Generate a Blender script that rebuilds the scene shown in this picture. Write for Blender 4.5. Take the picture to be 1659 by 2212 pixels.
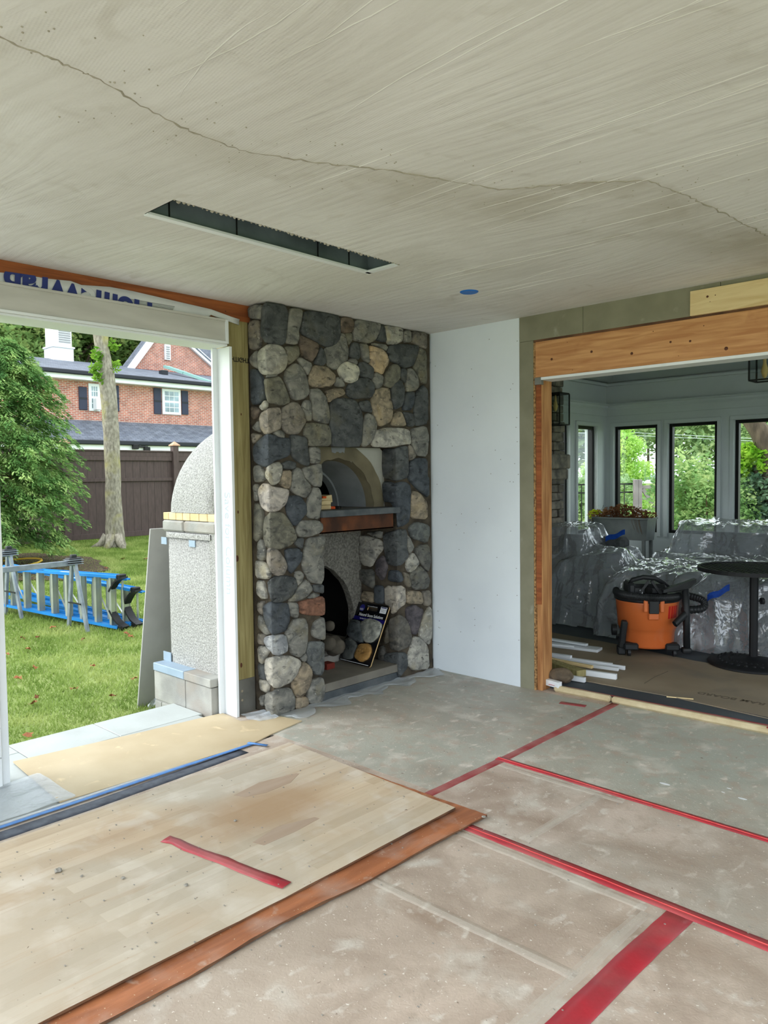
import bpy, bmesh, math, random
import numpy as np
from mathutils import Vector, Matrix
random.seed(7)
for o in list(bpy.data.objects): bpy.data.objects.remove(o)
SC = bpy.context.scene
COL = SC.collection
# ---------------------------------------------------------------- camera
W, Hh, F = 1659.0, 2212.0, 1639.15
CAM_H = 1.54
def _rot(y, p, r):
    y, p, r = map(math.radians, (y, p, r))
    f = Vector((-math.sin(y)*math.cos(p), math.cos(y)*math.cos(p), math.sin(p)))
    ri = Vector((math.cos(y), math.sin(y), 0)); up = ri.cross(f)
    r2 = ri*math.cos(r)+up*math.sin(r); u2 = -ri*math.sin(r)+up*math.cos(r)
    return r2, u2, -f
CR, CU, CB = _rot(43.532, -2.70, -0.684)
CO = Vector((0, 0, CAM_H))
cd = bpy.data.cameras.new('camera'); cam = bpy.data.objects.new('camera', cd); COL.objects.link(cam)
cd.sensor_fit = 'HORIZONTAL'; cd.sensor_width = 36.0; cd.lens = F/W*36.0; cd.clip_end = 500; cd.clip_start = .05
mw = Matrix((( CR.x, CU.x, CB.x, CO.x), (CR.y, CU.y, CB.y, CO.y), (CR.z, CU.z, CB.z, CO.z), (0, 0, 0, 1)))
cam.matrix_world = mw
SC.camera = cam
# ---------------------------------------------------------------- world: bright overcast sky
wd = bpy.data.worlds.new('sky'); SC.world = wd; wd.use_nodes = True
nt = wd.node_tree; nt.nodes.clear()
wo = nt.nodes.new('ShaderNodeOutputWorld'); bg = nt.nodes.new('ShaderNodeBackground')
tc = nt.nodes.new('ShaderNodeTexCoord'); sp = nt.nodes.new('ShaderNodeSeparateXYZ'); rp = nt.nodes.new('ShaderNodeValToRGB')
nt.links.new(tc.outputs['Generated'], sp.inputs[0]); nt.links.new(sp.outputs[2], rp.inputs[0])
rp.color_ramp.elements[0].position = 0.0; rp.color_ramp.elements[0].color = (.82, .91, 1.0, 1)
rp.color_ramp.elements[1].position = .8; rp.color_ramp.elements[1].color = (.87, .94, 1.0, 1)
nt.links.new(rp.outputs[0], bg.inputs[0]); bg.inputs[1].default_value = 1.3
nt.links.new(bg.outputs[0], wo.inputs[0])
sl = bpy.data.lights.new('sun', 'SUN'); sl.energy = 1.15; sl.angle = math.radians(55); sl.color = (1, .97, .92)
so = bpy.data.objects.new('sun', sl); COL.objects.link(so)
so.rotation_euler = Vector((-.60, -.70, .50)).to_track_quat('Z', 'Y').to_euler()
SC.view_settings.view_transform = 'Standard'; SC.view_settings.look = 'None'
SC.view_settings.gamma = 1.0; SC.view_settings.use_curve_mapping = False
SC.view_settings.exposure = 1.27
# ---------------------------------------------------------------- helpers
def ray(x, y):
    return CR*((x-W/2)/F) + CU*(-(y-Hh/2)/F) - CB
def at(x, y, ax, v):
    d = ray(x, y); t = (v-CO[ax])/d[ax]; return CO+d*t
def tz(X): return -.2+.05*min(max(-X-4.9, 0), 12)
def lawn_at(x, y, lift=0):
    d = ray(x, y); t = (-.2+lift-.05*4.9-CAM_H)/(d.z+.05*d.x); return CO+d*t
def s2l(c): return tuple(((v/255)/12.92 if v/255 <= .04045 else (((v/255)+.055)/1.055)**2.4) for v in c)
def link(name, me, mat=None, parent=None, loc=None, rot=None):
    o = bpy.data.objects.new(name, me); COL.objects.link(o)
    if mat is not None and me is not None:
        for m in (mat if isinstance(mat, (list, tuple)) else [mat]): me.materials.append(m)
    if loc is not None: o.location = loc
    if rot is not None: o.rotation_euler = rot
    if parent is not None: o.parent = parent
    return o
def tag(o, label, cat=None, group=None, kind=None):
    if label: o['label'] = label
    if cat: o['category'] = cat
    if group: o['group'] = group
    if kind: o['kind'] = kind
    return o
def thing(name, label, cat, loc=(0, 0, 0), rot=(0, 0, 0), group=None):
    o = bpy.data.objects.new(name, None); COL.objects.link(o); o.empty_display_size = .1
    o.location = loc; o.rotation_euler = rot
    return tag(o, label, cat, group)
def struct(o, label=None): o['kind'] = 'structure'; 
def mesh_of(bm, smooth=False):
    me = bpy.data.meshes.new('m'); bm.normal_update(); bm.to_mesh(me); bm.free()
    if smooth: me.polygons.foreach_set('use_smooth', [True]*len(me.polygons))
    return me
def pyd(vs, fs, smooth=False):
    me = bpy.data.meshes.new('m'); me.from_pydata([tuple(v) for v in vs], [], fs); me.update()
    if smooth: me.polygons.foreach_set('use_smooth', [True]*len(me.polygons))
    return me
def bx(bm, x0, x1, y0, y1, z0, z1, bev=0, M=None):
    r = bmesh.ops.create_cube(bm, size=1.0); vs = r['verts']
    for v in vs: v.co = Vector(((x0+x1)/2+v.co.x*(x1-x0), (y0+y1)/2+v.co.y*(y1-y0), (z0+z1)/2+v.co.z*(z1-z0)))
    if M is not None: bmesh.ops.transform(bm, matrix=M, verts=vs)
    if bev:
        es = {e for v in vs for e in v.link_edges}
        bmesh.ops.bevel(bm, geom=list(es), offset=bev, segments=1, affect='EDGES', profile=.5)
def box(name, x0, x1, y0, y1, z0, z1, mat, parent=None, bev=0, M=None):
    bm = bmesh.new(); bx(bm, x0, x1, y0, y1, z0, z1, bev, M); return link(name, mesh_of(bm), mat, parent)
def bar(bm, a, b, w, h, up=(0, 0, 1), bev=0):
    a = Vector(a); b = Vector(b); d = (b-a); L = d.length; d.normalize()
    u = Vector(up); s = d.cross(u)
    if s.length < 1e-4: s = d.cross(Vector((1, 0, 0)))
    s.normalize(); u = s.cross(d)
    M = Matrix(((d.x, s.x, u.x, (a.x+b.x)/2), (d.y, s.y, u.y, (a.y+b.y)/2), (d.z, s.z, u.z, (a.z+b.z)/2), (0, 0, 0, 1)))
    bx(bm, -L/2, L/2, -w/2, w/2, -h/2, h/2, bev, M)
def tube(bm, pts, rad, n=10, cap=True):
    pts = [Vector(p) for p in pts]; rads = rad if isinstance(rad, (list, tuple)) else [rad]*len(pts)
    rings = []; prev = None
    for i, p in enumerate(pts):
        d = (pts[min(i+1, len(pts)-1)]-pts[max(i-1, 0)]).normalized()
        if prev is None:
            a = Vector((0, 0, 1)) if abs(d.z) < .9 else Vector((1, 0, 0)); prev = d.cross(a).normalized()
        s = (prev-d*prev.dot(d)).normalized(); t = d.cross(s); prev = s
        rings.append([bm.verts.new(p+(s*math.cos(2*math.pi*k/n)+t*math.sin(2*math.pi*k/n))*rads[i]) for k in range(n)])
    for a, b in zip(rings, rings[1:]):
        for k in range(n): bm.faces.new((a[k], a[(k+1) % n], b[(k+1) % n], b[k]))
    if cap: bm.faces.new(rings[0][::-1]); bm.faces.new(rings[-1])
def lathe(bm, prof, n=32, c=(0, 0, 0), cap=True):
    c = Vector(c); rings = []
    for r, z in prof: rings.append([bm.verts.new(c+Vector((r*math.cos(2*math.pi*k/n), r*math.sin(2*math.pi*k/n), z))) for k in range(n)])
    for a, b in zip(rings, rings[1:]):
        for k in range(n): bm.faces.new((a[k], a[(k+1) % n], b[(k+1) % n], b[k]))
    if cap: bm.faces.new(rings[0][::-1]); bm.faces.new(rings[-1])
def slab(name, poly, z0, z1, mat, parent=None):   # flat polygon (x,y) list with thickness
    n = len(poly); vs = [(p[0], p[1], z0) for p in poly]+[(p[0], p[1], z1) for p in poly]
    fs = [tuple(range(n))[::-1], tuple(range(n, 2*n))]+[(i, (i+1) % n, n+(i+1) % n, n+i) for i in range(n)]
    me = pyd(vs, fs); bm = bmesh.new(); bm.from_mesh(me); bmesh.ops.recalc_face_normals(bm, faces=bm.faces); bm.to_mesh(me); bm.free()
    return link(name, me, mat, parent)
def text(name, s, size, mat, parent, M, ext=.001, off=0, xs=1.0):
    cu = bpy.data.curves.new('t', 'FONT'); cu.body = s; cu.size = size; cu.extrude = ext; cu.offset = off; cu.align_x = 'CENTER'; cu.align_y = 'CENTER'
    t = bpy.data.objects.new('t', cu); COL.objects.link(t); bpy.context.view_layer.update()
    me = bpy.data.meshes.new_from_object(t.evaluated_get(bpy.context.evaluated_depsgraph_get()))
    bpy.data.objects.remove(t); me.transform(Matrix.Diagonal((xs, 1, 1, 1))); me.transform(M); me.materials.clear()
    return link(name, me, mat, parent)
def frame_M(o, ux, uy):   # local x->ux, y->uy, z->normal
    ux = Vector(ux).normalized(); uy = Vector(uy).normalized(); n = ux.cross(uy)
    return Matrix(((ux.x, uy.x, n.x, o[0]), (ux.y, uy.y, n.y, o[1]), (ux.z, uy.z, n.z, o[2]), (0, 0, 0, 1)))
# ---------------------------------------------------------------- materials
def mat(name, c1, c2=None, rough=.7, scale=4, stretch=(1, 1, 1), detail=6, bump=0, bscale=40, bstretch=None, metal=0, spec=.3, c3=None, s3=1.2,
        contrast=(.35, .65), rotz=0, layers=(), attr=None, bump2=0, planks=None, b2scale=120, objcol=False, coat=0, sub=None, c3pos=(.5, .7), emis=None, dist=0, rand=0, tint=False):
    m = bpy.data.materials.new(name); m.use_nodes = True; n = m.node_tree.nodes; L = m.node_tree.links
    b = n['Principled BSDF']; b.inputs['Roughness'].default_value = rough; b.inputs['Metallic'].default_value = metal
    b.inputs['Specular IOR Level'].default_value = spec
    if coat: b.inputs['Coat Weight'].default_value = coat
    t = n.new('ShaderNodeTexCoord'); mp = n.new('ShaderNodeMapping'); L.new(t.outputs['Object'], mp.inputs[0])
    mp.inputs['Scale'].default_value = stretch; mp.inputs['Rotation'].default_value = (0, 0, rotz)
    vec = mp.outputs[0]
    if objcol or rand:
        oi = n.new('ShaderNodeObjectInfo'); va = n.new('ShaderNodeVectorMath'); va.operation = 'ADD'
        sc = n.new('ShaderNodeMath'); sc.operation = 'MULTIPLY'; sc.inputs[1].default_value = 37.0
        L.new(oi.outputs['Random'], sc.inputs[0]); L.new(vec, va.inputs[0]); L.new(sc.outputs[0], va.inputs[1]); vec = va.outputs[0]
    def noise(v, s, d=detail, ds=0):
        x = n.new('ShaderNodeTexNoise'); x.inputs['Scale'].default_value = s; x.inputs['Detail'].default_value = d
        x.inputs['Distortion'].default_value = ds; L.new(v, x.inputs['Vector']); return x.outputs[0]
    c1l = (*s2l(c1), 1)
    cur = None
    if c2 is not None:
        r = n.new('ShaderNodeValToRGB'); L.new(noise(vec, scale, detail, dist), r.inputs[0])
        r.color_ramp.elements[0].position = contrast[0]; r.color_ramp.elements[1].position = contrast[1]
        r.color_ramp.elements[0].color = c1l; r.color_ramp.elements[1].color = (*s2l(c2), 1); cur = r.outputs[0]
    else:
        rg = n.new('ShaderNodeRGB'); rg.outputs[0].default_value = c1l; cur = rg.outputs[0]
    if c3 is not None:
        r = n.new('ShaderNodeValToRGB'); L.new(noise(t.outputs['Object'], s3, 5, .5), r.inputs[0])
        r.color_ramp.elements[0].position = c3pos[0]; r.color_ramp.elements[1].position = c3pos[1]
        mx = n.new('ShaderNodeMixRGB'); L.new(r.outputs[0], mx.inputs[0]); L.new(cur, mx.inputs[1]); mx.inputs[2].default_value = (*s2l(c3), 1); cur = mx.outputs[0]
    for lc, ls, lp, lst in layers:
        ml = n.new('ShaderNodeMapping'); L.new(t.outputs['Object'], ml.inputs[0]); ml.inputs['Scale'].default_value = lst; ml.inputs['Location'].default_value = (ls, ls*.7, 0)
        r = n.new('ShaderNodeValToRGB'); L.new(noise(ml.outputs[0], ls, 7, .4), r.inputs[0]); r.color_ramp.elements[0].position = lp[0]; r.color_ramp.elements[1].position = lp[1]
        mx = n.new('ShaderNodeMixRGB'); L.new(r.outputs[0], mx.inputs[0]); L.new(cur, mx.inputs[1]); mx.inputs[2].default_value = (*s2l(lc), 1); cur = mx.outputs[0]
    if planks:
        sx_ = n.new('ShaderNodeSeparateXYZ'); cb = n.new('ShaderNodeCombineXYZ'); L.new(t.outputs['Object'], sx_.inputs[0]); L.new(sx_.outputs[1], cb.inputs[0]); L.new(sx_.outputs[0], cb.inputs[1])
        bk = n.new('ShaderNodeTexBrick'); L.new(cb.outputs[0], bk.inputs[0]); bk.inputs['Scale'].default_value = 1; bk.inputs['Brick Width'].default_value = planks[0]; bk.inputs['Row Height'].default_value = planks[1]; bk.inputs['Mortar Size'].default_value = .0007; bk.inputs['Mortar Smooth'].default_value = 1
        bk.offset = .37; bk.offset_frequency = 2; q0, q1 = planks[2:4]; bk.inputs['Color1'].default_value = (q0, q0, q0, 1); bk.inputs['Color2'].default_value = (q1, q1*.97, q1*.93, 1); bk.inputs['Mortar'].default_value = (q0*.9, q0*.88, q0*.85, 1)
        mx = n.new('ShaderNodeMixRGB'); mx.blend_type = 'MULTIPLY'; mx.inputs[0].default_value = 1; L.new(cur, mx.inputs[1]); L.new(bk.outputs['Color'], mx.inputs[2]); cur = mx.outputs[0]
    if attr:
        an = n.new('ShaderNodeAttribute'); an.attribute_name = attr[0]; mx = n.new('ShaderNodeMixRGB'); L.new(an.outputs['Fac'], mx.inputs[0]); L.new(cur, mx.inputs[1]); mx.inputs[2].default_value = (*s2l(attr[1]), 1); cur = mx.outputs[0]
    if objcol:
        mx = n.new('ShaderNodeMixRGB'); mx.blend_type = 'MULTIPLY'; mx.inputs[0].default_value = 1; L.new(oi.outputs['Color'], mx.inputs[1]); L.new(cur, mx.inputs[2]); cur = mx.outputs[0]
    if rand:
        mr = n.new('ShaderNodeMapRange'); L.new(oi.outputs['Random'], mr.inputs[0]); mr.inputs[3].default_value = 1-rand; mr.inputs[4].default_value = 1+rand
        mx = n.new('ShaderNodeVectorMath'); mx.operation = 'SCALE'; L.new(cur, mx.inputs[0]); L.new(mr.outputs[0], mx.inputs[3]); cur = mx.outputs[0]
    L.new(cur, b.inputs['Base Color'])
    if bump:
        mb = n.new('ShaderNodeMapping'); L.new(t.outputs['Object'], mb.inputs[0]); mb.inputs['Scale'].default_value = bstretch or stretch; mb.inputs['Rotation'].default_value = (0, 0, rotz)
        bp = n.new('ShaderNodeBump'); bp.inputs['Strength'].default_value = 1; bp.inputs['Distance'].default_value = bump
        L.new(noise(mb.outputs[0], bscale, 6, dist), bp.inputs['Height']); L.new(bp.outputs[0], b.inputs['Normal'])
        if bump2:
            b2 = n.new('ShaderNodeBump'); b2.inputs['Distance'].default_value = bump2; L.new(noise(t.outputs['Object'], b2scale, 8, .3), b2.inputs['Height']); L.new(bp.outputs[0], b2.inputs['Normal']); L.new(b2.outputs[0], b.inputs['Normal'])
    if emis: b.inputs['Emission Color'].default_value = (*s2l(emis[0]), 1); b.inputs['Emission Strength'].default_value = emis[1]
    return m
def foliage(name, ca, cb, cc=None, s=1.5, tr=.35):
    m = bpy.data.materials.new(name); m.use_nodes = True; n = m.node_tree.nodes; L = m.node_tree.links; n.clear()
    o = n.new('ShaderNodeOutputMaterial'); t = n.new('ShaderNodeTexCoord'); x = n.new('ShaderNodeTexNoise'); x.inputs['Scale'].default_value = s; x.inputs['Detail'].default_value = 8
    L.new(t.outputs['Object'], x.inputs[0]); r = n.new('ShaderNodeValToRGB'); L.new(x.outputs[0], r.inputs[0])
    r.color_ramp.elements[0].position = .36; r.color_ramp.elements[1].position = .64
    r.color_ramp.elements[0].color = (*s2l(ca), 1); r.color_ramp.elements[1].color = (*s2l(cb), 1)
    if cc: e = r.color_ramp.elements.new(.5); e.color = (*s2l(cc), 1)
    d = n.new('ShaderNodeBsdfDiffuse'); tl = n.new('ShaderNodeBsdfTranslucent'); mx = n.new('ShaderNodeMixShader'); mx.inputs[0].default_value = tr
    L.new(r.outputs[0], d.inputs[0]); L.new(r.outputs[0], tl.inputs[0]); L.new(d.outputs[0], mx.inputs[1]); L.new(tl.outputs[0], mx.inputs[2]); L.new(mx.outputs[0], o.inputs[0])
    return m
def glass(name, tr=(1, 1, 1)):
    m = bpy.data.materials.new(name); m.use_nodes = True; n = m.node_tree.nodes; L = m.node_tree.links; n.clear()
    o = n.new('ShaderNodeOutputMaterial'); a = n.new('ShaderNodeBsdfTransparent'); a.inputs[0].default_value = (*tr, 1)
    g = n.new('ShaderNodeBsdfGlossy'); g.inputs['Roughness'].default_value = .02; f = n.new('ShaderNodeLayerWeight'); f.inputs[0].default_value = .5; pw = n.new('ShaderNodeMath'); pw.operation = 'POWER'; L.new(f.outputs['Facing'], pw.inputs[0]); pw.inputs[1].default_value = 5; md = n.new('ShaderNodeMath'); md.operation = 'MULTIPLY_ADD'; L.new(pw.outputs[0], md.inputs[0]); md.inputs[1].default_value = .9; md.inputs[2].default_value = .03
    mx = n.new('ShaderNodeMixShader'); L.new(md.outputs[0], mx.inputs[0]); L.new(a.outputs[0], mx.inputs[1]); L.new(g.outputs[0], mx.inputs[2]); L.new(mx.outputs[0], o.inputs[0]); return m
def film(name, opac=.35, col=(225, 235, 240), rough=.18, bump=.004, bscale=18, spec=.8, base=0.0, crease=False):
    m = bpy.data.materials.new(name); m.use_nodes = True; n = m.node_tree.nodes; L = m.node_tree.links; n.clear()
    o = n.new('ShaderNodeOutputMaterial'); a = n.new('ShaderNodeBsdfTransparent'); b = n.new('ShaderNodeBsdfDiffuse'); b.inputs[0].default_value = (*s2l(col), 1)
    t = n.new('ShaderNodeTexCoord'); h = None
    for sc, w in (((bscale, 1.0), (bscale*2.6, .30), (bscale*7, .06)) if crease else ((bscale, 1.0),)):
        x = n.new('ShaderNodeTexNoise'); x.inputs['Scale'].default_value = sc; x.inputs['Detail'].default_value = 1 if crease else 4; x.inputs['Distortion'].default_value = 1.2; L.new(t.outputs['Object'], x.inputs[0]); v = x.outputs[0]
        if crease:   # sharp folded creases
            s1 = n.new('ShaderNodeMath'); s1.operation = 'SUBTRACT'; L.new(v, s1.inputs[0]); s1.inputs[1].default_value = .5; s2 = n.new('ShaderNodeMath'); s2.operation = 'ABSOLUTE'; L.new(s1.outputs[0], s2.inputs[0])
            s3 = n.new('ShaderNodeMath'); s3.operation = 'MULTIPLY'; L.new(s2.outputs[0], s3.inputs[0]); s3.inputs[1].default_value = w; v = s3.outputs[0]
            if h is not None: ad = n.new('ShaderNodeMath'); ad.operation = 'ADD'; L.new(h, ad.inputs[0]); L.new(v, ad.inputs[1]); v = ad.outputs[0]
        h = v
    bp = n.new('ShaderNodeBump'); bp.inputs['Distance'].default_value = bump; bp.inputs['Strength'].default_value = 1; L.new(h, bp.inputs['Height'])
    g = n.new('ShaderNodeBsdfGlossy'); g.inputs['Roughness'].default_value = rough; L.new(bp.outputs[0], g.inputs['Normal']); L.new(bp.outputs[0], b.inputs['Normal'])
    mx = n.new('ShaderNodeMixShader'); mx.inputs[0].default_value = opac; L.new(a.outputs[0], mx.inputs[1]); L.new(b.outputs[0], mx.inputs[2])
    f = n.new('ShaderNodeLayerWeight'); f.inputs[0].default_value = .5; L.new(bp.outputs[0], f.inputs['Normal']); pw = n.new('ShaderNodeMath'); pw.operation = 'POWER'; L.new(f.outputs['Facing'], pw.inputs[0]); pw.inputs[1].default_value = 2.6
    mul = n.new('ShaderNodeMath'); mul.operation = 'MULTIPLY_ADD'; mul.inputs[1].default_value = spec; mul.inputs[2].default_value = base; L.new(pw.outputs[0], mul.inputs[0]); mul.use_clamp = True
    m2 = n.new('ShaderNodeMixShader'); L.new(mul.outputs[0], m2.inputs[0]); L.new(mx.outputs[0], m2.inputs[1]); L.new(g.outputs[0], m2.inputs[2]); L.new(m2.outputs[0], o.inputs[0]); return m
def brickmat(name, ca, cb, cm, sx, sz, plane='YZ', mortar=.012, bump=.004):
    m = bpy.data.materials.new(name); m.use_nodes = True; n = m.node_tree.nodes; L = m.node_tree.links; b = n['Principled BSDF']; b.inputs['Roughness'].default_value = .85
    t = n.new('ShaderNodeTexCoord'); s = n.new('ShaderNodeSeparateXYZ'); c = n.new('ShaderNodeCombineXYZ'); L.new(t.outputs['Object'], s.inputs[0])
    i = {'X': 0, 'Y': 1, 'Z': 2}; L.new(s.outputs[i[plane[0]]], c.inputs[0]); L.new(s.outputs[i[plane[1]]], c.inputs[1])
    k = n.new('ShaderNodeTexBrick'); L.new(c.outputs[0], k.inputs[0]); k.inputs['Scale'].default_value = 1; k.inputs['Brick Width'].default_value = sx; k.inputs['Row Height'].default_value = sz
    k.inputs['Mortar Size'].default_value = mortar; k.inputs['Color1'].default_value = (*s2l(ca), 1); k.inputs['Color2'].default_value = (*s2l(cb), 1); k.inputs['Mortar'].default_value = (*s2l(cm), 1); k.inputs['Bias'].default_value = 0
    x = n.new('ShaderNodeTexNoise'); x.inputs['Scale'].default_value = 3; x.inputs['Detail'].default_value = 6; L.new(t.outputs['Object'], x.inputs[0])
    mr = n.new('ShaderNodeMapRange'); L.new(x.outputs[0], mr.inputs[0]); mr.inputs[1].default_value = .3; mr.inputs[2].default_value = .7; mr.inputs[3].default_value = .8; mr.inputs[4].default_value = 1.2
    vm = n.new('ShaderNodeVectorMath'); vm.operation = 'SCALE'; L.new(k.outputs['Color'], vm.inputs[0]); L.new(mr.outputs[0], vm.inputs[3]); L.new(vm.outputs[0], b.inputs['Base Color'])
    bp = n.new('ShaderNodeBump'); bp.invert = True; bp.inputs['Distance'].default_value = bump; L.new(k.outputs['Fac'], bp.inputs['Height']); L.new(bp.outputs[0], b.inputs['Normal']); return m
def plastermat():
    m = bpy.data.materials.new('ceiling_plaster'); m.use_nodes = True; n = m.node_tree.nodes; L = m.node_tree.links; b = n['Principled BSDF']; b.inputs['Roughness'].default_value = .9; b.inputs['Specular IOR Level'].default_value = .2
    t = n.new('ShaderNodeTexCoord'); O = t.outputs['Object']
    def M_(op, x, y=None, z=None):
        q = n.new('ShaderNodeMath'); q.operation = op
        for i, v in enumerate((x, y, z)):
            if v is None: continue
            if isinstance(v, (int, float)): q.inputs[i].default_value = v
            else: L.new(v, q.inputs[i])
        return q.outputs[0]
    def N_(v, s, d=6, ds=0):
        x = n.new('ShaderNodeTexNoise'); x.inputs['Scale'].default_value = s; x.inputs['Detail'].default_value = d; x.inputs['Distortion'].default_value = ds; L.new(v, x.inputs['Vector']); return x.outputs[0]
    def R_(v, a, c):
        r = n.new('ShaderNodeMapRange'); L.new(v, r.inputs[0]); r.inputs[1].default_value = a; r.inputs[2].default_value = c; r.interpolation_type = 'SMOOTHSTEP'; return r.outputs[0]
    sp = n.new('ShaderNodeSeparateXYZ'); L.new(O, sp.inputs[0]); X, Y = sp.outputs[0], sp.outputs[1]
    wl = M_('MULTIPLY', M_('SUBTRACT', N_(O, .45, 1), .5), 1.1); wm = M_('MULTIPLY', M_('SUBTRACT', N_(O, 1.6, 1), .5), .07)
    # trowel arcs: strokes follow curved bands
    Yw = M_('ADD', M_('ADD', Y, wl), wm); c = n.new('ShaderNodeCombineXYZ'); L.new(M_('MULTIPLY', X, .7), c.inputs[0]); L.new(M_('MULTIPLY', Yw, 11.0), c.inputs[1])
    st = N_(c.outputs[0], 2.6, 7); c2 = n.new('ShaderNodeCombineXYZ'); L.new(M_('MULTIPLY', X, 1.4), c2.inputs[0]); L.new(M_('MULTIPLY', Yw, 3.0), c2.inputs[1]); br = N_(c2.outputs[0], 2.0, 4, .6)
    mask = R_(N_(O, 1.5, 3, .8), .40, .62); mask2 = R_(N_(O, 2.1, 3, .5), .46, .62)
    # imprint of the reinforcing mesh
    rx = M_('ADD', M_('MULTIPLY', X, .8), M_('MULTIPLY', Y, .6)); ry = M_('SUBTRACT', M_('MULTIPLY', Y, .8), M_('MULTIPLY', X, .6))
    weave = M_('MULTIPLY', M_('SINE', M_('MULTIPLY', rx, 480.0)), M_('SINE', M_('MULTIPLY', ry, 480.0)))
    h = M_('ADD', M_('MULTIPLY', M_('MULTIPLY', st, .0060), M_('ADD', mask, .18)), M_('MULTIPLY', br, .0050)); h = M_('ADD', h, M_('MULTIPLY', M_('MULTIPLY', weave, .00035), mask2)); h = M_('ADD', h, M_('MULTIPLY', N_(O, 38, 6), .0011))
    bp = n.new('ShaderNodeBump'); bp.inputs['Distance'].default_value = 1.0; bp.inputs['Strength'].default_value = 1; L.new(h, bp.inputs['Height']); L.new(bp.outputs[0], b.inputs['Normal'])
    def mixc(f, c1, c2):
        mx = n.new('ShaderNodeMixRGB'); L.new(f, mx.inputs[0])
        for i, v in ((1, c1), (2, c2)):
            if isinstance(v, tuple): mx.inputs[i].default_value = (*s2l(v), 1)
            else: L.new(v, mx.inputs[i])
        return mx.outputs[0]
    col = mixc(R_(N_(O, 1.1, 6, .6), .35, .68), (224, 223, 221), (211, 209, 205)); col = mixc(M_('MULTIPLY', R_(st, .40, .68), .35), col, (196, 193, 187)); col = mixc(M_('MULTIPLY', R_(N_(O, 5, 8, 1.0), .58, .74), .45), col, (192, 188, 180))
    an = n.new('ShaderNodeAttribute'); an.attribute_name = 'damp'; col = mixc(M_('MULTIPLY', an.outputs['Fac'], M_('ADD', .55, M_('MULTIPLY', R_(N_(O, 4, 6, .8), .35, .6), .45))), col, (176, 170, 156)); L.new(col, b.inputs['Base Color']); return m
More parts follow.
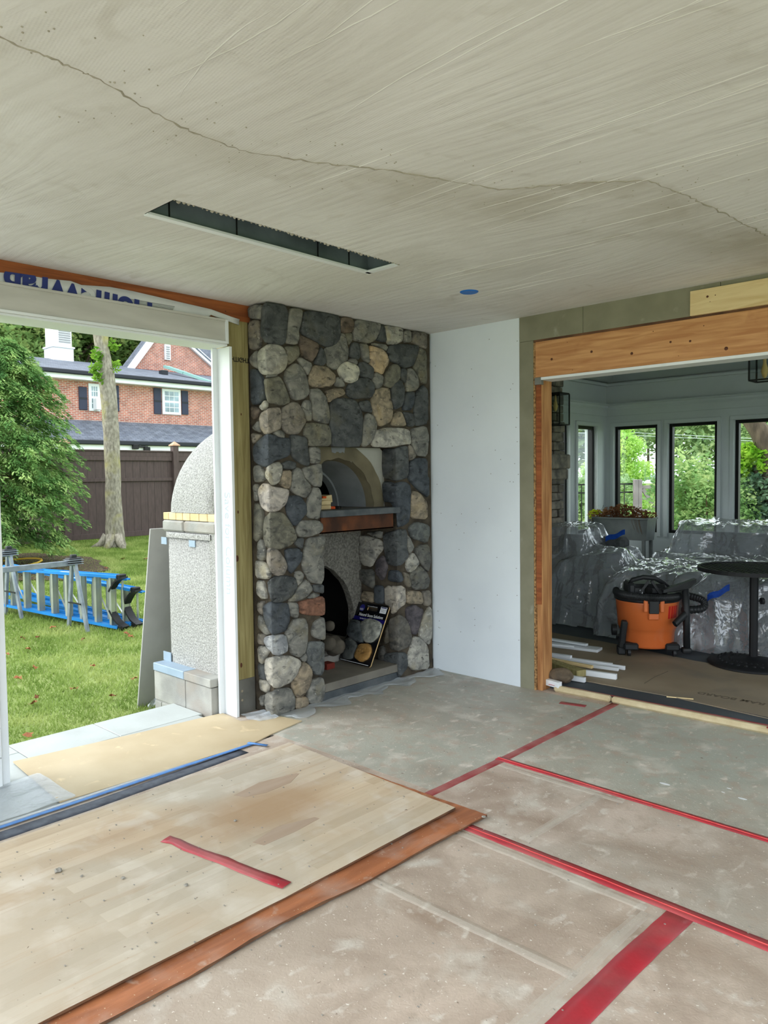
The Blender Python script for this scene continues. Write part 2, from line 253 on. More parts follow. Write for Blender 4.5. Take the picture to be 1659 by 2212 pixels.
MT = dict(
 plaster=plastermat(),
 ridge=mat('plaster_seam', (176, 170, 156), (150, 144, 130), .95, 20, bump=.003, bscale=90),
 floor=mat('floor_board', (198, 181, 167), (160, 142, 128), .5, 2.2, (1, 1, 1), 12, .0012, 60, c3=(182, 168, 154), s3=.5, c3pos=(.45, .65), dist=1.2, contrast=(.38, .62), layers=(((206, 200, 190), 4.5, (.56, .74), (1, 1, 1)), ((144, 122, 104), 1.3, (.58, .76), (1, 2.2, 1)), ((172, 156, 142), 13, (.5, .75), (1, 1, 1)), ((212, 204, 194), 11, (.6, .74), (1.6, 1, 1)), ((222, 214, 204), 80, (.66, .69), (1, 1, 1)), ((120, 104, 90), 34, (.71, .74), (1, 1, 1)))),
 floormid=mat('floor_board_mid', (200, 184, 172), (166, 148, 134), .5, 2.2, (1, 1, 1), 12, .0012, 60, c3=(174, 172, 162), s3=.5, c3pos=(.40, .6), dist=1.2, contrast=(.38, .62), layers=(((206, 200, 190), 4.5, (.56, .74), (1, 1, 1)), ((144, 122, 104), 1.3, (.58, .76), (1, 2.2, 1)), ((172, 156, 142), 13, (.5, .75), (1, 1, 1)), ((212, 204, 194), 11, (.6, .74), (1.6, 1, 1)), ((222, 214, 204), 80, (.66, .69), (1, 1, 1)), ((120, 104, 90), 34, (.71, .74), (1, 1, 1)))),
 floorfar=mat('floor_board_grey', (184, 178, 166), (156, 148, 136), .5, 2.2, (1, 1, 1), 12, .0012, 60, c3=(168, 170, 160), s3=.6, c3pos=(.36, .56), dist=1.2, contrast=(.38, .62), layers=(((206, 200, 190), 4.5, (.56, .74), (1, 1, 1)), ((150, 142, 130), 1.3, (.58, .76), (1, 2.2, 1)), ((172, 156, 142), 13, (.5, .75), (1, 1, 1)), ((212, 204, 194), 11, (.6, .74), (1.6, 1, 1)), ((222, 214, 204), 80, (.66, .69), (1, 1, 1)), ((120, 104, 90), 34, (.71, .74), (1, 1, 1)))),
 ply=mat('plywood_weathered', (212, 196, 172), (196, 176, 150), .6, 2.6, (6, .45, 1), 8, .0012, 30, (5, .6, 1), c3=(190, 180, 164), s3=.8, c3pos=(.40, .62), contrast=(.3, .7), planks=(.72, .066, 1.03, .86), attr=('damp', (170, 138, 104)), layers=(((186, 160, 132), 1.3, (.5, .8), (1.6, 1, 1)), ((214, 206, 194), 6, (.5, .78), (1, 1, 1)), ((184, 162, 138), 3, (.58, .8), (12, .8, 1)), ((130, 114, 98), 50, (.70, .74), (1, 1, 1)))),
 plyred=mat('plywood_red', (184, 118, 80), (150, 94, 64), .5, 4, (4, .6, 1), 9, .0015, 30, c3=(178, 148, 132), s3=3.4, c3pos=(.48, .68), dist=.8, layers=(((196, 176, 160), 9, (.6, .75), (1, 1, 1)), ((210, 190, 160), 90, (.68, .71), (1, 1, 1)))),
 plyedge=mat('plywood_edge', (120, 85, 60), (80, 55, 40), .8, 6),
 tan=mat('hardboard_tan', (196, 180, 150), (182, 164, 132), .6, 2.5, (1, 1, 1), 8, .0006, 40, c3=(218, 198, 162), s3=9, c3pos=(.62, .75)),
 membrane=mat('dark_membrane', (92, 98, 110), (70, 74, 86), .6, 20),
 bluetape=mat('blue_tape', (92, 142, 205), (80, 125, 190), .6, 30),
 bluetape2=mat('blue_tape_dark', (20, 75, 170), (16, 62, 150), .5, 30),
 redtape=mat('red_tape', (182, 48, 60), (156, 58, 66), .35, 7, (1, 1, 1), 8, .0008, 50, c3=(176, 96, 96), s3=2.5, c3pos=(.5, .75), spec=.5),
 redtape2=mat('red_tape_dusty', (150, 62, 66), (166, 104, 100), .5, 9, bump=.0008, bscale=50),
 redshine=mat('red_tape_ridge', (220, 92, 88), (206, 66, 68), .3, 20),
 clear=film('clear_tape', .30, (226, 218, 206), .6, .001, 30, .0),
 paver=mat('bluestone_paver', (182, 188, 186), (168, 172, 170), .75, 2.5, bump=.001, bscale=50, rand=.04),
 cream=mat('drywall_white', (228, 236, 242), (221, 229, 236), .8, 2, bump=.0004, bscale=120, c3=(190, 196, 198), s3=9, c3pos=(.72, .8)),
 backer=mat('cement_board_green', (140, 138, 118), (128, 126, 106), .85, 5, bump=.0006, bscale=80, c3=(160, 158, 142), s3=6, c3pos=(.62, .75)),
 beamwood=mat('fir_beam', (208, 156, 106), (180, 124, 78), .6, 3, (1.0, 1, 12), 6, .0008, 20, dist=.8, c3=(160, 100, 62), s3=2.3, c3pos=(.64, .74)),
 beamwood2=mat('fir_header', (160, 92, 50), (128, 70, 38), .65, 3, (1, 1, 12), 6, .0008, 20, dist=.8),
 stud=mat('stud_wood', (190, 140, 90), (150, 100, 60), .7, 3, (12, 12, 1), 6),
 pine=mat('pine_board', (226, 204, 156), (208, 180, 128), .6, 2.5, (1, 1, 9), 6, .0005, 20, dist=1.2),
 treated=mat('treated_post', (168, 158, 110), (134, 122, 78), .7, 3, (14, 14, .8), 6, .001, 14, (14, 14, .8), dist=.6),
 knot=mat('wood_knot', (70, 38, 26), (104, 62, 40), .6, 30),
 osb=mat('osb_edge', (190, 150, 100), (96, 66, 40), .9, 60, bump=.004, bscale=60),
 whitetrim=mat('white_trim', (232, 236, 238), (224, 229, 232), .5, 2, spec=.4),
 primed=mat('primed_header', (196, 194, 188), (184, 182, 176), .6, 3, (1, 1, 5)),
 wrap=mat('house_wrap', (226, 228, 230), (214, 216, 220), .6, 4, bump=.003, bscale=9),
 wrapink=mat('wrap_ink', (44, 56, 120), rough=.6), ink=mat('dark_ink', (48, 44, 40), rough=.8), pencil=mat('pencil_line', (178, 188, 196), rough=.8),
 greyink=mat('grey_ink', (150, 150, 152), rough=.8),
 steel=mat('galvanised_steel', (142, 142, 136), (112, 112, 106), .45, 5, metal=.5, spec=.5),
 nail=mat('nail_head', (170, 160, 140), rough=.4, metal=.5),
 mortar=mat('mortar_core', (84, 76, 64), (56, 50, 42), .95, 12, bump=.01, bscale=30),
 stone=mat('field_stone', (228, 226, 220), (140, 142, 144), .8, 11, (1, 1, 1.4), 14, .008, 13, objcol=True, c3=(206, 196, 168), s3=6, c3pos=(.55, .8), contrast=(.32, .68), dist=1.0, bump2=.003, b2scale=90, layers=(((240, 238, 232), 60, (.62, .70), (1, 1, 1)), ((104, 104, 104), 18, (.58, .72), (1, 1, 2)))),
 slate=mat('slate_shelf', (92, 96, 98), (66, 72, 76), .7, 9, bump=.002, bscale=40),
 rust=mat('rusty_steel', (92, 54, 32), (54, 34, 24), .8, 6, bump=.001, bscale=50, c3=(116, 66, 34), s3=5),
 hearth=mat('hearth_stone', (122, 118, 108), (104, 100, 92), .75, 5, bump=.001, bscale=40),
 olive=mat('mortar_olive', (118, 110, 88), (96, 90, 72), .85, 5, bump=.002, bscale=30),
 greyplaster=mat('grey_lining', (132, 136, 138), (112, 116, 118), .7, 4, bump=.002, bscale=16),
 whitepanel=mat('board_offwhite', (172, 172, 162), (160, 160, 150), .8, 6),
 stucco=mat('pumice_stucco', (132, 130, 122), (92, 90, 84), .95, 60, bump=.012, bscale=70),
 pumice=mat('insulating_concrete', (184, 184, 180), (136, 136, 133), .95, 95, (1, 1, 1), 5, .012, 85, contrast=(.34, .66)),
 cavityblack=mat('cavity_black', (22, 22, 22), (12, 12, 12), .95, 8),  # near-black lining of the oven chamber, firebox top and lower store
 firebrick=mat('firebrick', (218, 200, 158), (198, 176, 132), .85, 8, bump=.001, bscale=60, rand=.06),
 cmu=mat('concrete_block', (166, 166, 160), (138, 138, 134), .9, 5, bump=.002, bscale=90, rand=.05, c3=(150, 142, 132), s3=3),
 flash=mat('blue_membrane', (150, 168, 184), (140, 158, 174), .5, 8),
 bag=mat('old_sack', (92, 86, 76), (66, 62, 54), .9, 9, bump=.006, bscale=14),
 redobj=mat('dark_red', (120, 30, 26), rough=.6), orangeobj=mat('orange_scrap', (210, 80, 20), rough=.6),
 blackgloss=mat('black_print', (14, 15, 20), rough=.25, spec=.6), navy=mat('navy_print', (26, 22, 96), rough=.25, spec=.6),
 print=mat('white_print', (225, 228, 232), rough=.5), plyfine=mat('birch_edge', (200, 170, 120), rough=.7), bluelogo=mat('blue_print', (40, 40, 120), rough=.4),
 dark=mat('black_metal', (22, 23, 24), (16, 17, 18), .5, 8), darkshine=mat('black_enamel', (24, 25, 27), rough=.55, spec=.3),
 recess=mat('recess_steel', (128, 142, 146), (92, 104, 108), .3, 4, metal=.2, spec=.6),
 blue=mat('blue_cap', (30, 110, 200), rough=.5), sunwall=mat('sunroom_paint', (200, 208, 208), (192, 200, 200), .6, 2),
 sunceil=mat('sunroom_ceiling', (172, 180, 180), rough=.6), slatefloor=mat('slate_floor', (78, 84, 90), (62, 68, 74), .6, 3),
 kraft=mat('kraft_board', (150, 136, 116), (132, 118, 98), .8, 1.5, bump=.0015, bscale=6, c3=(120, 112, 100), s3=1.3),
 kraftink=mat('kraft_ink', (100, 90, 76), rough=.8), foam=mat('tan_foam', (206, 192, 158), (190, 174, 138), .7, 14, bump=.002, bscale=30),
 ledge=mat('ledge_stone', (140, 132, 118), (88, 84, 78), .85, 10, bump=.006, bscale=25, rand=.22),
 glass=glass('window_glass', (.97, .99, .98)), lampglass=glass('lamp_glass', (.9, .92, .92)), bulb=mat('bulb_glass', (220, 190, 120), rough=.2),
 film=film('plastic_sheet', .27, (222, 228, 236), .07, .07, 2.2, 1.0, .13, True), film2=film('plastic_floor_sheet', .42, (214, 222, 230), .3, .004, 16, .5),
 sofa=mat('charcoal_upholstery', (84, 86, 88), (70, 72, 74), .95, 40),
 galv=mat('zinc_planter', (112, 118, 116), (92, 98, 96), .5, 5, metal=.3), deadleaf=foliage('dead_leaves', (96, 62, 44), (150, 112, 76)), yellowleaf=foliage('yellow_leaves', (190, 190, 40), (150, 170, 40)),
 vac=mat('orange_plastic', (214, 112, 56), (206, 102, 48), .42, 3, spec=.4, c3=(206, 118, 76), s3=5, c3pos=(.6, .78)), vacdk=mat('dark_plastic', (34, 36, 38), (26, 28, 30), .5, 10, spec=.4), vacdecal=mat('vac_red', (190, 40, 36), rough=.4),
 bed=mat('mulch', (92, 74, 58), (58, 46, 38), .95, 14, bump=.03, bscale=20), lawn=mat('lawn_soil', (122, 140, 76), (142, 154, 92), .95, 3.2, c3=(150, 138, 96), s3=1.0, c3pos=(.64, .8), bump=.02, bscale=40),
 grass=foliage('grass_blades', (118, 142, 70), (170, 182, 112), (142, 162, 88), 2.2, .3),
 lawn2=mat('lawn_far', (190, 214, 110), (160, 196, 90), .95, .3), fence=mat('dark_brown_fence', (84, 70, 66), (74, 62, 58), .7, 6, (4, 4, 1), rand=.04), copper=mat('copper_cap', (190, 150, 120), rough=.5),
 bark=mat('grey_bark', (158, 152, 136), (118, 112, 98), .95, 12, (2, 2, .9), 10, .02, 14, c3=(152, 146, 92), s3=2.2, c3pos=(.52, .68)),
 barkdk=mat('dark_bark', (104, 90, 74), (70, 60, 50), .95, 6, (2, 2, .5), 8, .03, 8),
 hemlock=foliage('hemlock_needles', (82, 122, 70), (176, 200, 126), (120, 158, 90), 4, .38), twig=mat('twig', (92, 74, 54), rough=.9),
 treedk=foliage('dark_tree_leaves', (98, 128, 72), (184, 194, 122), (130, 158, 92), .8, .5), sprig=foliage('sprig_leaves', (96, 140, 50), (140, 176, 70), None, 3, .4),
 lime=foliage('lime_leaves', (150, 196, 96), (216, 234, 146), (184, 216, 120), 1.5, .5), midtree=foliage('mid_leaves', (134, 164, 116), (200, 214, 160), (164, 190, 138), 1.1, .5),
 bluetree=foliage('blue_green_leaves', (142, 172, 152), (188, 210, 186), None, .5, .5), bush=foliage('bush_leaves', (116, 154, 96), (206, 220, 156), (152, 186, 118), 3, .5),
 ivy=foliage('ivy_leaves', (84, 116, 92), (138, 162, 132), None, 5, .15), ivyhi=foliage('fresh_leaves', (130, 186, 50), (190, 220, 90), None, 4, .5),
 brick=brickmat('house_brick', (188, 112, 92), (160, 92, 78), (190, 176, 164), .215, .072, 'YZ'),
 shingle=brickmat('grey_shingles', (112, 118, 128), (92, 98, 110), (72, 76, 84), .3, .12, 'YX', .01, .01), gutter=mat('black_gutter', (28, 32, 40), rough=.4), shutter=mat('navy_shutter', (52, 56, 74), rough=.6),
 winblue=mat('window_pane_sky', (150, 176, 186), (90, 110, 110), .15, 2, spec=.8), verdigris=mat('copper_flashing', (130, 168, 160), rough=.7), garage=mat('garage_dark', (40, 46, 54), rough=.4),
 ladderblue=mat('ladder_blue', (36, 134, 204), (30, 120, 190), .4, 6), alu=mat('aluminium', (186, 190, 178), (160, 164, 156), .35, 5, metal=.6, spec=.5), horse=mat('sawhorse_steel', (150, 158, 168), (120, 128, 138), .4, 9, metal=.4), hose=mat('yellow_hose', (224, 184, 60), rough=.5),
 cboard=mat('grey_board', (172, 172, 168), (160, 160, 156), .8, 4), leaf=mat('fallen_leaf', (150, 96, 62), (118, 72, 46), .9, 30, rand=.3), gate=mat('gate_wood', (150, 140, 140), (132, 122, 124), .8, 5), wire=mat('wire', (196, 206, 206), rough=.5),
 scrapwhite=mat('primed_batten', (226, 230, 234), rough=.6), rubble=mat('rubble', (122, 106, 86), (84, 74, 62), .9, 9, bump=.01, bscale=20), chip=mat('plaster_chip', (150, 146, 138), rough=.9), black=mat('vent_black', (10, 10, 10), rough=.9),
 concrete=mat('concrete_patio', (186, 182, 172), (170, 166, 156), .85, 2), redbrickint=mat('firebox_red', (110, 40, 30), rough=.8), carwhite=mat('parked_car_white', (220, 226, 230), rough=.3),
)
# ================================================================ SETTING
# ground
def terrain():
    xs = [60, 30, 12, 5, -3.9, -4.3, -4.9, -6, -8, -10, -12, -14, -16.9, -20, -30, -45, -80, -140]; ys = [-80, -40, -15, -5, 0, 3, 6, 9, 12, 16, 22, 30, 45, 70, 110, 180, 260]
    vs = [(x, y, (tz(x) if x < -4.3 else -.2)) for y in ys for x in xs]; n = len(xs)
    fs = [(j*n+i, (j+1)*n+i, (j+1)*n+i+1, j*n+i+1) for j in range(len(ys)-1) for i in range(n-1)]
    return pyd(vs, [f[::-1] for f in fs])
g = link('ground', terrain(), MT['lawn']); struct(g)
def grass(x0, x1, y0, y1, n, h, seed, mname, w=.006, dens=None):
    r = np.random.default_rng(seed); x = r.uniform(x0, x1, n); y = r.uniform(y0, y1, n)
    if dens is not None: k = dens(x, y); x = x[k]; y = y[k]; n = len(x)
    z = np.where(x < -4.3, -.2+.05*np.clip(-x-4.9, 0, 12), -.2); a = r.uniform(0, 6.28, n); hh = h*r.uniform(.5, 1.2, n); l = r.normal(0, .5, (n, 2))*hh[:, None]
    ww = w*(1+np.abs(-x-5)*.12)
    b = np.stack([x, y, z-.005], 1); dx = np.stack([np.cos(a)*ww, np.sin(a)*ww, 0*a], 1)
    v = np.empty((n*3, 3)); v[0::3] = b-dx; v[1::3] = b+dx; v[2::3] = b+np.stack([l[:, 0], l[:, 1], hh], 1)
    me = bpy.data.meshes.new('grass'); me.vertices.add(n*3); me.vertices.foreach_set('co', v.ravel().astype(np.float32)); me.loops.add(n*3)
    me.loops.foreach_set('vertex_index', np.arange(n*3, dtype=np.int32)); me.polygons.add(n); me.polygons.foreach_set('loop_start', np.arange(0, n*3, 3, dtype=np.int32)); me.polygons.foreach_set('loop_total', np.full(n, 3, dtype=np.int32)); me.update()
    return link('grass', me, MT[mname])
gr = grass(-16, -4.64, 1.2, 10.5, 330000, .05, 3, 'grass', .0045, lambda x, y: (y < 3.1-(x+4.6)*.85) & (y > 1.0-(x+4.6)*.22) & (~((x > -5.0) & (y > 2.7))))
tag(gr, 'short green mown grass of the back lawn', 'grass', kind='stuff')
# porch floor and patio edge
bm = bmesh.new(); bx(bm, -3.56, 2.2, -1.0, 4.735, -.12, 0); bx(bm, -4.26, -3.56, 2.78, 4.64, -.12, 0); fl = link('floor', mesh_of(bm), MT['floor']); struct(fl)
for x0, x1, y0, y1, m in ((-3.55, -2.336, -1.0, 2.79, 'floor'), (-2.334, 2.2, -1.0, 2.584, 'floor'), (-2.334, 2.2, 2.586, 3.349, 'floormid'), (-2.334, 2.2, 3.351, 4.73, 'floorfar'), (-3.84, -2.336, 2.792, 4.612, 'floorfar')):
    box('floor_board', x0, x1, y0, y1, -.004, .0006, MT[m], fl)
pb = box('patio_base', -4.6, -3.56, -3, 2.9, -.2, -.03, MT['concrete']); struct(pb)
pat = thing('patio', None, None); pat['kind'] = 'structure'
for x0, x1, y0, y1 in ((-4.62, -4.27, 2.165, 2.735), (-4.62, -4.27, 1.645, 2.16), (-4.265, -3.9, 1.645, 2.7), (-3.895, -3.565, 1.645, 2.7), (-4.62, -4.45, 1.0, 1.64), (-4.445, -4.0, .6, 1.64), (-3.995, -3.565, .6, 1.64), (-4.265, -3.565, -.6, .59), (-4.62, -4.27, -.6, .99)):
    pv = box('paver', x0, x1, y0, y1, -.06, -.006+random.uniform(-.001, .001), MT['paver'], pat, .003)
south = box('bounce_slab_south', -3.5, 9, -9, -1.02, -.12, -.01, MT['concrete']); struct(south)  # unseen pale slab behind the camera, added to bounce light onto the ceiling
# ceiling with slot hole
bm = bmesh.new()
SX0, SX1, SY0, SY1 = -2.945, -2.72, 1.668, 2.993
e_ = .012; bx(bm, -4.15, SX0-e_, -1.0, 4.75, 2.65, 2.72); bx(bm, SX1+e_, 2.2, -1.0, 4.75, 2.65, 2.72); bx(bm, SX0-e_, SX1+e_, -1.0, SY0-e_, 2.65, 2.72); bx(bm, SX0-e_, SX1+e_, SY1+e_, 4.75, 2.65, 2.72)
ce = link('ceiling', mesh_of(bm), MT['plaster']); struct(ce)
ce.data.transform(Matrix.Translation((0, 0, .003)))
pts = [(-2.035, .6), (-2.035, .85), (-2.05, 1.012), (-2.143, 1.328), (-2.154, 1.582), (-2.048, 1.823), (-1.896, 2.092), (-1.737, 2.507), (-1.484, 2.663), (-1.286, 2.832), (-1.237, 3.155), (-1.2, 3.6), (-1.18, 3.95), (-1.1, 4.4)]
gx_ = np.unique(np.concatenate([np.arange(-4.15, 2.2, .04), [SX0, SX1, 2.2]])); gy_ = np.unique(np.concatenate([np.arange(-1.0, 4.7, .04), [SY0, SY1, 4.7]]))
cells = [(i, j) for i in range(len(gx_)-1) for j in range(len(gy_)-1) if not (gx_[i] >= SX0-1e-6 and gx_[i+1] <= SX1+1e-6 and gy_[j] >= SY0-1e-6 and gy_[j+1] <= SY1+1e-6)]
ny_ = len(gy_); me = pyd([(x, y, 2.65) for x in gx_ for y in gy_], [(i*ny_+j, i*ny_+j+1, (i+1)*ny_+j+1, (i+1)*ny_+j) for i, j in cells])
pa = np.array(pts); XX, YY = np.meshgrid(gx_, gy_, indexing='ij'); dm = np.full(XX.shape, 9.); sg = np.zeros(XX.shape)
for a, b in zip(pa, pa[1:]):
    e = b-a; L2 = e@e; t_ = np.clip(((XX-a[0])*e[0]+(YY-a[1])*e[1])/L2, 0, 1); dx_, dy_ = XX-a[0]-t_*e[0], YY-a[1]-t_*e[1]; d_ = np.hypot(dx_, dy_); s_ = e[0]*dy_-e[1]*dx_; k_ = d_ < dm; dm = np.where(k_, d_, dm); sg = np.where(k_, s_, sg)
dw = np.clip((YY-1.1)/1.2, 0, 1)*.32+.06; damp = np.where(sg > 0, np.exp(-(dm/dw)**2), np.exp(-(dm/.02)**2)*.6)*np.clip(.25+(YY-1.0)*.45, .25, .95)
damp *= .75+.25*np.sin(XX*5+YY*3)*np.sin(YY*7-XX*2)
at_ = me.attributes.new('damp', 'FLOAT', 'POINT'); at_.data.foreach_set('value', damp.ravel().astype(np.float32)); link('plaster_skin', me, MT['plaster'], ce)
bm = bmesh.new(); P = []
for (a, b) in zip(pts, pts[1:]):
    for k in range(14):
        t = k/14; P.append(Vector((a[0]*(1-t)+b[0]*t+random.uniform(-.008, .008), a[1]*(1-t)+b[1]*t+random.uniform(-.006, .006), 2.6505)))
tube(bm, P, [random.uniform(.0015, .0045) for _ in P], 6); link('plaster_seam', mesh_of(bm, True), MT['ridge'], ce)
bm = bmesh.new()
for i in range(170):   # small lumps of plaster beside the seam and ridges
    a = random.choice(P); x = a.x+random.gauss(0, .12); y = a.y+random.gauss(0, .12); r = random.uniform(.0015, .004)
    bmesh.ops.create_icosphere(bm, subdivisions=1, radius=r, matrix=Matrix.Translation((x, y, 2.65)))
lp = link('plaster_lumps', mesh_of(bm), MT['ridge'], ce); lp['kind'] = 'stuff'
bm = bmesh.new()
for i in range(52):   # raised trowel ridges running across the ceiling
    y = random.uniform(.9, 4.2); x = random.uniform(-3.4, .4); L = random.uniform(.5, 1.8); pp = []
    am = random.uniform(-.12, .12)
    if x < -2.55 and y < 3.2: x = random.uniform(-2.5, -1)
    for k in range(16): t = k/15; pp.append((x+L*t, y+am*math.sin(t*2.2)+random.uniform(-.002, .002), 2.651))
    tube(bm, pp, [.0028*math.sin(math.pi*min(max(k/15, .02), .98))+.0004 for k in range(16)], 5)
lp = link('trowel_ridges', mesh_of(bm, True), MT['plaster'], ce); lp['kind'] = 'stuff'
sv = thing('ceiling_slot', 'long narrow recessed slot with dark steel housing in the plaster ceiling', 'ceiling fixture', ((SX0+SX1)/2, (SY0+SY1)/2, 2.65))
cx, cy = sv.location.x, sv.location.y; hx = (SX1-SX0)/2; hy = (SY1-SY0)/2
bm = bmesh.new(); bx(bm, -hx, hx, -hy, hy, .13, .14); bx(bm, -hx-.004, -hx, -hy, hy, .0, .14); bx(bm, hx, hx+.004, -hy, hy, .0, .14); bx(bm, -hx, hx, -hy-.004, -hy, .0, .14); bx(bm, -hx, hx, hy, hy+.004, .0, .14)
link('housing', mesh_of(bm), MT['recess'], sv)
bm = bmesh.new(); bx(bm, -hx-.012, -hx+.022, -hy, hy+.012, -.004, .006); bx(bm, -hx, hx, hy-.022, hy+.012, -.004, .006); link('flange', mesh_of(bm), MT['whitetrim'], sv)
bm = bmesh.new()
for k in range(60):
    y = -hy+2*hy*k/59; bmesh.ops.create_icosphere(bm, subdivisions=1, radius=random.uniform(.004, .011), matrix=Matrix.Translation((hx+random.uniform(-.004, .004), y, .002)))
e = link('ragged_plaster_edge', mesh_of(bm), MT['ridge'], sv); e['kind'] = 'stuff'
for yy in (-.45, .25): box('clip', -.03, .03, yy-.05, yy+.05, .09, .13, MT['black'], sv)
for yy in (-.55, -.2, .3, .52): box('joint_plate', -hx+.001, -hx+.004, yy-.003, yy+.003, .0, .13, MT['dark'], sv)
bm = bmesh.new(); lathe(bm, [(.02, -.006), (.05, -.006), (.056, -.002), (.056, .0)], 28)
tag(link('junction_cover', mesh_of(bm), MT['blue'], None, (-2.82, 3.74, 2.65)), 'round blue plastic cover disc on the plaster ceiling', 'cover')
# ---------------------------------------------------------------- north wall
NY = 4.615
wn = box('wall_north', -3.86, -3.04, NY, NY+.15, 0, 2.66, MT['cream']); struct(wn)
bm = bmesh.new()
for i in range(46):
    x = random.choice([-3.06, -3.45, -3.8, -3.06])+random.uniform(-.012, .012) if i % 2 else random.uniform(-3.8, -3.08); z = random.uniform(.05, 2.6)
    bx(bm, x-.003, x+.003, NY-.001, NY+.001, z-.003, z+.003)
d = link('screw_dimples', mesh_of(bm), MT['greyink'], wn); d['kind'] = 'stuff'
w2 = thing('wall_north', None, None); w2['kind'] = 'structure'
box('cement_board', -3.038, -2.925, NY, NY+.15, 0, 2.475, MT['backer'], w2)
box('cement_board', -3.038, -2.541, NY, NY+.15, 2.477, 2.66, MT['backer'], w2)
box('cement_board', -2.538, -1.655, NY, NY+.15, 2.477, 2.66, MT['backer'], w2)
box('cement_board', -1.652, .6, NY, NY+.15, 2.477, 2.66, MT['backer'], w2)
box('dark_gap', -2.92, .6, NY+.002, NY+.1, 2.463, 2.477, MT['plyedge'], w2)
box('osb_edge', -2.925, -2.911, NY+.004, NY+.15, 0, 2.46, MT['osb'], w2)
box('stud', -2.911, -2.868, NY+.02, NY+.15, 0, 2.2, MT['stud'], w2, .002)
box('stud', -2.909, -2.872, NY+.008, NY+.02, .62, 2.2, MT['beamwood2'], w2, .001)
b = box('header_beam', -2.911, 1.0, NY+.004, NY+.15, 2.215, 2.463, MT['beamwood'], w2, .002)
for (x, z, r) in ((-2.78, 2.33, .011), (-2.48, 2.345, .011), (-2.2, 2.3, .012), (-1.95, 2.34, .009), (-1.83, 2.33, .009), (-1.62, 2.26, .014), (-2.06, 2.42, .004), (-1.75, 2.41, .004), (-2.66, 2.43, .003), (-2.62, 2.24, .003), (-1.9, 2.25, .003)):
    bm = bmesh.new(); lathe(bm, [(r*.2, .0012), (r*.6, .001), (r, -.001)], 12); k = link('knot', mesh_of(bm), MT['knot'], w2, (x, NY+.004, z), (math.pi/2, 0, 0))
box('metal_lath', -2.905, 1.0, NY-.004, NY+.15, 2.196, 2.214, MT['whitetrim'], w2)
box('hanger_bracket', -2.912, -2.86, NY-.006, NY+.03, 2.165, 2.215, MT['steel'], w2, .002)
pb = box('pine_board', -1.822, .4, NY-.022, NY, 2.475, 2.62, MT['pine'], None, .001)
tag(pb, 'pale pine board nailed above the orange header beam', 'board')
for (x, z, r) in ((-1.72, 2.572, .009), (-1.675, 2.573, .004), (-1.705, 2.54, .003)):
    bm = bmesh.new(); lathe(bm, [(r*.2, .0012), (r*.6, .001), (r, -.001)], 10); link('knot', mesh_of(bm), MT['knot'], pb, (x, NY-.022, z), (math.pi/2, 0, 0))
box('wall_north_return', .6, 2.2, NY, NY+.15, 0, 2.66, MT['cream'])['kind'] = 'structure'
# ---------------------------------------------------------------- west side: header, post, trims
hb = box('header_beam', -4.2, -4.045, 1.0, 3.02, 2.545, 2.65, MT['beamwood2'], None, .002)
tag(hb, 'long reddish-brown timber header under the ceiling over the garden opening', 'beam')
for y, r in ((2.83, .006), (1.95, .004)):
    bm = bmesh.new(); lathe(bm, [(r*.2, .0012), (r*.6, .001), (r, -.001)], 10); link('knot', mesh_of(bm), MT['knot'], hb, (-4.045, y, 2.59), (math.pi/2, 0, math.pi/2))
# wrap: wavy top edge
top = [(1.0, 2.60)]+[tuple(at(x*.3376, 550+y*.3376, 0, -4.04)[1:]) for x, y in ((0, 115), (130, 125), (300, 155), (450, 170), (520, 195), (700, 207), (850, 235), (1000, 270), (1150, 305), (1350, 350), (1480, 398), (1530, 415))]
vs = []; fs = []
for i, (y, z) in enumerate(top):
    zb = 2.42 if y < 2.70 else z-.035
    for k in range(4): vs.append((-4.04+.002*math.sin(y*40+k)+(.004 if k == 3 else 0), y, zb+(z-zb)*k/3))
for i in range(len(top)-1):
    for k in range(3): fs.append((i*4+k, i*4+4+k, i*4+5+k, i*4+1+k))
wr = link('house_wrap', pyd(vs, fs, True), MT['wrap']); sm = wr.modifiers.new('s', 'SOLIDIFY'); sm.thickness = .002
tag(wr, 'white house wrap with upside-down blue lettering above the white header trim', 'house wrap')
lt = text('lettering', 'HomeWrap', .168, MT['wrapink'], wr, frame_M((-4.032, 1.905, 2.528), (0, -1, .066), (0, -.066, -1)), .0006, .007, 1.0)
bm = bmesh.new(); bm.from_mesh(lt.data)
bmesh.ops.bisect_plane(bm, geom=list(bm.verts)+list(bm.edges)+list(bm.faces), plane_co=(0, 1.52, top[2][1]-.001), plane_no=(0, (top[2][1]-top[6][1])/(top[6][0]-top[2][0]), 1), clear_outer=True); bm.to_mesh(lt.data); bm.free()
text('registered_mark', '®', .04, MT['wrapink'], wr, frame_M((-4.032, 1.51, 2.57), (0, -1, 0), (0, 0, -1)), .0005)
bm = bmesh.new()
for r in range(6):
    y0 = 2.18+r*.008; y1 = 2.46-r*.004; z = 2.555+.004-r*.0065
    if r in (0, 3): bx(bm, -4.034, -4.032, y0, y1, z, z+.0035)
    else: bx(bm, -4.034, -4.032, y0, y1, z, z+.0018)
link('small_print', mesh_of(bm), MT['greyink'], wr)
YE = at(493, 690, 0, -4.004).y
t = thing('header_trim', 'painted white box trim along the top of the garden opening', 'trim', (-4.07, 2.1, 2.46))
T = lambda *a, **k: box(*a, **k)
def loc_box(name, par, x0, x1, y0, y1, z0, z1, m, bev=0):
    L = par.location; return box(name, x0-L.x, x1-L.x, y0-L.y, y1-L.y, z0-L.z, z1-L.z, m, par, bev)
tzz = at(0, 608, 0, -4.004).z; tzb = at(0, 673, 0, -4.004).z
loc_box('fascia', t, -4.15, -4.012, .9, YE, tzb, tzz, MT['primed'], .002)
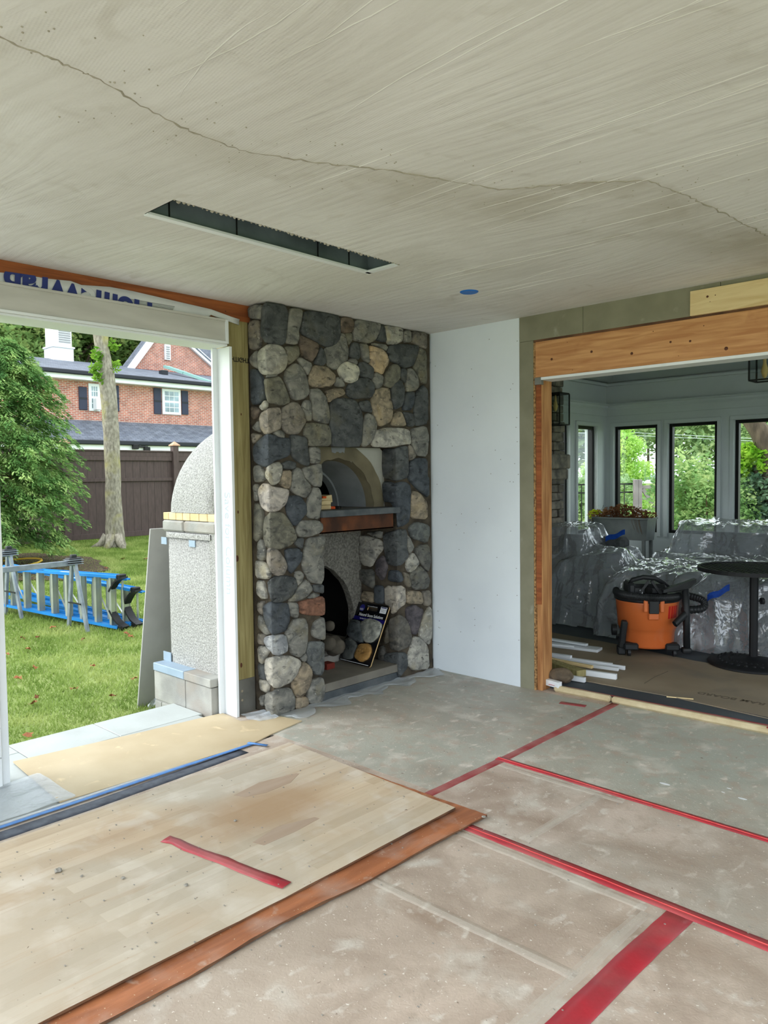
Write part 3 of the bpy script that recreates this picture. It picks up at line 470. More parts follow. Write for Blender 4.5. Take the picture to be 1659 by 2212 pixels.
loc_box('bottom_bead', t, -4.012, -4.004, .9, YE-.001, tzb, tzb+.014, MT['whitetrim'], .001)
loc_box('top_bead', t, -4.012, -4.004, .9, YE-.001, tzz-.012, tzz+.002, MT['primed'], .001)
loc_box('end_bead', t, -4.012, -4.003, YE-.02, YE+.001, tzb, tzz, MT['whitetrim'], .001)
loc_box('soffit_board', t, -4.22, -4.02, .9, YE, tzb-.012, tzb, MT['whitetrim'], .001)
t = box('column_board', -4.142, -4.012, 2.828, 2.848, -.004, tzb-.013, MT['whitetrim'], None, .001)
tag(t, 'tall white column board with pencil note beside the green timber post', 'board')
text('pencil_note', 'Save for Column', .085, MT['pencil'], t, frame_M((-4.07, 2.8272, 1.12), (0, 0, -1), (1, 0, 0)), .0003, 0, 1.15)
box('column_edge', -4.16, -4.142, 2.79, 2.848, -.004, tzb-.013, MT['whitetrim'], t, .001)
t = thing('timber_post', 'greenish treated timber post left of the stone fireplace', 'post', (-4.13, 2.93, 0))
loc_box('shaft', t, -4.2, -4.055, 2.858, 3.008, 0, 2.548, MT['treated'], .003)
loc_box('base_bracket', t, -4.06, -4.051, 2.862, 3.006, 0, .225, MT['steel'], .001)
for z in (.15, .09): 
    bm = bmesh.new(); lathe(bm, [(.002, .003), (.008, .002), (.009, 0)], 10); link('bolt', mesh_of(bm), MT['nail'], t, (.079, -.03, z), (0, math.pi/2, 0))
for y, z, r in ((2.9, .32, .012), (2.885, 1.02, .016), (2.9, 1.32, .008), (2.94, 1.95, .006)):
    bm = bmesh.new(); lathe(bm, [(r*.2, .0015), (r*.5, .001), (r, -.001)], 12); k = link('knot', mesh_of(bm), MT['knot'], t, (-4.055+4.13, y-2.93, z), (0, math.pi/2, 0)); k.scale = (1.8, 1, 1)
text('grade_stamp', 'LHTIGHT', .042, MT['ink'], t, frame_M((-4.053+4.13, 0, 2.3), (0, 1, 0), (0, 0, -1)), .0005, .001, .95)
# left corner with siding
t = thing('wall_west', None, None); t['kind'] = 'structure'
box('corner_board', -4.02, -3.99, 1.385, 1.425, .0, 2.39, MT['whitetrim'], t, .001)
for k in range(16): 
    z = .004+k*.15; box('siding_board', -4.0, -3.975, .2, 1.385, z, z+.146, MT['whitetrim'], t, .003)
box('sheathing', -4.1, -4.0, .2, 1.42, 0, 2.6, MT['whitetrim'], t)
# ---------------------------------------------------------------- floor coverings
def pp(*pts, z=0): return [tuple(at(x, y, 2, z)[:2]) for x, y in pts]
hz = .006
t = slab('hardboard_sheet', pp((28, 1645), (130, 1733), (550, 1604), (583, 1587), (652, 1557), (606, 1548), (520, 1558), (480, 1540), (300, 1583), z=hz), .001, hz+.001, MT['tan']); tag(t, 'tan hardboard sheet laid across the porch threshold', 'sheet')
# plywood sheets
def warped(name, corners, z0, th, m, medge, parent=None, n=24, wav=.0, seed=1, edge_z=None):
    r = random.Random(seed); A, B, C, D = [Vector((c[0], c[1], 0)) for c in corners]  # A near-right.. bilinear
    vs = []; fs = []; ph = [r.uniform(0, 6) for _ in range(4)]
    for s in (0, 1):
        for i in range(n+1):
            for j in range(n+1):
                u, v = i/n, j/n; p = (A*(1-u)+B*u)*(1-v)+(D*(1-u)+C*u)*v
                e = r.uniform(-.002, .002) if (i in (0, n) or j in (0, n)) else 0
                z = z0+(th if s else 0)+(edge_z(u, v) if edge_z else 0)
                ew = wav*(.6*math.sin(v*9)+.4*math.sin(v*21+1)+r.uniform(-.15, .15)) if i == 0 else 0
                vs.append((p.x+ew+e*(1 if i in (0, n) else 0), p.y+e*(1 if j in (0, n) else 0), z))
    N = (n+1)*(n+1); q = lambda s, i, j: s*N+i*(n+1)+j
    mi = []
    for i in range(n):
        for j in range(n):
            fs.append((q(1, i, j), q(1, i+1, j), q(1, i+1, j+1), q(1, i, j+1))); mi.append(0); fs.append((q(0, i, j), q(0, i, j+1), q(0, i+1, j+1), q(0, i+1, j))); mi.append(1)
    for i in range(n):
        for (j) in (0, n): fs.append((q(0, i, j), q(0, i+1, j), q(1, i+1, j), q(1, i, j))); mi.append(1); fs.append((q(0, j, i), q(0, j, i+1), q(1, j, i+1), q(1, j, i))); mi.append(1)
    me = pyd(vs, fs); me.materials.append(m); me.materials.append(medge); me.polygons.foreach_set('material_index', mi)
    bm = bmesh.new(); bm.from_mesh(me); bmesh.ops.recalc_face_normals(bm, faces=bm.faces); bm.to_mesh(me); bm.free()
    return link(name, me, None, parent)
t = warped('plywood_sheet', [(-1.985, 2.735), (-3.2, 2.72), (-3.2, .3), (-2.02, .3)], .001, .009, MT['plyred'], MT['plyedge'], wav=.012, n=40, edge_z=lambda u, v: .006*max(0, 1-u*5)*(.6+.4*math.sin(v*17)))
tag(t, 'reddish-brown plywood sheet showing its edge beneath the pale top sheet', 'plywood')
t = warped('plywood_sheet', [(-2.112, 2.675), (-3.352, 2.72), (-3.30, .3), (-2.125, .3)], .016, .008, MT['ply'], MT['plyedge'], edge_z=lambda u, v: .003*max(0, 1-u*6)*math.sin(v*9+1))
tag(t, 'large pale weathered plywood sheet lying on top in the left foreground', 'plywood')
vv = np.array([v.co[:] for v in t.data.vertices]); c_ = at(585, 1745, 2, .024); dx_ = vv[:, 0]-c_.x; dy_ = vv[:, 1]-c_.y
dmp = np.exp(-((dx_/.24)**2+(dy_/.33)**2)**2)*.8*(1-.0*dx_); at_ = t.data.attributes.new('damp', 'FLOAT', 'POINT'); at_.data.foreach_set('value', dmp.astype(np.float32))
# worn plank-coloured patches (old finish) as thin veneer strips peeled to other tones
t3 = mat('ply_stain_grey', (176, 156, 138), (168, 146, 126), .6, 3, (6, .5, 1))
def patch(pts, m, z=.0245):
    return slab('worn_patch', pp(*pts, z=z), z-.0004, z+.0002, m, t)
patch(((505, 1718), (560, 1690), (640, 1670), (646, 1671), (628, 1690), (575, 1712), (530, 1722)), t3); patch(((545, 1820), (600, 1785), (680, 1765), (690, 1768), (640, 1795), (570, 1826)), t3)
# red tapes
def strip(name, pts, w, m, z=.0015, label=None, group=None, cat='tape', ridge=False, th=.0008, ragged=.0015):
    P = [Vector((a, b, 0)) for a, b in pts]; Q = []
    for a, b in zip(P, P[1:]):
        k = max(2, int((b-a).length/.06))
        for i in range(k): Q.append(a.lerp(b, i/k))
    Q.append(P[-1]); vs = []; n = len(Q)
    for i, p in enumerate(Q):
        d = (Q[min(i+1, n-1)]-Q[max(i-1, 0)]).normalized(); s = Vector((-d.y, d.x, 0))
        for q in (-1, -.3, .3, 1): vs.append(p+s*(w/2*q+(random.uniform(-ragged, ragged) if abs(q) == 1 else 0))+Vector((0, 0, z+(th if abs(q) < 1 else 0))))
    fs = [(i*4+k, i*4+k+4, i*4+k+5, i*4+k+1) for i in range(n-1) for k in range(3)]
    me = pyd(vs, [f[::-1] for f in fs], True)
    o = link(name, me, m); so = o.modifiers.new('s', 'SOLIDIFY'); so.thickness = .0008; so.offset = 1
    if label: tag(o, label, cat, group)
    if ridge:
        bm = bmesh.new(); tube(bm, [p+Vector((random.uniform(-.0015, .0015), random.uniform(-.0015, .0015), z+th+.0012)) for p in Q], .0022, 5); link('seam_ridge', mesh_of(bm, True), MT['redshine'], o)
    return o
strip('red_tape', [(-2.335, 2.70), (-2.328, 3.35), (-2.335, 4.10), (-2.338, 4.69)], .052, MT['redtape2'], label='dusty red tape running from the plywood to the sunroom threshold')
strip('red_tape', [(-2.36, 3.36), (-1.6, 3.351), (-.986, 3.346), (-.2, 3.342)], .05, MT['redtape'], .0026, 'red tape crossing the floor, the far one of the two parallel strips', ridge=True)
strip('red_tape', [(-2.035, 2.60), (-1.4, 2.595), (-.757, 2.582), (0, 2.57)], .062, MT['redtape'], .0026, 'red tape crossing the floor, the near one of the two parallel strips', ridge=True)
strip('red_tape', [(-1.035, 2.575), (-1.05, 2.2), (-1.062, 1.5), (-1.065, .9)], .092, MT['redtape'], .0018, 'broad red tape running toward the bottom edge from the near strip')
strip('red_tape', [(-2.63, 4.47), (-2.46, 4.51)], .05, MT['redtape2'], .002, 'short faded red tape scrap lying near the sunroom threshold', ragged=.004)
strip('red_tape', [(-2.835, 1.622), (-2.78, 1.64), (-2.69, 1.645), (-2.5, 1.68), (-2.32, 1.708), (-2.17, 1.735)], .056, MT['redtape'], .0262, 'short red tape strip stuck across the pale plywood', ragged=.004)
for pts, w, l in (([(-2.0, 2.01), (-1.14, 2.03)], .05, 'faint clear tape strip across the near floor, left of the broad red tape'), ([(-2.0, 2.535), (-1.14, 2.525)], .05, 'clear tape border along the lower edge of the near red tape'),
                  ([(-1.135, 2.5), (-1.16, 1.2)], .055, 'clear tape border left of the broad red tape'), ([(-2.3, 3.29), (-2.1, 3.285), (-1.6, 3.29)], .04, 'clear tape border along the lower edge of the far red tape'), ([(-1.72, 3.28), (-1.74, 2.66)], .05, 'faint clear tape strip between the two parallel red tapes')):
    strip('clear_tape', pts, w, MT['clear'], .0008, l, ragged=.003)
strip('floor_membrane', [(-3.43, .5), (-3.44, 1.6), (-3.47, 2.2), (-3.49, 2.5)], .09, MT['membrane'], .001, 'dark grey membrane strip between the plywood and the blue tape', cat='strip')
strip('blue_tape', [(-3.505, .5), (-3.51, 1.205), (-3.522, 1.9), (-3.53, 2.606)], .028, MT['bluetape'], .009, 'pale blue masking tape along the threshold edge of the floor')
strip('blue_tape', [(-3.56, 2.58), (-3.44, 2.63)], .024, MT['bluetape'], .010, 'short blue tape end turned across the hardboard corner')
strip('tape_backing', [(-3.545, .9), (-3.55, 1.6), (-3.56, 2.3)], .03, MT['film2'], .006, 'whitish tape backing strip beside the long blue tape', cat='strip')
# plaster crumbs on the plywood
for i, (x, y, s, l) in enumerate(((125, 1882, .016, 'dark crumb of plaster lying at the left on the pale plywood'), (265, 1897, .009, 'small pale crumb beside the dark one on the plywood'), (176, 1893, .007, 'tiny crumb between two larger ones on the plywood'), (508, 1773, .008, 'grey crumb near the middle of the pale plywood'), (402, 1912, .008, 'crumb below the red strip on the plywood'), (1045, 1765, .01, 'whitish splinter on the corner of the reddish plywood'))):
    p = at(x, y, 2, .026 if i < 5 else .015); bm = bmesh.new(); bmesh.ops.create_icosphere(bm, subdivisions=2, radius=s)
    for v in bm.verts: v.co *= random.uniform(.6, 1.2); v.co.z *= .5
    tag(link('plaster_crumb', mesh_of(bm), MT['chip'], None, (p.x, p.y, p.z+s*.2), (0, 0, i)), l, 'debris')
bm = bmesh.new()
for i in range(420):
    x = random.uniform(-3.3, -.3); y = random.uniform(.9, 3.6); z = .025 if (x < -2.12 and y < 2.68) else (.011 if x < -2 and y < 2.72 else .001); r = random.uniform(.0008, .0026)
    bx(bm, x-r, x+r*1.6, y-r, y+r, z, z+r)
tag(link('sawdust', mesh_of(bm), MT['chip']), 'pale sawdust specks scattered over the plywood and floor', 'sawdust', kind='stuff')
# white paint drips on the floor
for i, (x, y, s) in enumerate(((1436, 1693, .018), (1604, 1725, .014), (1575, 1703, .008), (1562, 1711, .006))):
    p = at(x, y, 2, .001); bm = bmesh.new(); lathe(bm, [(s*.3, .001), (s, .0004), (s*1.1, 0)], 12); o = link('paint_blot', mesh_of(bm), MT['print'], fl, (p.x, p.y, .0005)); o.scale = (1.4, .6, 1)
# crumpled plastic along the fireplace
def crumple(name, rows, m, label, seed=1, amp=.006, cat='plastic sheet', nn=6):
    r = random.Random(seed); vs = []; fs = []; cols = len(rows[0]) if False else nn+1
    for i, (a, b) in enumerate(rows):
        a = Vector(a); b = Vector(b)
        for k in range(cols): p = a.lerp(b, k/nn); vs.append(p+Vector((r.uniform(-amp, amp), r.uniform(-amp, amp), abs(r.gauss(0, amp)) if p.z < .3 else r.uniform(-amp, amp))))
    for i in range(len(rows)-1):
        for k in range(nn): fs.append((i*cols+k, i*cols+k+1, (i+1)*cols+k+1, (i+1)*cols+k))
    o = link(name, pyd(vs, fs, False), m); s = o.modifiers.new('s', 'SUBSURF'); s.levels = s.render_levels = 1; return tag(o, label, cat)
rows = []
for k in range(34):
    y = 3.03+k*(4.6-3.03)/33; w = .11+.05*math.sin(k*.9)+.03*math.sin(k*2.1); rows.append(((-3.845, y, .004), (-3.845+w*1.25, y+.02, .003)))
crumple('masking_plastic', rows, MT['film2'], 'crumpled whitish plastic strip along the foot of the stone fireplace', 2, .007)
rows = [((-4.03+k*.026, 2.86+.012*math.sin(k), .002), (-3.93+k*.018, 2.99+.01*math.sin(k*2), .004+.03*(k % 3 == 0))) for k in range(9)]
crumple('masking_plastic', rows, MT['film2'], 'small crumpled plastic scrap between the timber post and fireplace corner', 3, .008)
rows = [((-3.57, .7+k*.08, .004), (-4.0+.02*math.sin(k), .7+k*.08, .006)) for k in range(12)]
crumple('plastic_sheet', rows, MT['film2'], 'wrinkled clear plastic sheet on the pavers left of the hardboard', 4, .004, nn=10)
rows = [(lawn_at(318+k*3, 1535-k*1.0, .02), lawn_at(322+k*3, 1522-k*2.2, .06+.02*(k % 2))) for k in range(6)]
crumple('plastic_scrap', rows, MT['film2'], 'white plastic scrap on the grass by the concrete block base', 5, .01)
# ================================================================ FIREPLACE
XF, YC1, YC2 = -3.84, 2.99, 4.180
fp = thing('fireplace', 'tall fieldstone fireplace with arched oven niche and open firebox in the corner', 'fireplace', (-4.0, 3.8, 0))
def fbox(name, x0, x1, y0, y1, z0, z1, m, bev=0): return loc_box(name, fp, x0, x1, y0, y1, z0, z1, m, bev)
bm = bmesh.new()
for a in ((-4.25, -3.866, 3.016, 3.425, 0, 2.646), (-4.25, -3.866, 4.206, 4.612, 0, 2.646), (-4.25, -3.866, 3.425, 4.206, 1.752, 2.646)): bx(bm, a[0]+4, a[1]+4, a[2]-3.8, a[3]-3.8, a[4], a[5])
link('mortar_core', mesh_of(bm), MT['mortar'], fp)
T0 = (640, 940, .15672); T1 = (520, 640, .13261); T2 = (720, 640, .13261); T3 = (520, 840, .13261); T4 = (720, 840, .13261); T5 = (520, 1040, .13261); T6 = (760, 1140, .11453); T7 = (520, 1240, .13261); T8 = (760, 1300, .11453); T9 = (520, 1400, .13261); Z3 = (480, 630, .28933)
D, DB, G, GO, GW, L, LL, TT, B, RU, PU = (76, 82, 86), (66, 76, 88), (122, 122, 115), (112, 110, 94), (126, 118, 106), (160, 157, 146), (190, 187, 168), (150, 132, 102), (112, 94, 78), (140, 84, 50), (86, 78, 86)
LP, LB = (176, 166, 158), (150, 156, 164)
ST = [
(T1,G,'105,190 230,135 325,140 310,370 120,350'),(T1,GW,'120,400 290,390 300,800 200,865 125,840'),(T1,D,'350,130 430,100 720,130 785,250 765,560 745,740 690,790 490,760 380,750 310,640 320,300'),
(T1,G,'830,190 1020,210 1005,400 955,560 970,680 935,780 745,755 770,560 800,300'),(T1,D,'1045,240 1400,255 1635,330 1640,700 1560,780 1420,825 1260,745 1000,600 1010,400'),
(T1,L,'300,870 420,790 600,780 720,850 780,1000 760,1130 680,1230 560,1280 350,1275 280,1200 270,950'),(T1,G,'130,980 250,870 265,1180 170,1130 125,1070'),(T1,GO,'730,820 960,800 975,960 850,1080 790,1110 770,900'),
(T1,B,'980,630 1120,680 1290,770 1300,860 1190,1060 1080,1020 985,880'),(T1,D,'1310,830 1350,850 1390,950 1410,1060 1340,1130 1220,1090 1280,960'),(T1,G,'990,990 1190,1100 1110,1290 1050,1180 940,1010'),
(T1,G,'900,1085 1000,1140 1090,1300 1120,1480 1145,1560 1060,1660 920,1690 850,1650 800,1500 735,1350 760,1200'),(T1,TT,'1210,1120 1420,1140 1560,1270 1565,1380 1480,1480 1220,1480 1125,1420 1140,1280'),
(T1,DB,'140,1190 250,1200 350,1380 385,1640 290,1750 170,1760 150,1400'),(T1,G,'400,1290 620,1260 600,1310 390,1330'),(T1,GO,'370,1350 500,1335 640,1300 730,1450 820,1720 700,1775 560,1740 440,1720 395,1600'),
(T1,G,'1145,1520 1290,1500 1400,1620 1460,1860 1470,2000 1440,2080 1200,2010 1185,1800'),
(T2,B,'150,335 300,350 350,440 330,560 240,595 140,560 130,430'),(T2,G,'360,395 480,380 640,400 785,450 770,560 700,710 580,765 350,715 345,560'),(T2,D,'800,460 850,470 890,700 870,740 720,710 740,640'),
(T2,L,'851,465 1150,500 1155,720 1040,780 910,775 880,620'),(T2,G,'1170,560 1280,560 1285,740 1170,745'),(T2,GW,'1300,575 1530,590 1530,860 1430,810 1290,745'),(T2,GO,'210,600 320,600 330,700 270,790 235,720'),
(T2,G,'140,600 200,610 270,900 250,1050 160,1090 60,1200 -60,1130 -110,980 -130,850 0,790 110,690'),(T2,D,'340,750 440,770 445,1030 290,990 300,840'),(T2,G,'445,775 560,775 590,900 600,1080 530,1050 470,950'),
(T2,(190,160,118),'600,805 700,830 800,860 880,930 920,1060 850,1170 810,1270 690,1210 610,1080 590,930'),(T2,G,'660,755 870,780 915,830 880,890 780,830 660,790'),(T2,D,'930,800 1150,775 1420,800 1390,960 1320,1130 1180,1165 1090,1110 940,1040 905,900'),
(T2,GO,'1430,830 1530,900 1545,1430 1440,1390 1380,1240 1330,1150 1390,960'),(T2,G,'310,1010 380,1020 415,1080 390,1110 260,1060'),(T2,LL,'240,1065 330,1100 420,1150 440,1240 400,1370 300,1410 220,1390 130,1280 95,1180 150,1100'),
(T2,D,'430,1080 530,1075 660,1160 665,1260 640,1350 450,1300 440,1170'),(T2,G,'700,1230 840,1300 810,1460 720,1510 650,1370'),(T2,GO,'980,1110 1060,1110 1105,1190 1100,1340 960,1490 850,1450 860,1280'),(T2,D,'1110,1200 1160,1170 1205,1200 1200,1380 1180,1400 1120,1310'),
(T2,G,'1220,1180 1290,1170 1380,1290 1410,1450 1360,1530 1200,1550 1205,1380'),(T2,G,'70,1320 140,1320 200,1430 200,1470 50,1460'),(T2,D,'260,1440 450,1330 580,1330 680,1440 680,1560 630,1650 350,1670 230,1590'),
(T2,TT,'-100,1540 0,1510 150,1500 205,1580 150,1620 50,1650 -60,1730 -100,1650'),(T4,TT,'640,170 670,80 760,-20 940,-10 950,150 990,310 960,530 780,615 710,500 650,330'),(T4,D,'980,-90 1120,-145 1180,0 1150,260 1030,330 995,310 965,100'),
(T4,DB,'1200,60 1330,45 1345,150 1290,340 1165,350 1160,280'),(T4,D,'1480,-65 1545,0 1560,150 1560,560 1400,600 1330,580 1350,200 1370,60'),(T4,D,'50,155 220,150 390,185 480,370 505,480 485,930 200,945 -10,930 -20,650 -40,450 -30,240'),
(T4,D,'450,210 600,180 660,390 490,350 440,250'),(T4,G,'560,395 670,430 730,570 700,720 620,880 530,940 490,920 510,560'),(T4,TT,'1060,360 1130,370 1195,530 1200,600 970,605 990,480'),(T4,D,'1140,375 1310,400 1330,560 1310,615 1220,600 1190,480'),
(T4,L,'720,680 860,635 1100,635 1240,670 1265,790 1265,905 1170,905 900,950 690,945 650,900 680,800'),(T4,G,'1270,660 1520,600 1575,780 1540,1100 1370,1080 1300,900'),(T4,GW,'1250,910 1300,930 1370,1080 1330,1140 1260,1160'),
(T4,D,'780,980 1000,980 1190,925 1230,960 1245,1440 1020,1500 810,1460 775,1240','R'),(T4,DB,'1270,1190 1370,1130 1540,1140 1540,1430 1570,1450 1560,1780 1400,1640 1240,1460 1260,1320'),
(Z3,TT,'1420,1490 1480,1500 1540,1580 1540,1700 1420,1690 1410,1600'),(T0,DB,'1190,630 1350,670 1500,640 1590,710 1570,1180 1480,1250 1395,1270 1370,1060 1290,920 1200,920','R'),
(T3,L,'380,180 430,270 340,350 295,300'),(T3,B,'160,290 220,290 300,350 200,500 165,440'),(T3,(150,138,122),'400,350 640,300 665,380 670,630 520,710 380,740 310,640 300,480 330,390'),(T3,GW,'860,210 960,240 1040,380 1080,520 1040,600 960,730 800,735 720,680 680,530 690,320'),
(T3,G,'1065,185 1160,190 1180,510 1100,515 1020,300'),(T3,GO,'1080,560 1200,555 1440,580 1490,700 1485,930 1130,935 1110,800 1050,750'),(T3,G,'160,620 270,510 295,710 200,670'),(T3,G,'550,720 640,670 725,720 720,800 640,785'),
(T3,GW,'170,720 320,750 200,900 175,820'),(T3,DB,'340,790 420,740 500,745 640,800 810,800 820,960 800,1090 560,1170 480,1230 380,1275 230,1200 195,1050 210,920'),(T3,D,'840,740 940,760 1090,790 1110,950 1150,1220 1110,1255 950,1180 850,1070 820,900'),
(T3,G,'1130,955 1300,960 1310,1200 1160,1215'),(T3,G,'1010,1300 1330,1205 1350,1400 1330,1600 1210,1580 1060,1440'),(T3,D,'700,1210 800,1170 920,1200 900,1310 720,1300'),(T3,G,'185,1260 280,1240 370,1380 360,1480 280,1520 200,1510'),
(T3,L,'410,1270 520,1220 640,1190 695,1250 690,1380 650,1510 550,1570 470,1530 390,1450 385,1350'),(T3,TT,'710,1340 830,1330 840,1450 820,1620 760,1620 650,1540 690,1430'),(T3,G,'920,1280 1000,1310 1050,1450 1150,1560 1165,1650 1080,1770 1020,1760 900,1700 830,1640 850,1400'),
(T5,LP,'340,35 440,45 540,90 790,130 800,190 750,370 640,470 520,490 400,485 310,400 260,150'),(T5,G,'190,50 260,60 265,300 205,320'),(T5,DB,'840,235 1000,240 1090,390 1100,510 960,680 910,725 850,690 780,500 760,370 790,270'),(T5,G,'1200,100 1290,100 1340,250 1330,440 1300,615 1110,590 1090,420 1130,260'),
(T5,G,'980,640 1290,640 1355,700 1355,790 1290,850 1130,900 980,910 920,810'),(T5,GO,'210,360 280,370 340,530 330,800 300,910 245,980 215,940'),(T5,GO,'360,600 470,500 700,510 800,620 880,760 930,900 900,980 820,1050 640,1110 380,1070 350,950 340,780'),
(T5,G,'260,1000 310,940 380,1180 350,1290 255,1270'),(T5,D,'930,930 1045,930 1010,1110 900,1010'),(T5,DB,'750,1105 960,1095 1020,1160 1000,1300 850,1505 790,1430 760,1250'),(T5,(138,128,116),'420,1085 560,1080 640,1140 740,1280 775,1400 720,1520 600,1540 470,1440 405,1300'),
(T5,G,'1110,930 1390,885 1400,1000 1350,1200 1380,1400 1370,1600 1330,1680 1240,1660 1150,1640 1020,1400 1060,1100'),(T5,L,'220,1285 330,1310 430,1400 495,1550 430,1590 230,1570'),(T5,G,'910,1470 990,1460 1055,1530 1010,1640 950,1700 920,1600'),
(T7,D,'430,110 560,50 750,30 900,60 945,200 860,360 760,430 610,470 480,430 440,270'),(T7,L,'265,110 340,120 400,400 320,400 250,330 245,200'),(T7,G,'1070,90 1130,130 1195,250 1100,370 950,440 790,455 930,280'),(T7,D,'1190,180 1365,175 1365,320 1220,290'),(T7,G,'1200,310 1310,345 1240,390 1110,400'),
(T7,RU,'960,460 1150,410 1340,365 1380,410 1385,660 1330,680 980,650'),(T7,G,'790,465 940,480 955,560 950,700 900,715 830,660'),(T7,GW,'250,470 350,450 340,640 320,670 255,590'),(T7,DB,'350,530 470,450 600,480 780,480 810,600 810,770 740,930 620,970 500,990 420,870 370,700'),
(T7,G,'260,670 330,720 460,970 380,1000 250,870'),(T7,G,'890,740 1060,720 1105,850 1095,1150 1060,1290 970,1360 850,1310 780,1100 750,960 830,830'),(T7,G,'1220,790 1370,700 1395,850 1390,1060 1350,1075 1200,1020 1180,920'),(T7,GW,'255,970 370,1000 360,1160 265,1140'),
(T7,LB,'370,1040 470,1005 740,985 780,1150 770,1270 640,1330 530,1310 420,1210 365,1110'),(T7,(92,98,100),'1120,1110 1380,1110 1380,1300 1380,1560 1330,1660 1230,1640 1110,1450 1090,1280'),(T7,L,'260,1180 370,1190 440,1260 360,1390 320,1480 265,1420'),(T7,G,'1000,1380 1070,1290 1100,1370 1060,1440'),
(T9,(168,164,152),'400,165 570,145 820,130 960,190 1000,260 930,430 830,560 620,650 530,640 430,540 385,350'),(T9,D,'270,240 370,300 400,520 290,500'),(T9,TT,'1030,225 1130,280 1185,400 1150,600 1040,780 930,810 860,650 860,540 960,400'),(T9,L,'275,520 360,520 435,600 410,740 300,680'),
(T9,G,'1170,530 1350,480 1390,640 1370,800 1300,930 1130,900 1100,780'),(T9,G,'400,730 600,680 820,650 900,820 890,1010 740,1090 575,1150 430,1110 380,900'),(T9,TT,'920,810 1090,800 1120,920 1000,1015 905,980'),(T9,G,'280,800 370,770 340,960 300,920'),
(T6,L,'135,150 240,150 540,240 570,400 440,560 350,740 200,710 135,600','R'),(T6,G,'250,100 550,60 545,200 430,190','R'),(T6,D,'580,110 900,30 1050,40 1050,400 1090,530 960,700 800,720 650,680 590,400','R'),(T6,PU,'430,640 560,520 620,600 650,750 600,950 540,1000 430,860','R'),
(T6,(98,98,92),'110,790 400,790 400,1160 200,1060 120,960','R'),(T6,DB,'680,800 930,810 1000,1020 660,1000','R'),(T6,TT,'180,1200 390,1230 400,1420 140,1380','R'),(T6,DB,'410,1090 580,1110 590,1440 410,1420','R'),(T6,(168,158,144),'600,1090 1020,1090 1040,1430 860,1560 740,1640 700,1480 600,1440','R'),
(T6,G,'1060,130 1110,180 1200,370 1110,500 1060,380','R'),(T6,(92,98,98),'1090,10 1230,-110 1480,-40 1490,120 1440,290 1160,200','R'),(T6,(98,98,92),'1200,420 1310,330 1460,320 1510,600 1460,840 1380,740 1250,560','R'),(T6,L,'1180,460 1300,670 1210,790 1110,850 1050,740 1060,600','R'),(T6,(98,98,92),'1300,705 1440,850 1490,1000 1450,1150 1180,1170 1110,880','R'),
(T6,(110,102,86),'1000,850 1090,870 1140,1100 1070,1130 1010,1000','R'),(T6,TT,'1060,1190 1330,1210 1370,1440 1040,1430','R'),(T6,GW,'1350,1200 1490,1190 1500,1460 1390,1470','R'),
(T8,PU,'1050,130 1200,60 1380,160 1310,400 1240,620 1150,600 1060,400','R'),(T8,L,'1480,90 1520,150 1530,650 1480,810 1380,750 1290,620 1350,330','R'),(T8,L,'1190,660 1320,680 1460,850 1490,1270 1180,1300 1080,1200 1040,1050 1110,970','R'),
(T8,(98,94,86),'690,330 870,250 1010,290 1100,450 1150,680 1090,850 900,920 720,900 690,700','R'),(T8,D,'600,980 830,960 1040,960 1070,1230 890,1450 820,1180 600,1130','R'),(T8,(104,98,86),'600,560 680,400 700,740 600,800 570,700','R'),(T8,(84,82,78),'480,860 590,830 620,1130 480,1110','R'),
]
def unfold(x, y, yc):
    p = at(x, y, 0, XF)
    if p.y >= yc: return (p.y-yc, p.z)
    q = at(x, y, 1, yc); return (q.x-XF, q.z)
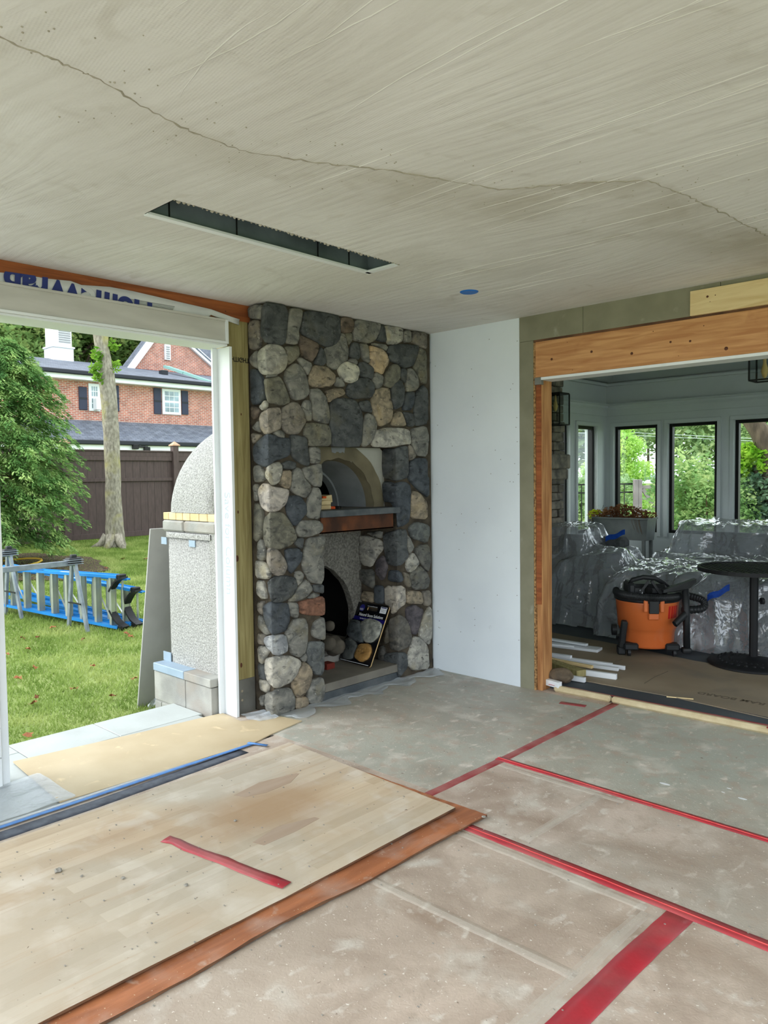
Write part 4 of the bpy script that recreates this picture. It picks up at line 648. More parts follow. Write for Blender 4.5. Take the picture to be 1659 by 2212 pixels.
def make_stone(poly, yc, col, seed):
    r = random.Random(seed); P = [Vector(p) for p in poly]; n = len(P)
    for it in range(1 if n > 5 else 1):      # corner cutting rounds the outline
        Q = []
        for i in range(len(P)): a, b = P[i], P[(i+1) % len(P)]; Q += [a.lerp(b, .16), a.lerp(b, .5)+Vector((r.uniform(-.0025, .0025), r.uniform(-.0025, .0025))), a.lerp(b, .84)]
        P = Q
    c = sum(P, Vector((0, 0)))/len(P); n = len(P)
    size = max((p-c).length for p in P); e = min(.012, size*.16)
    proud = r.uniform(-.004, .006); tx, ty = r.uniform(-.04, .04), r.uniform(-.04, .04)
    bm = bmesh.new(); rings = []
    for off, d in ((-.0028, -.034), (-.0034, -.010), (e*.35, -.0035), (e*.9, 0.0), (size*.45, .0025), (size*.75, .0035)):
        ring = []
        for p in P:
            v = p-c; l = v.length; q = c+v*max(.08, (l-off)/l) if off >= 0 else c+v*((l-off)/l)
            if off >= 0: dd = proud+d+tx*(q.x-c.x)+ty*(q.y-c.y)+r.uniform(-.0012, .0012)
            else: dd = d if d < -.03 else proud+d
            ring.append(bm.verts.new((q.x, q.y, dd)))
        rings.append(ring)
    for a, b in zip(rings, rings[1:]):
        for k in range(n): bm.faces.new((a[k], a[(k+1) % n], b[(k+1) % n], b[k]))
    cv = bm.verts.new((c.x, c.y, proud+.003))
    for k in range(n): bm.faces.new((rings[-1][k], rings[-1][(k+1) % n], cv))
    for u in (-.03, 0, .03):
        if min(p.x for p in P)-.01 < u < max(p.x for p in P)+.01 and min(p.x for p in P) < -.006 and max(p.x for p in P) > .006:
            bmesh.ops.bisect_plane(bm, geom=list(bm.verts)+list(bm.edges)+list(bm.faces), plane_co=(u, 0, 0), plane_no=(1, 0, 0))
    for v in bm.verts:
        u, z, d = v.co
        if u >= 0: w = max(0, 1-u/.03); v.co = (XF+d, yc+u-d*w, z)
        else: w = max(0, 1+u/.03); v.co = (XF+u+d*w, yc-d, z)
    for v in bm.verts: v.co -= Vector((-4.0, 3.8, 0)); v.co.z = min(v.co.z, 2.648)
    bmesh.ops.recalc_face_normals(bm, faces=bm.faces)
    for f in bm.faces: f.smooth = True
    o = link('stone', mesh_of(bm, True), MT['stone'], fp)
    g_ = sum(s2l(col))/3; o.color = (*[min(1, (v*.6+g_*.4)*STG) for v in s2l(col)], 1); return o
STG = 1.75
for i, s in enumerate(ST):
    (ox, oy, sc), col, ps = s[:3]; yc = YC2 if len(s) > 3 else YC1
    poly = [unfold(ox+float(a)*sc, oy+float(b)*sc, yc) for a, b in (q.split(',') for q in ps.split())]
    make_stone(poly, yc, col, i)
# niche
def arch_panel(name, x, y0, y1, z0, z1, cy, cz, r, m, th=.02, n=32, parent=fp):
    vs = []; fs = []
    for k in range(n+1):
        a = math.pi*k/n; dy, dz = math.cos(a), math.sin(a); s = 1e9
        if dy > 1e-6: s = min(s, (y1-cy)/dy)
        if dy < -1e-6: s = min(s, (y0-cy)/dy)
        if dz > 1e-6: s = min(s, (z1-cz)/dz)
        s = max(s, r*1.0); i = (min(max(cy+dy*r, y0), y1), cz+dz*r); o = (min(max(cy+dy*s, y0), y1), min(cz+dz*s, z1))
        for X in (x, x-th): vs += [(X+4, i[0]-3.8, i[1]), (X+4, o[0]-3.8, o[1])]
    for k in range(n):
        a = k*4; b = a+4; fs += [(a, a+1, b+1, b), (a+2, b+2, b+3, a+3), (a, b, b+2, a+2)]
    return link(name, pyd(vs, fs), m, parent)
arch_panel('niche_panel', -3.99, 3.40, 4.21, 1.30, 1.752, 3.72, 1.31, .365, MT['whitepanel'])
def arch_ring(name, x, r0, r1, cy, cz, m, th=.006, n=32, clip=(3.41, 4.2, 1.3, 1.75), a0=0, a1=math.pi):
    vs = []; fs = []; c = lambda y, z: (min(max(y, clip[0]), clip[1]), min(max(z, clip[2]), clip[3]))
    rr = random.Random(3)
    for k in range(n+1):
        a = a0+(a1-a0)*k/n; w = .006*math.sin(k*1.7)+rr.uniform(-.003, .003)
        for r in (r0+w, r1+w*.5):
            y, z = c(cy+math.cos(a)*r, cz+math.sin(a)*r)
            vs += [(x+4, y-3.8, z), (x-th+4, y-3.8, z)]
    for k in range(n):
        a = k*4; b = a+4; fs += [(a, b, b+2, a+2), (a, a+1, b+1, b), (a+2, b+2, b+3, a+3)]
    return link(name, pyd(vs, fs, False), m, fp)
arch_ring('arch_band', -3.982, .36, .47, 3.72, 1.31, MT['olive'], .01)
arch_ring('plaster_smear', -3.979, .405, .46, 3.72, 1.31, MT['greyplaster'], .003, 8, a0=1.42, a1=1.72)
def vault(name, x0, x1, r0, r1, cy, cz, m, n=28):
    vs = []; fs = []
    for k in range(n+1):
        a = math.pi*k/n
        for X, r in ((x0, r0), (x1, r1)): vs.append((X+4, cy+math.cos(a)*r-3.8, cz+math.sin(a)*r))
    for k in range(n): fs.append((k*2, k*2+1, k*2+3, k*2+2))
    return link(name, pyd(vs, fs, True), m, fp)
vault('arch_lining', -3.985, -4.05, .362, .345, 3.72, 1.31, MT['olive']); vault('arch_lining', -4.05, -4.30, .345, .30, 3.72, 1.31, MT['greyplaster'])
vault('inner_ring', -4.30, -4.36, .285, .275, 3.72, 1.31, MT['greyplaster'])
arch_panel('inner_wall', -4.30, 3.38, 4.07, 1.30, 1.66, 3.72, 1.31, .285, MT['greyplaster'])
bm = bmesh.new(); bx(bm, -.76, -.36, -.45, .30, 1.29, 1.30); bx(bm, -.77, -.76, -.45, .31, 1.29, 1.66); bx(bm, -.76, -.31, -.46, -.43, 1.29, 1.66); bx(bm, -.76, -.31, .28, .31, 1.29, 1.66); bx(bm, -.76, -.31, -.45, .31, 1.64, 1.66); link('oven_chamber', mesh_of(bm), MT['cavityblack'], fp)
fbox('oven_floor', -4.36, -3.9, 3.40, 4.2, 1.285, 1.305, MT['hearth'])
fbox('shelf', -3.99, -3.826, 3.43, 4.206, 1.264, 1.309, MT['slate'], .003)
fbox('steel_lintel', -3.872, -3.858, 3.44, 4.16, 1.152, 1.262, MT['rust'], .001)
fbox('steel_lintel_flange', -3.99, -3.858, 3.44, 4.16, 1.152, 1.162, MT['rust'])
# firebricks stacked in the oven mouth
for i, (y0, y1, z0, z1, x, rz, l) in enumerate(((3.44, 3.50, 1.311, 1.366, -4.02, 0, 'lower cream firebrick at the left of the oven mouth stack'), (3.44, 3.50, 1.368, 1.425, -4.02, 0, 'upper cream firebrick at the left of the oven mouth stack'), (3.535, 3.645, 1.311, 1.34, -4.0, 0, 'lower cream firebrick at the right of the stack'), (3.535, 3.645, 1.342, 1.371, -4.0, 0, 'upper cream firebrick at the right of the stack'), (3.63, 3.75, 1.345, 1.40, -4.10, .14, 'tilted cream firebrick leaning behind the stack'), (3.47, 3.58, 1.43, 1.50, -4.13, -.1, 'dusky firebrick at the top of the stack'))):
    cy_, cz_ = (y0+y1)/2, (z0+z1)/2; h1 = (y1-y0)/2; h2 = (z1-z0)/2
    bm = bmesh.new(); bx(bm, -.05, .05, -h1, h1, -h2, h2, .002); tag(link('firebrick', mesh_of(bm), MT['firebrick'], None, (x-.03, cy_, cz_+(.002 if rz else 0)), (rz, 0, 0)), l, 'brick', 'firebricks in the oven mouth')
for i, (y, z, s, m, l) in enumerate(((3.615, 1.395, .012, 'orangeobj', 'small orange scrap between the firebricks'), (3.70, 1.318, .016, 'orangeobj', 'orange scrap on the oven floor right of the firebricks'), (3.75, 1.318, .018, 'dark', 'black scrap at the right of the firebricks on the oven floor'))):
    bm = bmesh.new(); bx(bm, -.02, .02, -s*1.4, s*1.4, -s*.6, s*.6, .003); tag(link('scrap', mesh_of(bm), MT[m], None, (-4.03, y, z), (0, 0, i)), l, 'scrap')
fbox('niche_backing', -4.1, -3.99, 3.40, 3.43, 1.3, 1.75, MT['dark'])
# firebox
fbox('hearth_slab', -4.25, -3.842, 3.42, 4.185, .062, .12, MT['hearth'], .003); fbox('hearth_base', -4.25, -3.85, 3.42, 4.2, .0, .058, MT['slate'])
def holed(name, x, y0, y1, z0, z1, cy, cz, r, m, n=64, jag=.004):
    vs = []; fs = []; rr = random.Random(1)
    for k in range(n):
        a = 2*math.pi*k/n; dy, dz = math.cos(a), math.sin(a); s = 1e9
        if dy > 1e-6: s = min(s, (y1-cy)/dy)
        if dy < -1e-6: s = min(s, (y0-cy)/dy)
        if dz > 1e-6: s = min(s, (z1-cz)/dz)
        if dz < -1e-6: s = min(s, (z0-cz)/dz)
        rj = min(r+rr.uniform(-jag, jag), s); vs += [(x+4, cy+dy*rj-3.8, cz+dz*rj), (x+4, cy+dy*s-3.8, cz+dz*s), (x-.06+4, cy+dy*rj-3.8, cz+dz*rj)]
    for k in range(n): a = k*3; b = ((k+1) % n)*3; fs += [(a, a+1, b+1, b), (a, b, b+2, a+2)]
    return link(name, pyd(vs, fs), m, fp)
holed('stucco_back', -4.245, 3.20, 4.2, .02, 1.29, 3.655, .445, .455, MT['stucco'])
fbox('firebox_ceiling', -4.3, -3.875, 3.42, 4.2, 1.262, 1.285, MT['cavityblack'])
bm = bmesh.new(); bx(bm, -.84, -.3, -.7, .45, .03, .06); bx(bm, -.85, -.83, -.7, .45, .03, 1.0); bx(bm, -.84, -.3, -.72, -.7, .03, 1); bx(bm, -.84, -.3, .43, .45, .03, 1); bx(bm, -.84, -.3, -.7, .45, .95, 1); link('wood_store', mesh_of(bm), MT['cavityblack'], fp)
fbox('reveal_backing', -4.25, -3.9, 4.2, 4.22, 0, 1.27, MT['mortar'])
for i, (px, py, s, m, l) in enumerate(((724, 1396, .075, 'bag', 'dusty grey sack bundle inside the firebox'), (709, 1390, .06, 'bag', 'second grey bundle deeper left inside the firebox'), (712, 1352, .04, 'bag', 'small cloth knot above the bundles in the firebox'))):
    p = at(px, py, 0, -4.16+.02*i); bm = bmesh.new(); bmesh.ops.create_icosphere(bm, subdivisions=3, radius=s)
    for v in bm.verts: v.co *= 1+.12*math.sin(v.co.x*60+i)*math.cos(v.co.z*50)+random.uniform(-.03, .03)
    tag(link('sack', mesh_of(bm, True), MT[m], None, (p.x, p.y, max(p.z, .12+s*.95))), l, 'sack')
p = at(709, 1414, 0, -4.15); tag(box('brick_scrap', p.x-.04, p.x+.04, p.y-.05, p.y+.03, .121, .165, MT['redbrickint'], None, .003), 'dark red brick lying at the back of the firebox', 'brick')
# sample board leaning in the firebox
A = at(733, 1427, 2, .121); Bp = at(803, 1444, 2, .121)
# place the base on the hearth; find top by leaning back toward the reveal
base = Vector((-4.10, 3.84, .122)); 
BL = at(733, 1426, 2, .123); BR = at(801, 1443, 2, .123)
BL = Vector((BL.x, BL.y, .123)); BR = Vector((BR.x, BR.y, .123))
ux = (BR-BL); Wd = ux.length; ux.normalize()
# top right corner seen at (842,1309): on the reveal side stones
TR = at(841, 1311, 1, 4.165); uy = (TR-BR); Ht = uy.length; uy.normalize(); uy = (uy-ux*uy.dot(ux)).normalized()
sb = thing('sample_board', 'black stone sample board with logo lettering leaning in the firebox', 'sample board', BL)
Mb = frame_M((0, 0, 0), ux, uy)
def sbx(name, x0, x1, y0, y1, z0, z1, m, bev=0):
    bm = bmesh.new(); bx(bm, x0*Wd, x1*Wd, y0*Ht, y1*Ht, z0, z1, bev); bmesh.ops.transform(bm, matrix=Mb, verts=bm.verts); return link(name, mesh_of(bm), MT[m], sb)
bm = bmesh.new()
def rr_poly(x0, x1, y0, y1, r, n=6):
    o = []
    for cx_, cy_, a0 in ((x1-r, y1-r, 0), (x0+r, y1-r, 90), (x0+r, y0+r, 180), (x1-r, y0+r, 270)):
        for k in range(n+1): a = math.radians(a0+90*k/n); o.append((cx_+r*math.cos(a), cy_+r*math.sin(a)))
    return o
def board_mesh(z0, z1):   # rounded board with a handle slot, built as strips round the slot
    out = rr_poly(0, Wd, 0, Ht, .018); hole = rr_poly(.36*Wd, .68*Wd, .885*Ht, .935*Ht, .008)
    bm = bmesh.new(); vo = [bm.verts.new((x, y, z1)) for x, y in out]; vh = [bm.verts.new((x, y, z1)) for x, y in hole]
    eo = [bm.edges.new((vo[i], vo[(i+1) % len(vo)])) for i in range(len(vo))]; eh = [bm.edges.new((vh[i], vh[(i+1) % len(vh)])) for i in range(len(vh))]
    bmesh.ops.triangle_fill(bm, use_beauty=True, edges=eo+eh)
    r = bmesh.ops.extrude_face_region(bm, geom=list(bm.faces)); vs = [v for v in r['geom'] if isinstance(v, bmesh.types.BMVert)]
    bmesh.ops.translate(bm, vec=(0, 0, z0-z1), verts=vs); bmesh.ops.recalc_face_normals(bm, faces=bm.faces); bmesh.ops.transform(bm, matrix=Mb, verts=bm.verts); return mesh_of(bm)
link('face_panel', board_mesh(.0085, .0095), MT['blackgloss'], sb); link('backing', board_mesh(0, .0084), MT['plyfine'], sb)
sbx('blue_band', 0.005, .995, .705, .765, .0096, .0099, 'navy'); sbx('label', .76, .95, .87, .975, .0096, .0102, 'print'); sbx('label_band', .775, .935, .955, .970, .0102, .0106, 'navy')
sbx('foot_line', .04, .93, .018, .026, .0096, .0099, 'print')
def stx(name, s, x, y, size, m, xs=1.0, off=0):
    M2 = Mb @ Matrix.Translation((x*Wd, y*Ht, .0101)); return text(name, s, size*Ht, MT[m], sb, M2, .0002, off, xs)
stx('title', 'Natural Stone Solutions', .54, .80, .070, 'print', .72*Wd/.31, .0003); stx('logo_letters', 'NSS', .19, .885, .05, 'print', 1.0); stx('tagline', 'Your Natural Choice in Real Thin Stone Veneer', .5, .735, .030, 'print', .62*Wd/.31)
stx('web_line', 'www.naturalstone.com', .50, .955, .024, 'print', 1.0); stx('label_text', 'Your Best Cut', .855, .925, .022, 'ink', .9); stx('label_text', 'Fieldstone', .855, .900, .022, 'ink', .9)
bm = bmesh.new(); lathe(bm, [(.001, .0004), (.028, .0004), (.028, .0)], 20, cap=True); bmesh.ops.transform(bm, matrix=Mb @ Matrix.Translation((.2*Wd, .91*Ht, .0096)), verts=bm.verts); link('logo_disc', mesh_of(bm), MT['bluelogo'], sb)
def board_stone(pts, col, seed, label):
    r = random.Random(seed); P = [Vector((x*Wd, y*Ht)) for x, y in pts]; Q = []
    for i in range(len(P)): a, b = P[i], P[(i+1) % len(P)]; Q += [a.lerp(b, .2), a.lerp(b, .5), a.lerp(b, .8)]
    P = Q; c = sum(P, Vector((0, 0)))/len(P); n = len(P); bm = bmesh.new(); rg = []
    for f, d in ((1.0, .0098), (1.0, .022), (.93, .029), (.5, .031)): rg.append([bm.verts.new((c.x+(p.x-c.x)*f, c.y+(p.y-c.y)*f, d+r.uniform(-.0008, .0008))) for p in P])
    for a, b in zip(rg, rg[1:]):
        for k in range(n): bm.faces.new((a[k], a[(k+1) % n], b[(k+1) % n], b[k]))
    bm.faces.new(rg[-1]); bm.faces.new(rg[0][::-1]); bmesh.ops.recalc_face_normals(bm, faces=bm.faces); bmesh.ops.transform(bm, matrix=Mb, verts=bm.verts)
    o = link('sample_stone', mesh_of(bm, True), MT['stone'], sb); o.color = (*[min(1, v*STG) for v in s2l(col)], 1); o['label'] = label
def q8(s):   # corners of the sample stones read against the board's own axes
    o = []
    for t_ in s.split():
        x, y = map(float, t_.split(','))
        # board corners in the same tile: BL(590,1560) BR(1040,1680) TR(1275,820) TL(820,760)
        P0, P1, P3 = Vector((590, 1560)), Vector((1045, 1685)), Vector((820, 762)); d = Vector((x, y))-P0; a = P1-P0; b = P3-P0
        det = a.x*b.y-a.y*b.x; o.append(((d.x*b.y-d.y*b.x)/det, (a.x*d.y-a.y*d.x)/det))
    return o
board_stone(q8('740,1015 870,1040 900,1110 930,1200 950,1345 860,1350 700,1230 690,1150'), D, 1, 'dark slate sample stone'); board_stone(q8('880,1070 1000,1020 1140,1070 1190,1130 1150,1290 1060,1365 960,1350 920,1250'), (150, 152, 146), 2, 'pale grey sample stone')
board_stone(q8('690,1270 760,1265 870,1370 830,1480 800,1570 670,1560 650,1400'), (84, 88, 88), 3, 'dark grey sample stone'); board_stone(q8('890,1365 1040,1370 1065,1470 1030,1570 930,1620 820,1540 860,1430'), (160, 124, 74), 4, 'rust coloured sample stone')
# ================================================================ OUTDOOR OVEN BODY
ov = thing('outdoor_oven', 'grey domed masonry oven on a concrete block base outside the opening', 'oven', (-4.55, 3.5, -.25))
def obox(name, x0, x1, y0, y1, z0, z1, m, bev=0): return loc_box2(name, ov, x0, x1, y0, y1, z0, z1, m, bev)
def loc_box2(name, par, x0, x1, y0, y1, z0, z1, m, bev=0):
    Lc = par.location; return box(name, x0-Lc.x, x1-Lc.x, y0-Lc.y, y1-Lc.y, z0-Lc.z, z1-Lc.z, m, par, bev)
for z0, z1, js in ((-.03, .178, (-4.892, -4.483, -4.168)), (-.235, -.035, (-4.892, -4.80, -4.69, -4.28, -4.06))):
    for a, b in zip(js, js[1:]): obox('concrete_block', a+.003, b-.003, 2.745, 2.93, z0+.003, z1-.003, MT['cmu'], .003)
for z0, z1 in ((-.03, .178), (-.235, -.035)):
    for k in range(4): obox('concrete_block', -4.892, -4.70, 2.936+k*.405, 3.335+k*.405, z0+.003, z1-.003, MT['cmu'], .003)
obox('block_core', -4.885, -4.27, 2.752, 4.5, -.25, .175, MT['cmu'])
for a, b, m in ((-4.885, -4.49, 'flash'), (-4.487, -4.168, 'cmu')): obox('cap_block', a, b, 2.735, 3.0, .181, .236, MT[m], .004)
obox('cap_slab', -4.88, -4.27, 2.99, 4.5, .181, .234, MT['cmu'])
def oven_shell(z0, z1, name, m, dome=False, inset=0, flare=0):
    cx_, cy_ = -4.54, 3.60; ax, ay = .33+.0-inset, .765-inset; vs = []; fs = []; N = 72; prof = []
    if dome:
        R = .56
        for k in range(19): t_ = math.pi/2*k/18; prof.append((math.cos(t_)**.85 if k < 18 else 0.0, z0+(z1-z0)*math.sin(t_)))
    else: prof = [(1, z0), (1, (z0+z1)/2), (1, z1)]
    rr = random.Random(5)
    for f, z in prof:
        ex = 12 if not dome else 7-4.6*(1-f)**.7
        for k in range(N):
            a = 2*math.pi*k/N; c, s = math.cos(a), math.sin(a); r = (abs(c)**ex+abs(s)**ex)**(-1/ex)
            vs.append((cx_+ax*r*c*(f if dome else f)+rr.uniform(-.0015, .0015)+4.55, cy_+ay*r*s*f-3.5, z+.25))
    for j in range(len(prof)-1):
        for k in range(N): fs.append((j*N+k, j*N+(k+1) % N, (j+1)*N+(k+1) % N, (j+1)*N+k))
    if not dome: fs.append(tuple(range((len(prof)-1)*N, len(prof)*N)))
    vs = [(min(x, .275), y, z) for x, y, z in vs]; fs = [f for f in fs if len(f) > 4 or not all(vs[i][0] >= .2749 for i in f)]
    return link(name, pyd(vs, fs, True), m, ov)
oven_shell(.236, 1.125, 'body', MT['pumice']); oven_shell(1.128, 1.165, 'ledge_course', MT['pumice'], inset=-.012)
# course of rough half blocks then the firebrick band
for a, b in ((-4.872, -4.60), (-4.594, -4.21)): obox('rough_block', a, b, 2.826, 3.02, 1.17, 1.248, MT['cmu'], .012)
obox('course_core', -4.86, -4.22, 2.86, 4.36, 1.12, 1.30, MT['pumice'])
xs_ = [-4.868, -4.795, -4.700, -4.612, -4.52, -4.41, -4.31, -4.22]
for a, b in zip(xs_, xs_[1:]): obox('firebrick', a+.002, b-.002, 2.835, 2.95, 1.252, 1.302, MT['firebrick'], .003)
for k in range(5): obox('firebrick', -4.87, -4.78, 2.953+k*.12, 3.07+k*.12, 1.252, 1.302, MT['firebrick'], .003)
obox('body_flank', -4.30, -4.168, 2.838, 3.0, .238, 1.30, MT['pumice'])
oven_shell(1.304, 1.985, 'dome', MT['pumice'], dome=True)
for a in ((-4.89, -4.82, 1.075, 1.125), (-4.53, -4.455, 1.075, 1.12), (-4.90, -4.80, .236, .30)): obox('membrane_patch', a[0], a[1], 2.828, 2.834, a[2], a[3], MT['flash'])
# leaning cement board
p0 = lawn_at(296, 1530); p1 = at(325, 1143, 1, 2.8)
bm = bmesh.new(); a = Vector((p0.x, 2.80, tz(p0.x)-.01)); b = Vector((p1.x, 2.80, p1.z)); a2 = a+Vector((0, .92, 0)); b2 = b+Vector((0, .92, 0)); nrm = (b-a).cross(a2-a).normalized()*.012
vs = [a, a2, b2, b, a+nrm, a2+nrm, b2+nrm, b+nrm]; me = pyd(vs, [(0, 1, 2, 3), (7, 6, 5, 4), (0, 4, 5, 1), (1, 5, 6, 2), (2, 6, 7, 3), (3, 7, 4, 0)])
bm.free(); bm = bmesh.new(); bm.from_mesh(me); bmesh.ops.recalc_face_normals(bm, faces=bm.faces); bm.to_mesh(me); bm.free()
tag(link('cement_board', me, MT['cboard']), 'tall grey cement board sheet leaning against the domed oven', 'board')
# ================================================================ SUNROOM
YN, XC = 9.4, -4.83
sf = box('floor_sunroom', XC-.1, 1.5, NY+.125, YN+.1, -.12, .03, MT['slatefloor']); sf.name = 'floor'; struct(sf)
def kp(*pts, z=.034): return [tuple(at(x, y, 2, z)[:2]) for x, y in pts]
t = slab('floor_paper', kp((1170, 1362), (1300, 1385), (1500, 1427), (1659, 1453), (1900, 1500), (2000, 1640), (1659, 1548), (1440, 1503), (1230, 1465), (1176, 1455)), .031, .034, MT['kraft']); tag(t, 'brown kraft protection paper laid over the dark sunroom floor', 'floor covering')
M_ = frame_M((*at(1578, 1508, 2, .0355)[:2], .0352), (-1, -.03, 0), (0.03, -1, 0)); text('lettering', 'RAM BOARD', .075, MT['kraftink'], t, M_, .0004, .001)
for i, (pts) in enumerate((((1392, 1476), (1415, 1462), (1443, 1450)), ((1330, 1430), (1345, 1424)), ((1180, 1452), (1300, 1478), (1450, 1505), (1659, 1552)))):
    bm = bmesh.new(); tube(bm, [(*at(x, y, 2, .035)[:2], .035) for x, y in pts], .0022 if i < 2 else .0035, 5); link('tear_line' if i < 2 else 'folded_edge', mesh_of(bm), MT['kraftink'] if i < 2 else MT['kraft'], t)
# foam edging along the threshold (two lengths)
for a, b, l in (((-2.80, 4.685), (-2.375, 4.70), 'short tan foam edging length at the left of the threshold'), ((-2.37, 4.70), (-.2, 4.76), 'long tan foam edging length along the sunroom threshold')):
    bm = bmesh.new(); bar(bm, (*a, .022), (*b, .022), .05, .044, bev=.014); tag(link('foam_edging', mesh_of(bm), MT['foam']), l, 'edging')
strip('red_tape', [(-2.84, 4.70), (-2.79, 4.702)], .075, MT['redtape'], .046, 'small bright red tape piece wrapped at the left end of the foam edging', ragged=.003)
strip('red_tape', [(-1.40, 4.722), (-1.2, 4.73)], .07, MT['redtape'], .0465, 'bright red tape piece on the foam edging at the right picture edge', ragged=.003)
strip('red_tape', [(-2.75, 4.735), (-1.9, 4.775), (-.4, 4.83)], .03, MT['redtape2'], .0315, 'thin dusty red tape running behind the foam edging', ragged=.004)
p = at(1530, 1498, 2, .04); a_, b_ = at(1440, 1504, 2, .04), at(1498, 1509, 2, .04); bm = bmesh.new(); bar(bm, (a_.x, a_.y, .037), (b_.x, b_.y, .037), .008, .006); tag(link('wood_sliver', mesh_of(bm), MT['pine']), 'thin pale wood sliver lying on the floor paper', 'offcut')
# walls with windows
def wall_windows(name, axis, fixed, a0, a1, z0, z1, wins, th=.16, sgn=1):
    w = thing(name, None, None); w['kind'] = 'structure'
    def b(nm, u0, u1, d0, d1, q0, q1, m, bev=0):
        if axis == 'X': return box(nm, u0, u1, min(fixed+sgn*d0, fixed+sgn*d1), max(fixed+sgn*d0, fixed+sgn*d1), q0, q1, m, w, bev)
        return box(nm, min(fixed+sgn*d0, fixed+sgn*d1), max(fixed+sgn*d0, fixed+sgn*d1), u0, u1, q0, q1, m, w, bev)
    e = sorted(wins); zs, zt = .78, HEAD
    b('panel_below', a0, a1, 0, th, z0, zs, MT['sunwall']); b('panel_above', a0, a1, 0, th, zt, z1, MT['sunwall'])
    cur = a0
    for u0, u1 in e:
        b('pier', cur, u0, 0, th, zs, zt, MT['sunwall']); cur = u1
    b('pier', cur, a1, 0, th, zs, zt, MT['sunwall'])
    return w, b
HEAD = 2.25
def wx(x, ax): return at(x, 918, 1, YN).x if ax == 'X' else at(x, 918, 0, XC).y
nwin = [(wx(1327, 'X'), wx(1420, 'X')), (wx(1444, 'X'), wx(1549, 'X')), (wx(1587, 'X'), wx(1587, 'X')+.62), (wx(1587, 'X')+.78, wx(1587, 'X')+1.4), (wx(1587, 'X')+1.56, wx(1587, 'X')+2.2)]
wwin = [(wx(1247, 'Y'), wx(1287.5, 'Y')), (wx(1247, 'Y')-.68, wx(1228.5, 'Y')), (wx(1247, 'Y')-1.4, wx(1247, 'Y')-.86)]
HEAD = at(1327, 922, 1, YN).z; WT = 2.95
wnn, bn = wall_windows('wall_north', 'X', YN, XC-.16, 1.6, 0, WT, nwin); wnn.name = 'wall_back'
www, bw = wall_windows('wall_west', 'Y', XC, NY+.15, YN, 0, WT, wwin, sgn=-1)
wi = 1
for ax, wins in (('X', nwin), ('Y', wwin)):
    for u0, u1 in wins:
        t = thing('window_%d' % wi, None, None); t['kind'] = 'structure'; wi += 1
        def b(nm, a, c, d0, d1, q0, q1, m):
            if ax == 'X': return box(nm, a, c, YN+d0, YN+d1, q0, q1, m, t, .002)
            return box(nm, XC-d1, XC-d0, a, c, q0, q1, m, t, .002)
        f = .038; zs, zt = .78, HEAD
        for nm, a, c, q0, q1 in (('frame_side', u0, u0+f, zs, zt), ('frame_side', u1-f, u1, zs, zt), ('frame_head', u0+f, u1-f, zt-f, zt), ('frame_sill', u0+f, u1-f, zs, zs+f)): b(nm, a, c, .03, .10, q0, q1, MT['dark'])
        b('glass', u0+f, u1-f, .06, .066, zs+f, zt-f, MT['glass'])
        cs = .05
        for nm, a, c, q0, q1 in (('casing', u0-cs, u0-.006, zs-.05, zt+.006), ('casing', u1+.006, u1+cs, zs-.05, zt+.006), ('casing', u0-cs, u1+cs, zt+.006, zt+.05)): b(nm, a, c, -.018, -.0005, q0, q1, MT['sunwall'])
# crown moulding and frieze
zc = at(1309, 877, 1, YN).z; zf = at(1309, 836, 1, YN).z
def crown(name, a, b, horiz):
    prof = [(0, zc-.14), (.02, zc-.14), (.025, zc-.06), (.05, zc-.035), (.055, zc-.01), (.085, zc), (.085, zc+.012), (0, zc+.012)]
    vs = []
    for e in (a, b):
        for d, z in prof: vs.append((e, YN-d, z) if horiz else (XC+d, e, z))
    n = len(prof); fs = [(i, (i+1) % n, n+(i+1) % n, n+i) for i in range(n)]+[tuple(range(n))[::-1], tuple(range(n, 2*n))]
    me = pyd(vs, fs); bm = bmesh.new(); bm.from_mesh(me); bmesh.ops.recalc_face_normals(bm, faces=bm.faces); bm.to_mesh(me); bm.free(); return link(name, me, MT['sunwall'])
struct(crown('trim_1', XC, 1.5, True)); struct(crown('trim_2', NY+.2, YN, False))
# sloped plank ceiling
sc_ = thing('ceiling', None, None); sc_['kind'] = 'structure'
zf = WT-.1; zf = at(1309, 836, 1, YN).z; sl_ = .42
box('frieze_cap', XC, 1.5, YN-.05, YN, zf, zf+.03, MT['sunwall'], sc_); box('frieze_cap', XC, XC+.05, NY+.2, YN-.05, zf, zf+.03, MT['sunwall'], sc_)
for side in (0, 1):
    for k in range(13):
        d0 = .05+k*.16; d1 = d0+.153; z0, z1 = zf+.03+d0*sl_, zf+.03+d1*sl_
        if side == 0: q = [(XC+d0, YN-d0, z0), (1.5, YN-d0, z0), (1.5, YN-d1, z1), (XC+d1, YN-d1, z1)]
        else: q = [(XC+d0, NY+.15, z0), (XC+d0, YN-d0, z0), (XC+d1, YN-d1, z1), (XC+d1, NY+.15, z1)]
        vs = q+[(x, y, z+.02) for x, y, z in q]; link('ceiling_plank', pyd(vs, [(0, 1, 2, 3), (7, 6, 5, 4), (0, 4, 5, 1), (1, 5, 6, 2), (2, 6, 7, 3), (3, 7, 4, 0)]), MT['sunceil'], sc_)
box('roof_deck', XC, 1.5, NY+.15, YN, zf+1.1, zf+1.2, MT['sunceil'], sc_)
vs = [(XC, YN, zf+.05), (1.5, YN, zf+.05), (1.5, YN-2.3, zf+.05+2.3*sl_), (XC+2.3, YN-2.3, zf+.05+2.3*sl_), (XC, NY+.1, zf+.05), (XC+2.3, NY+.1, zf+.05+2.3*sl_)]
link('roof_underlay', pyd(vs, [(0, 1, 2, 3), (0, 3, 5, 4)]), MT['sunceil'], sc_)
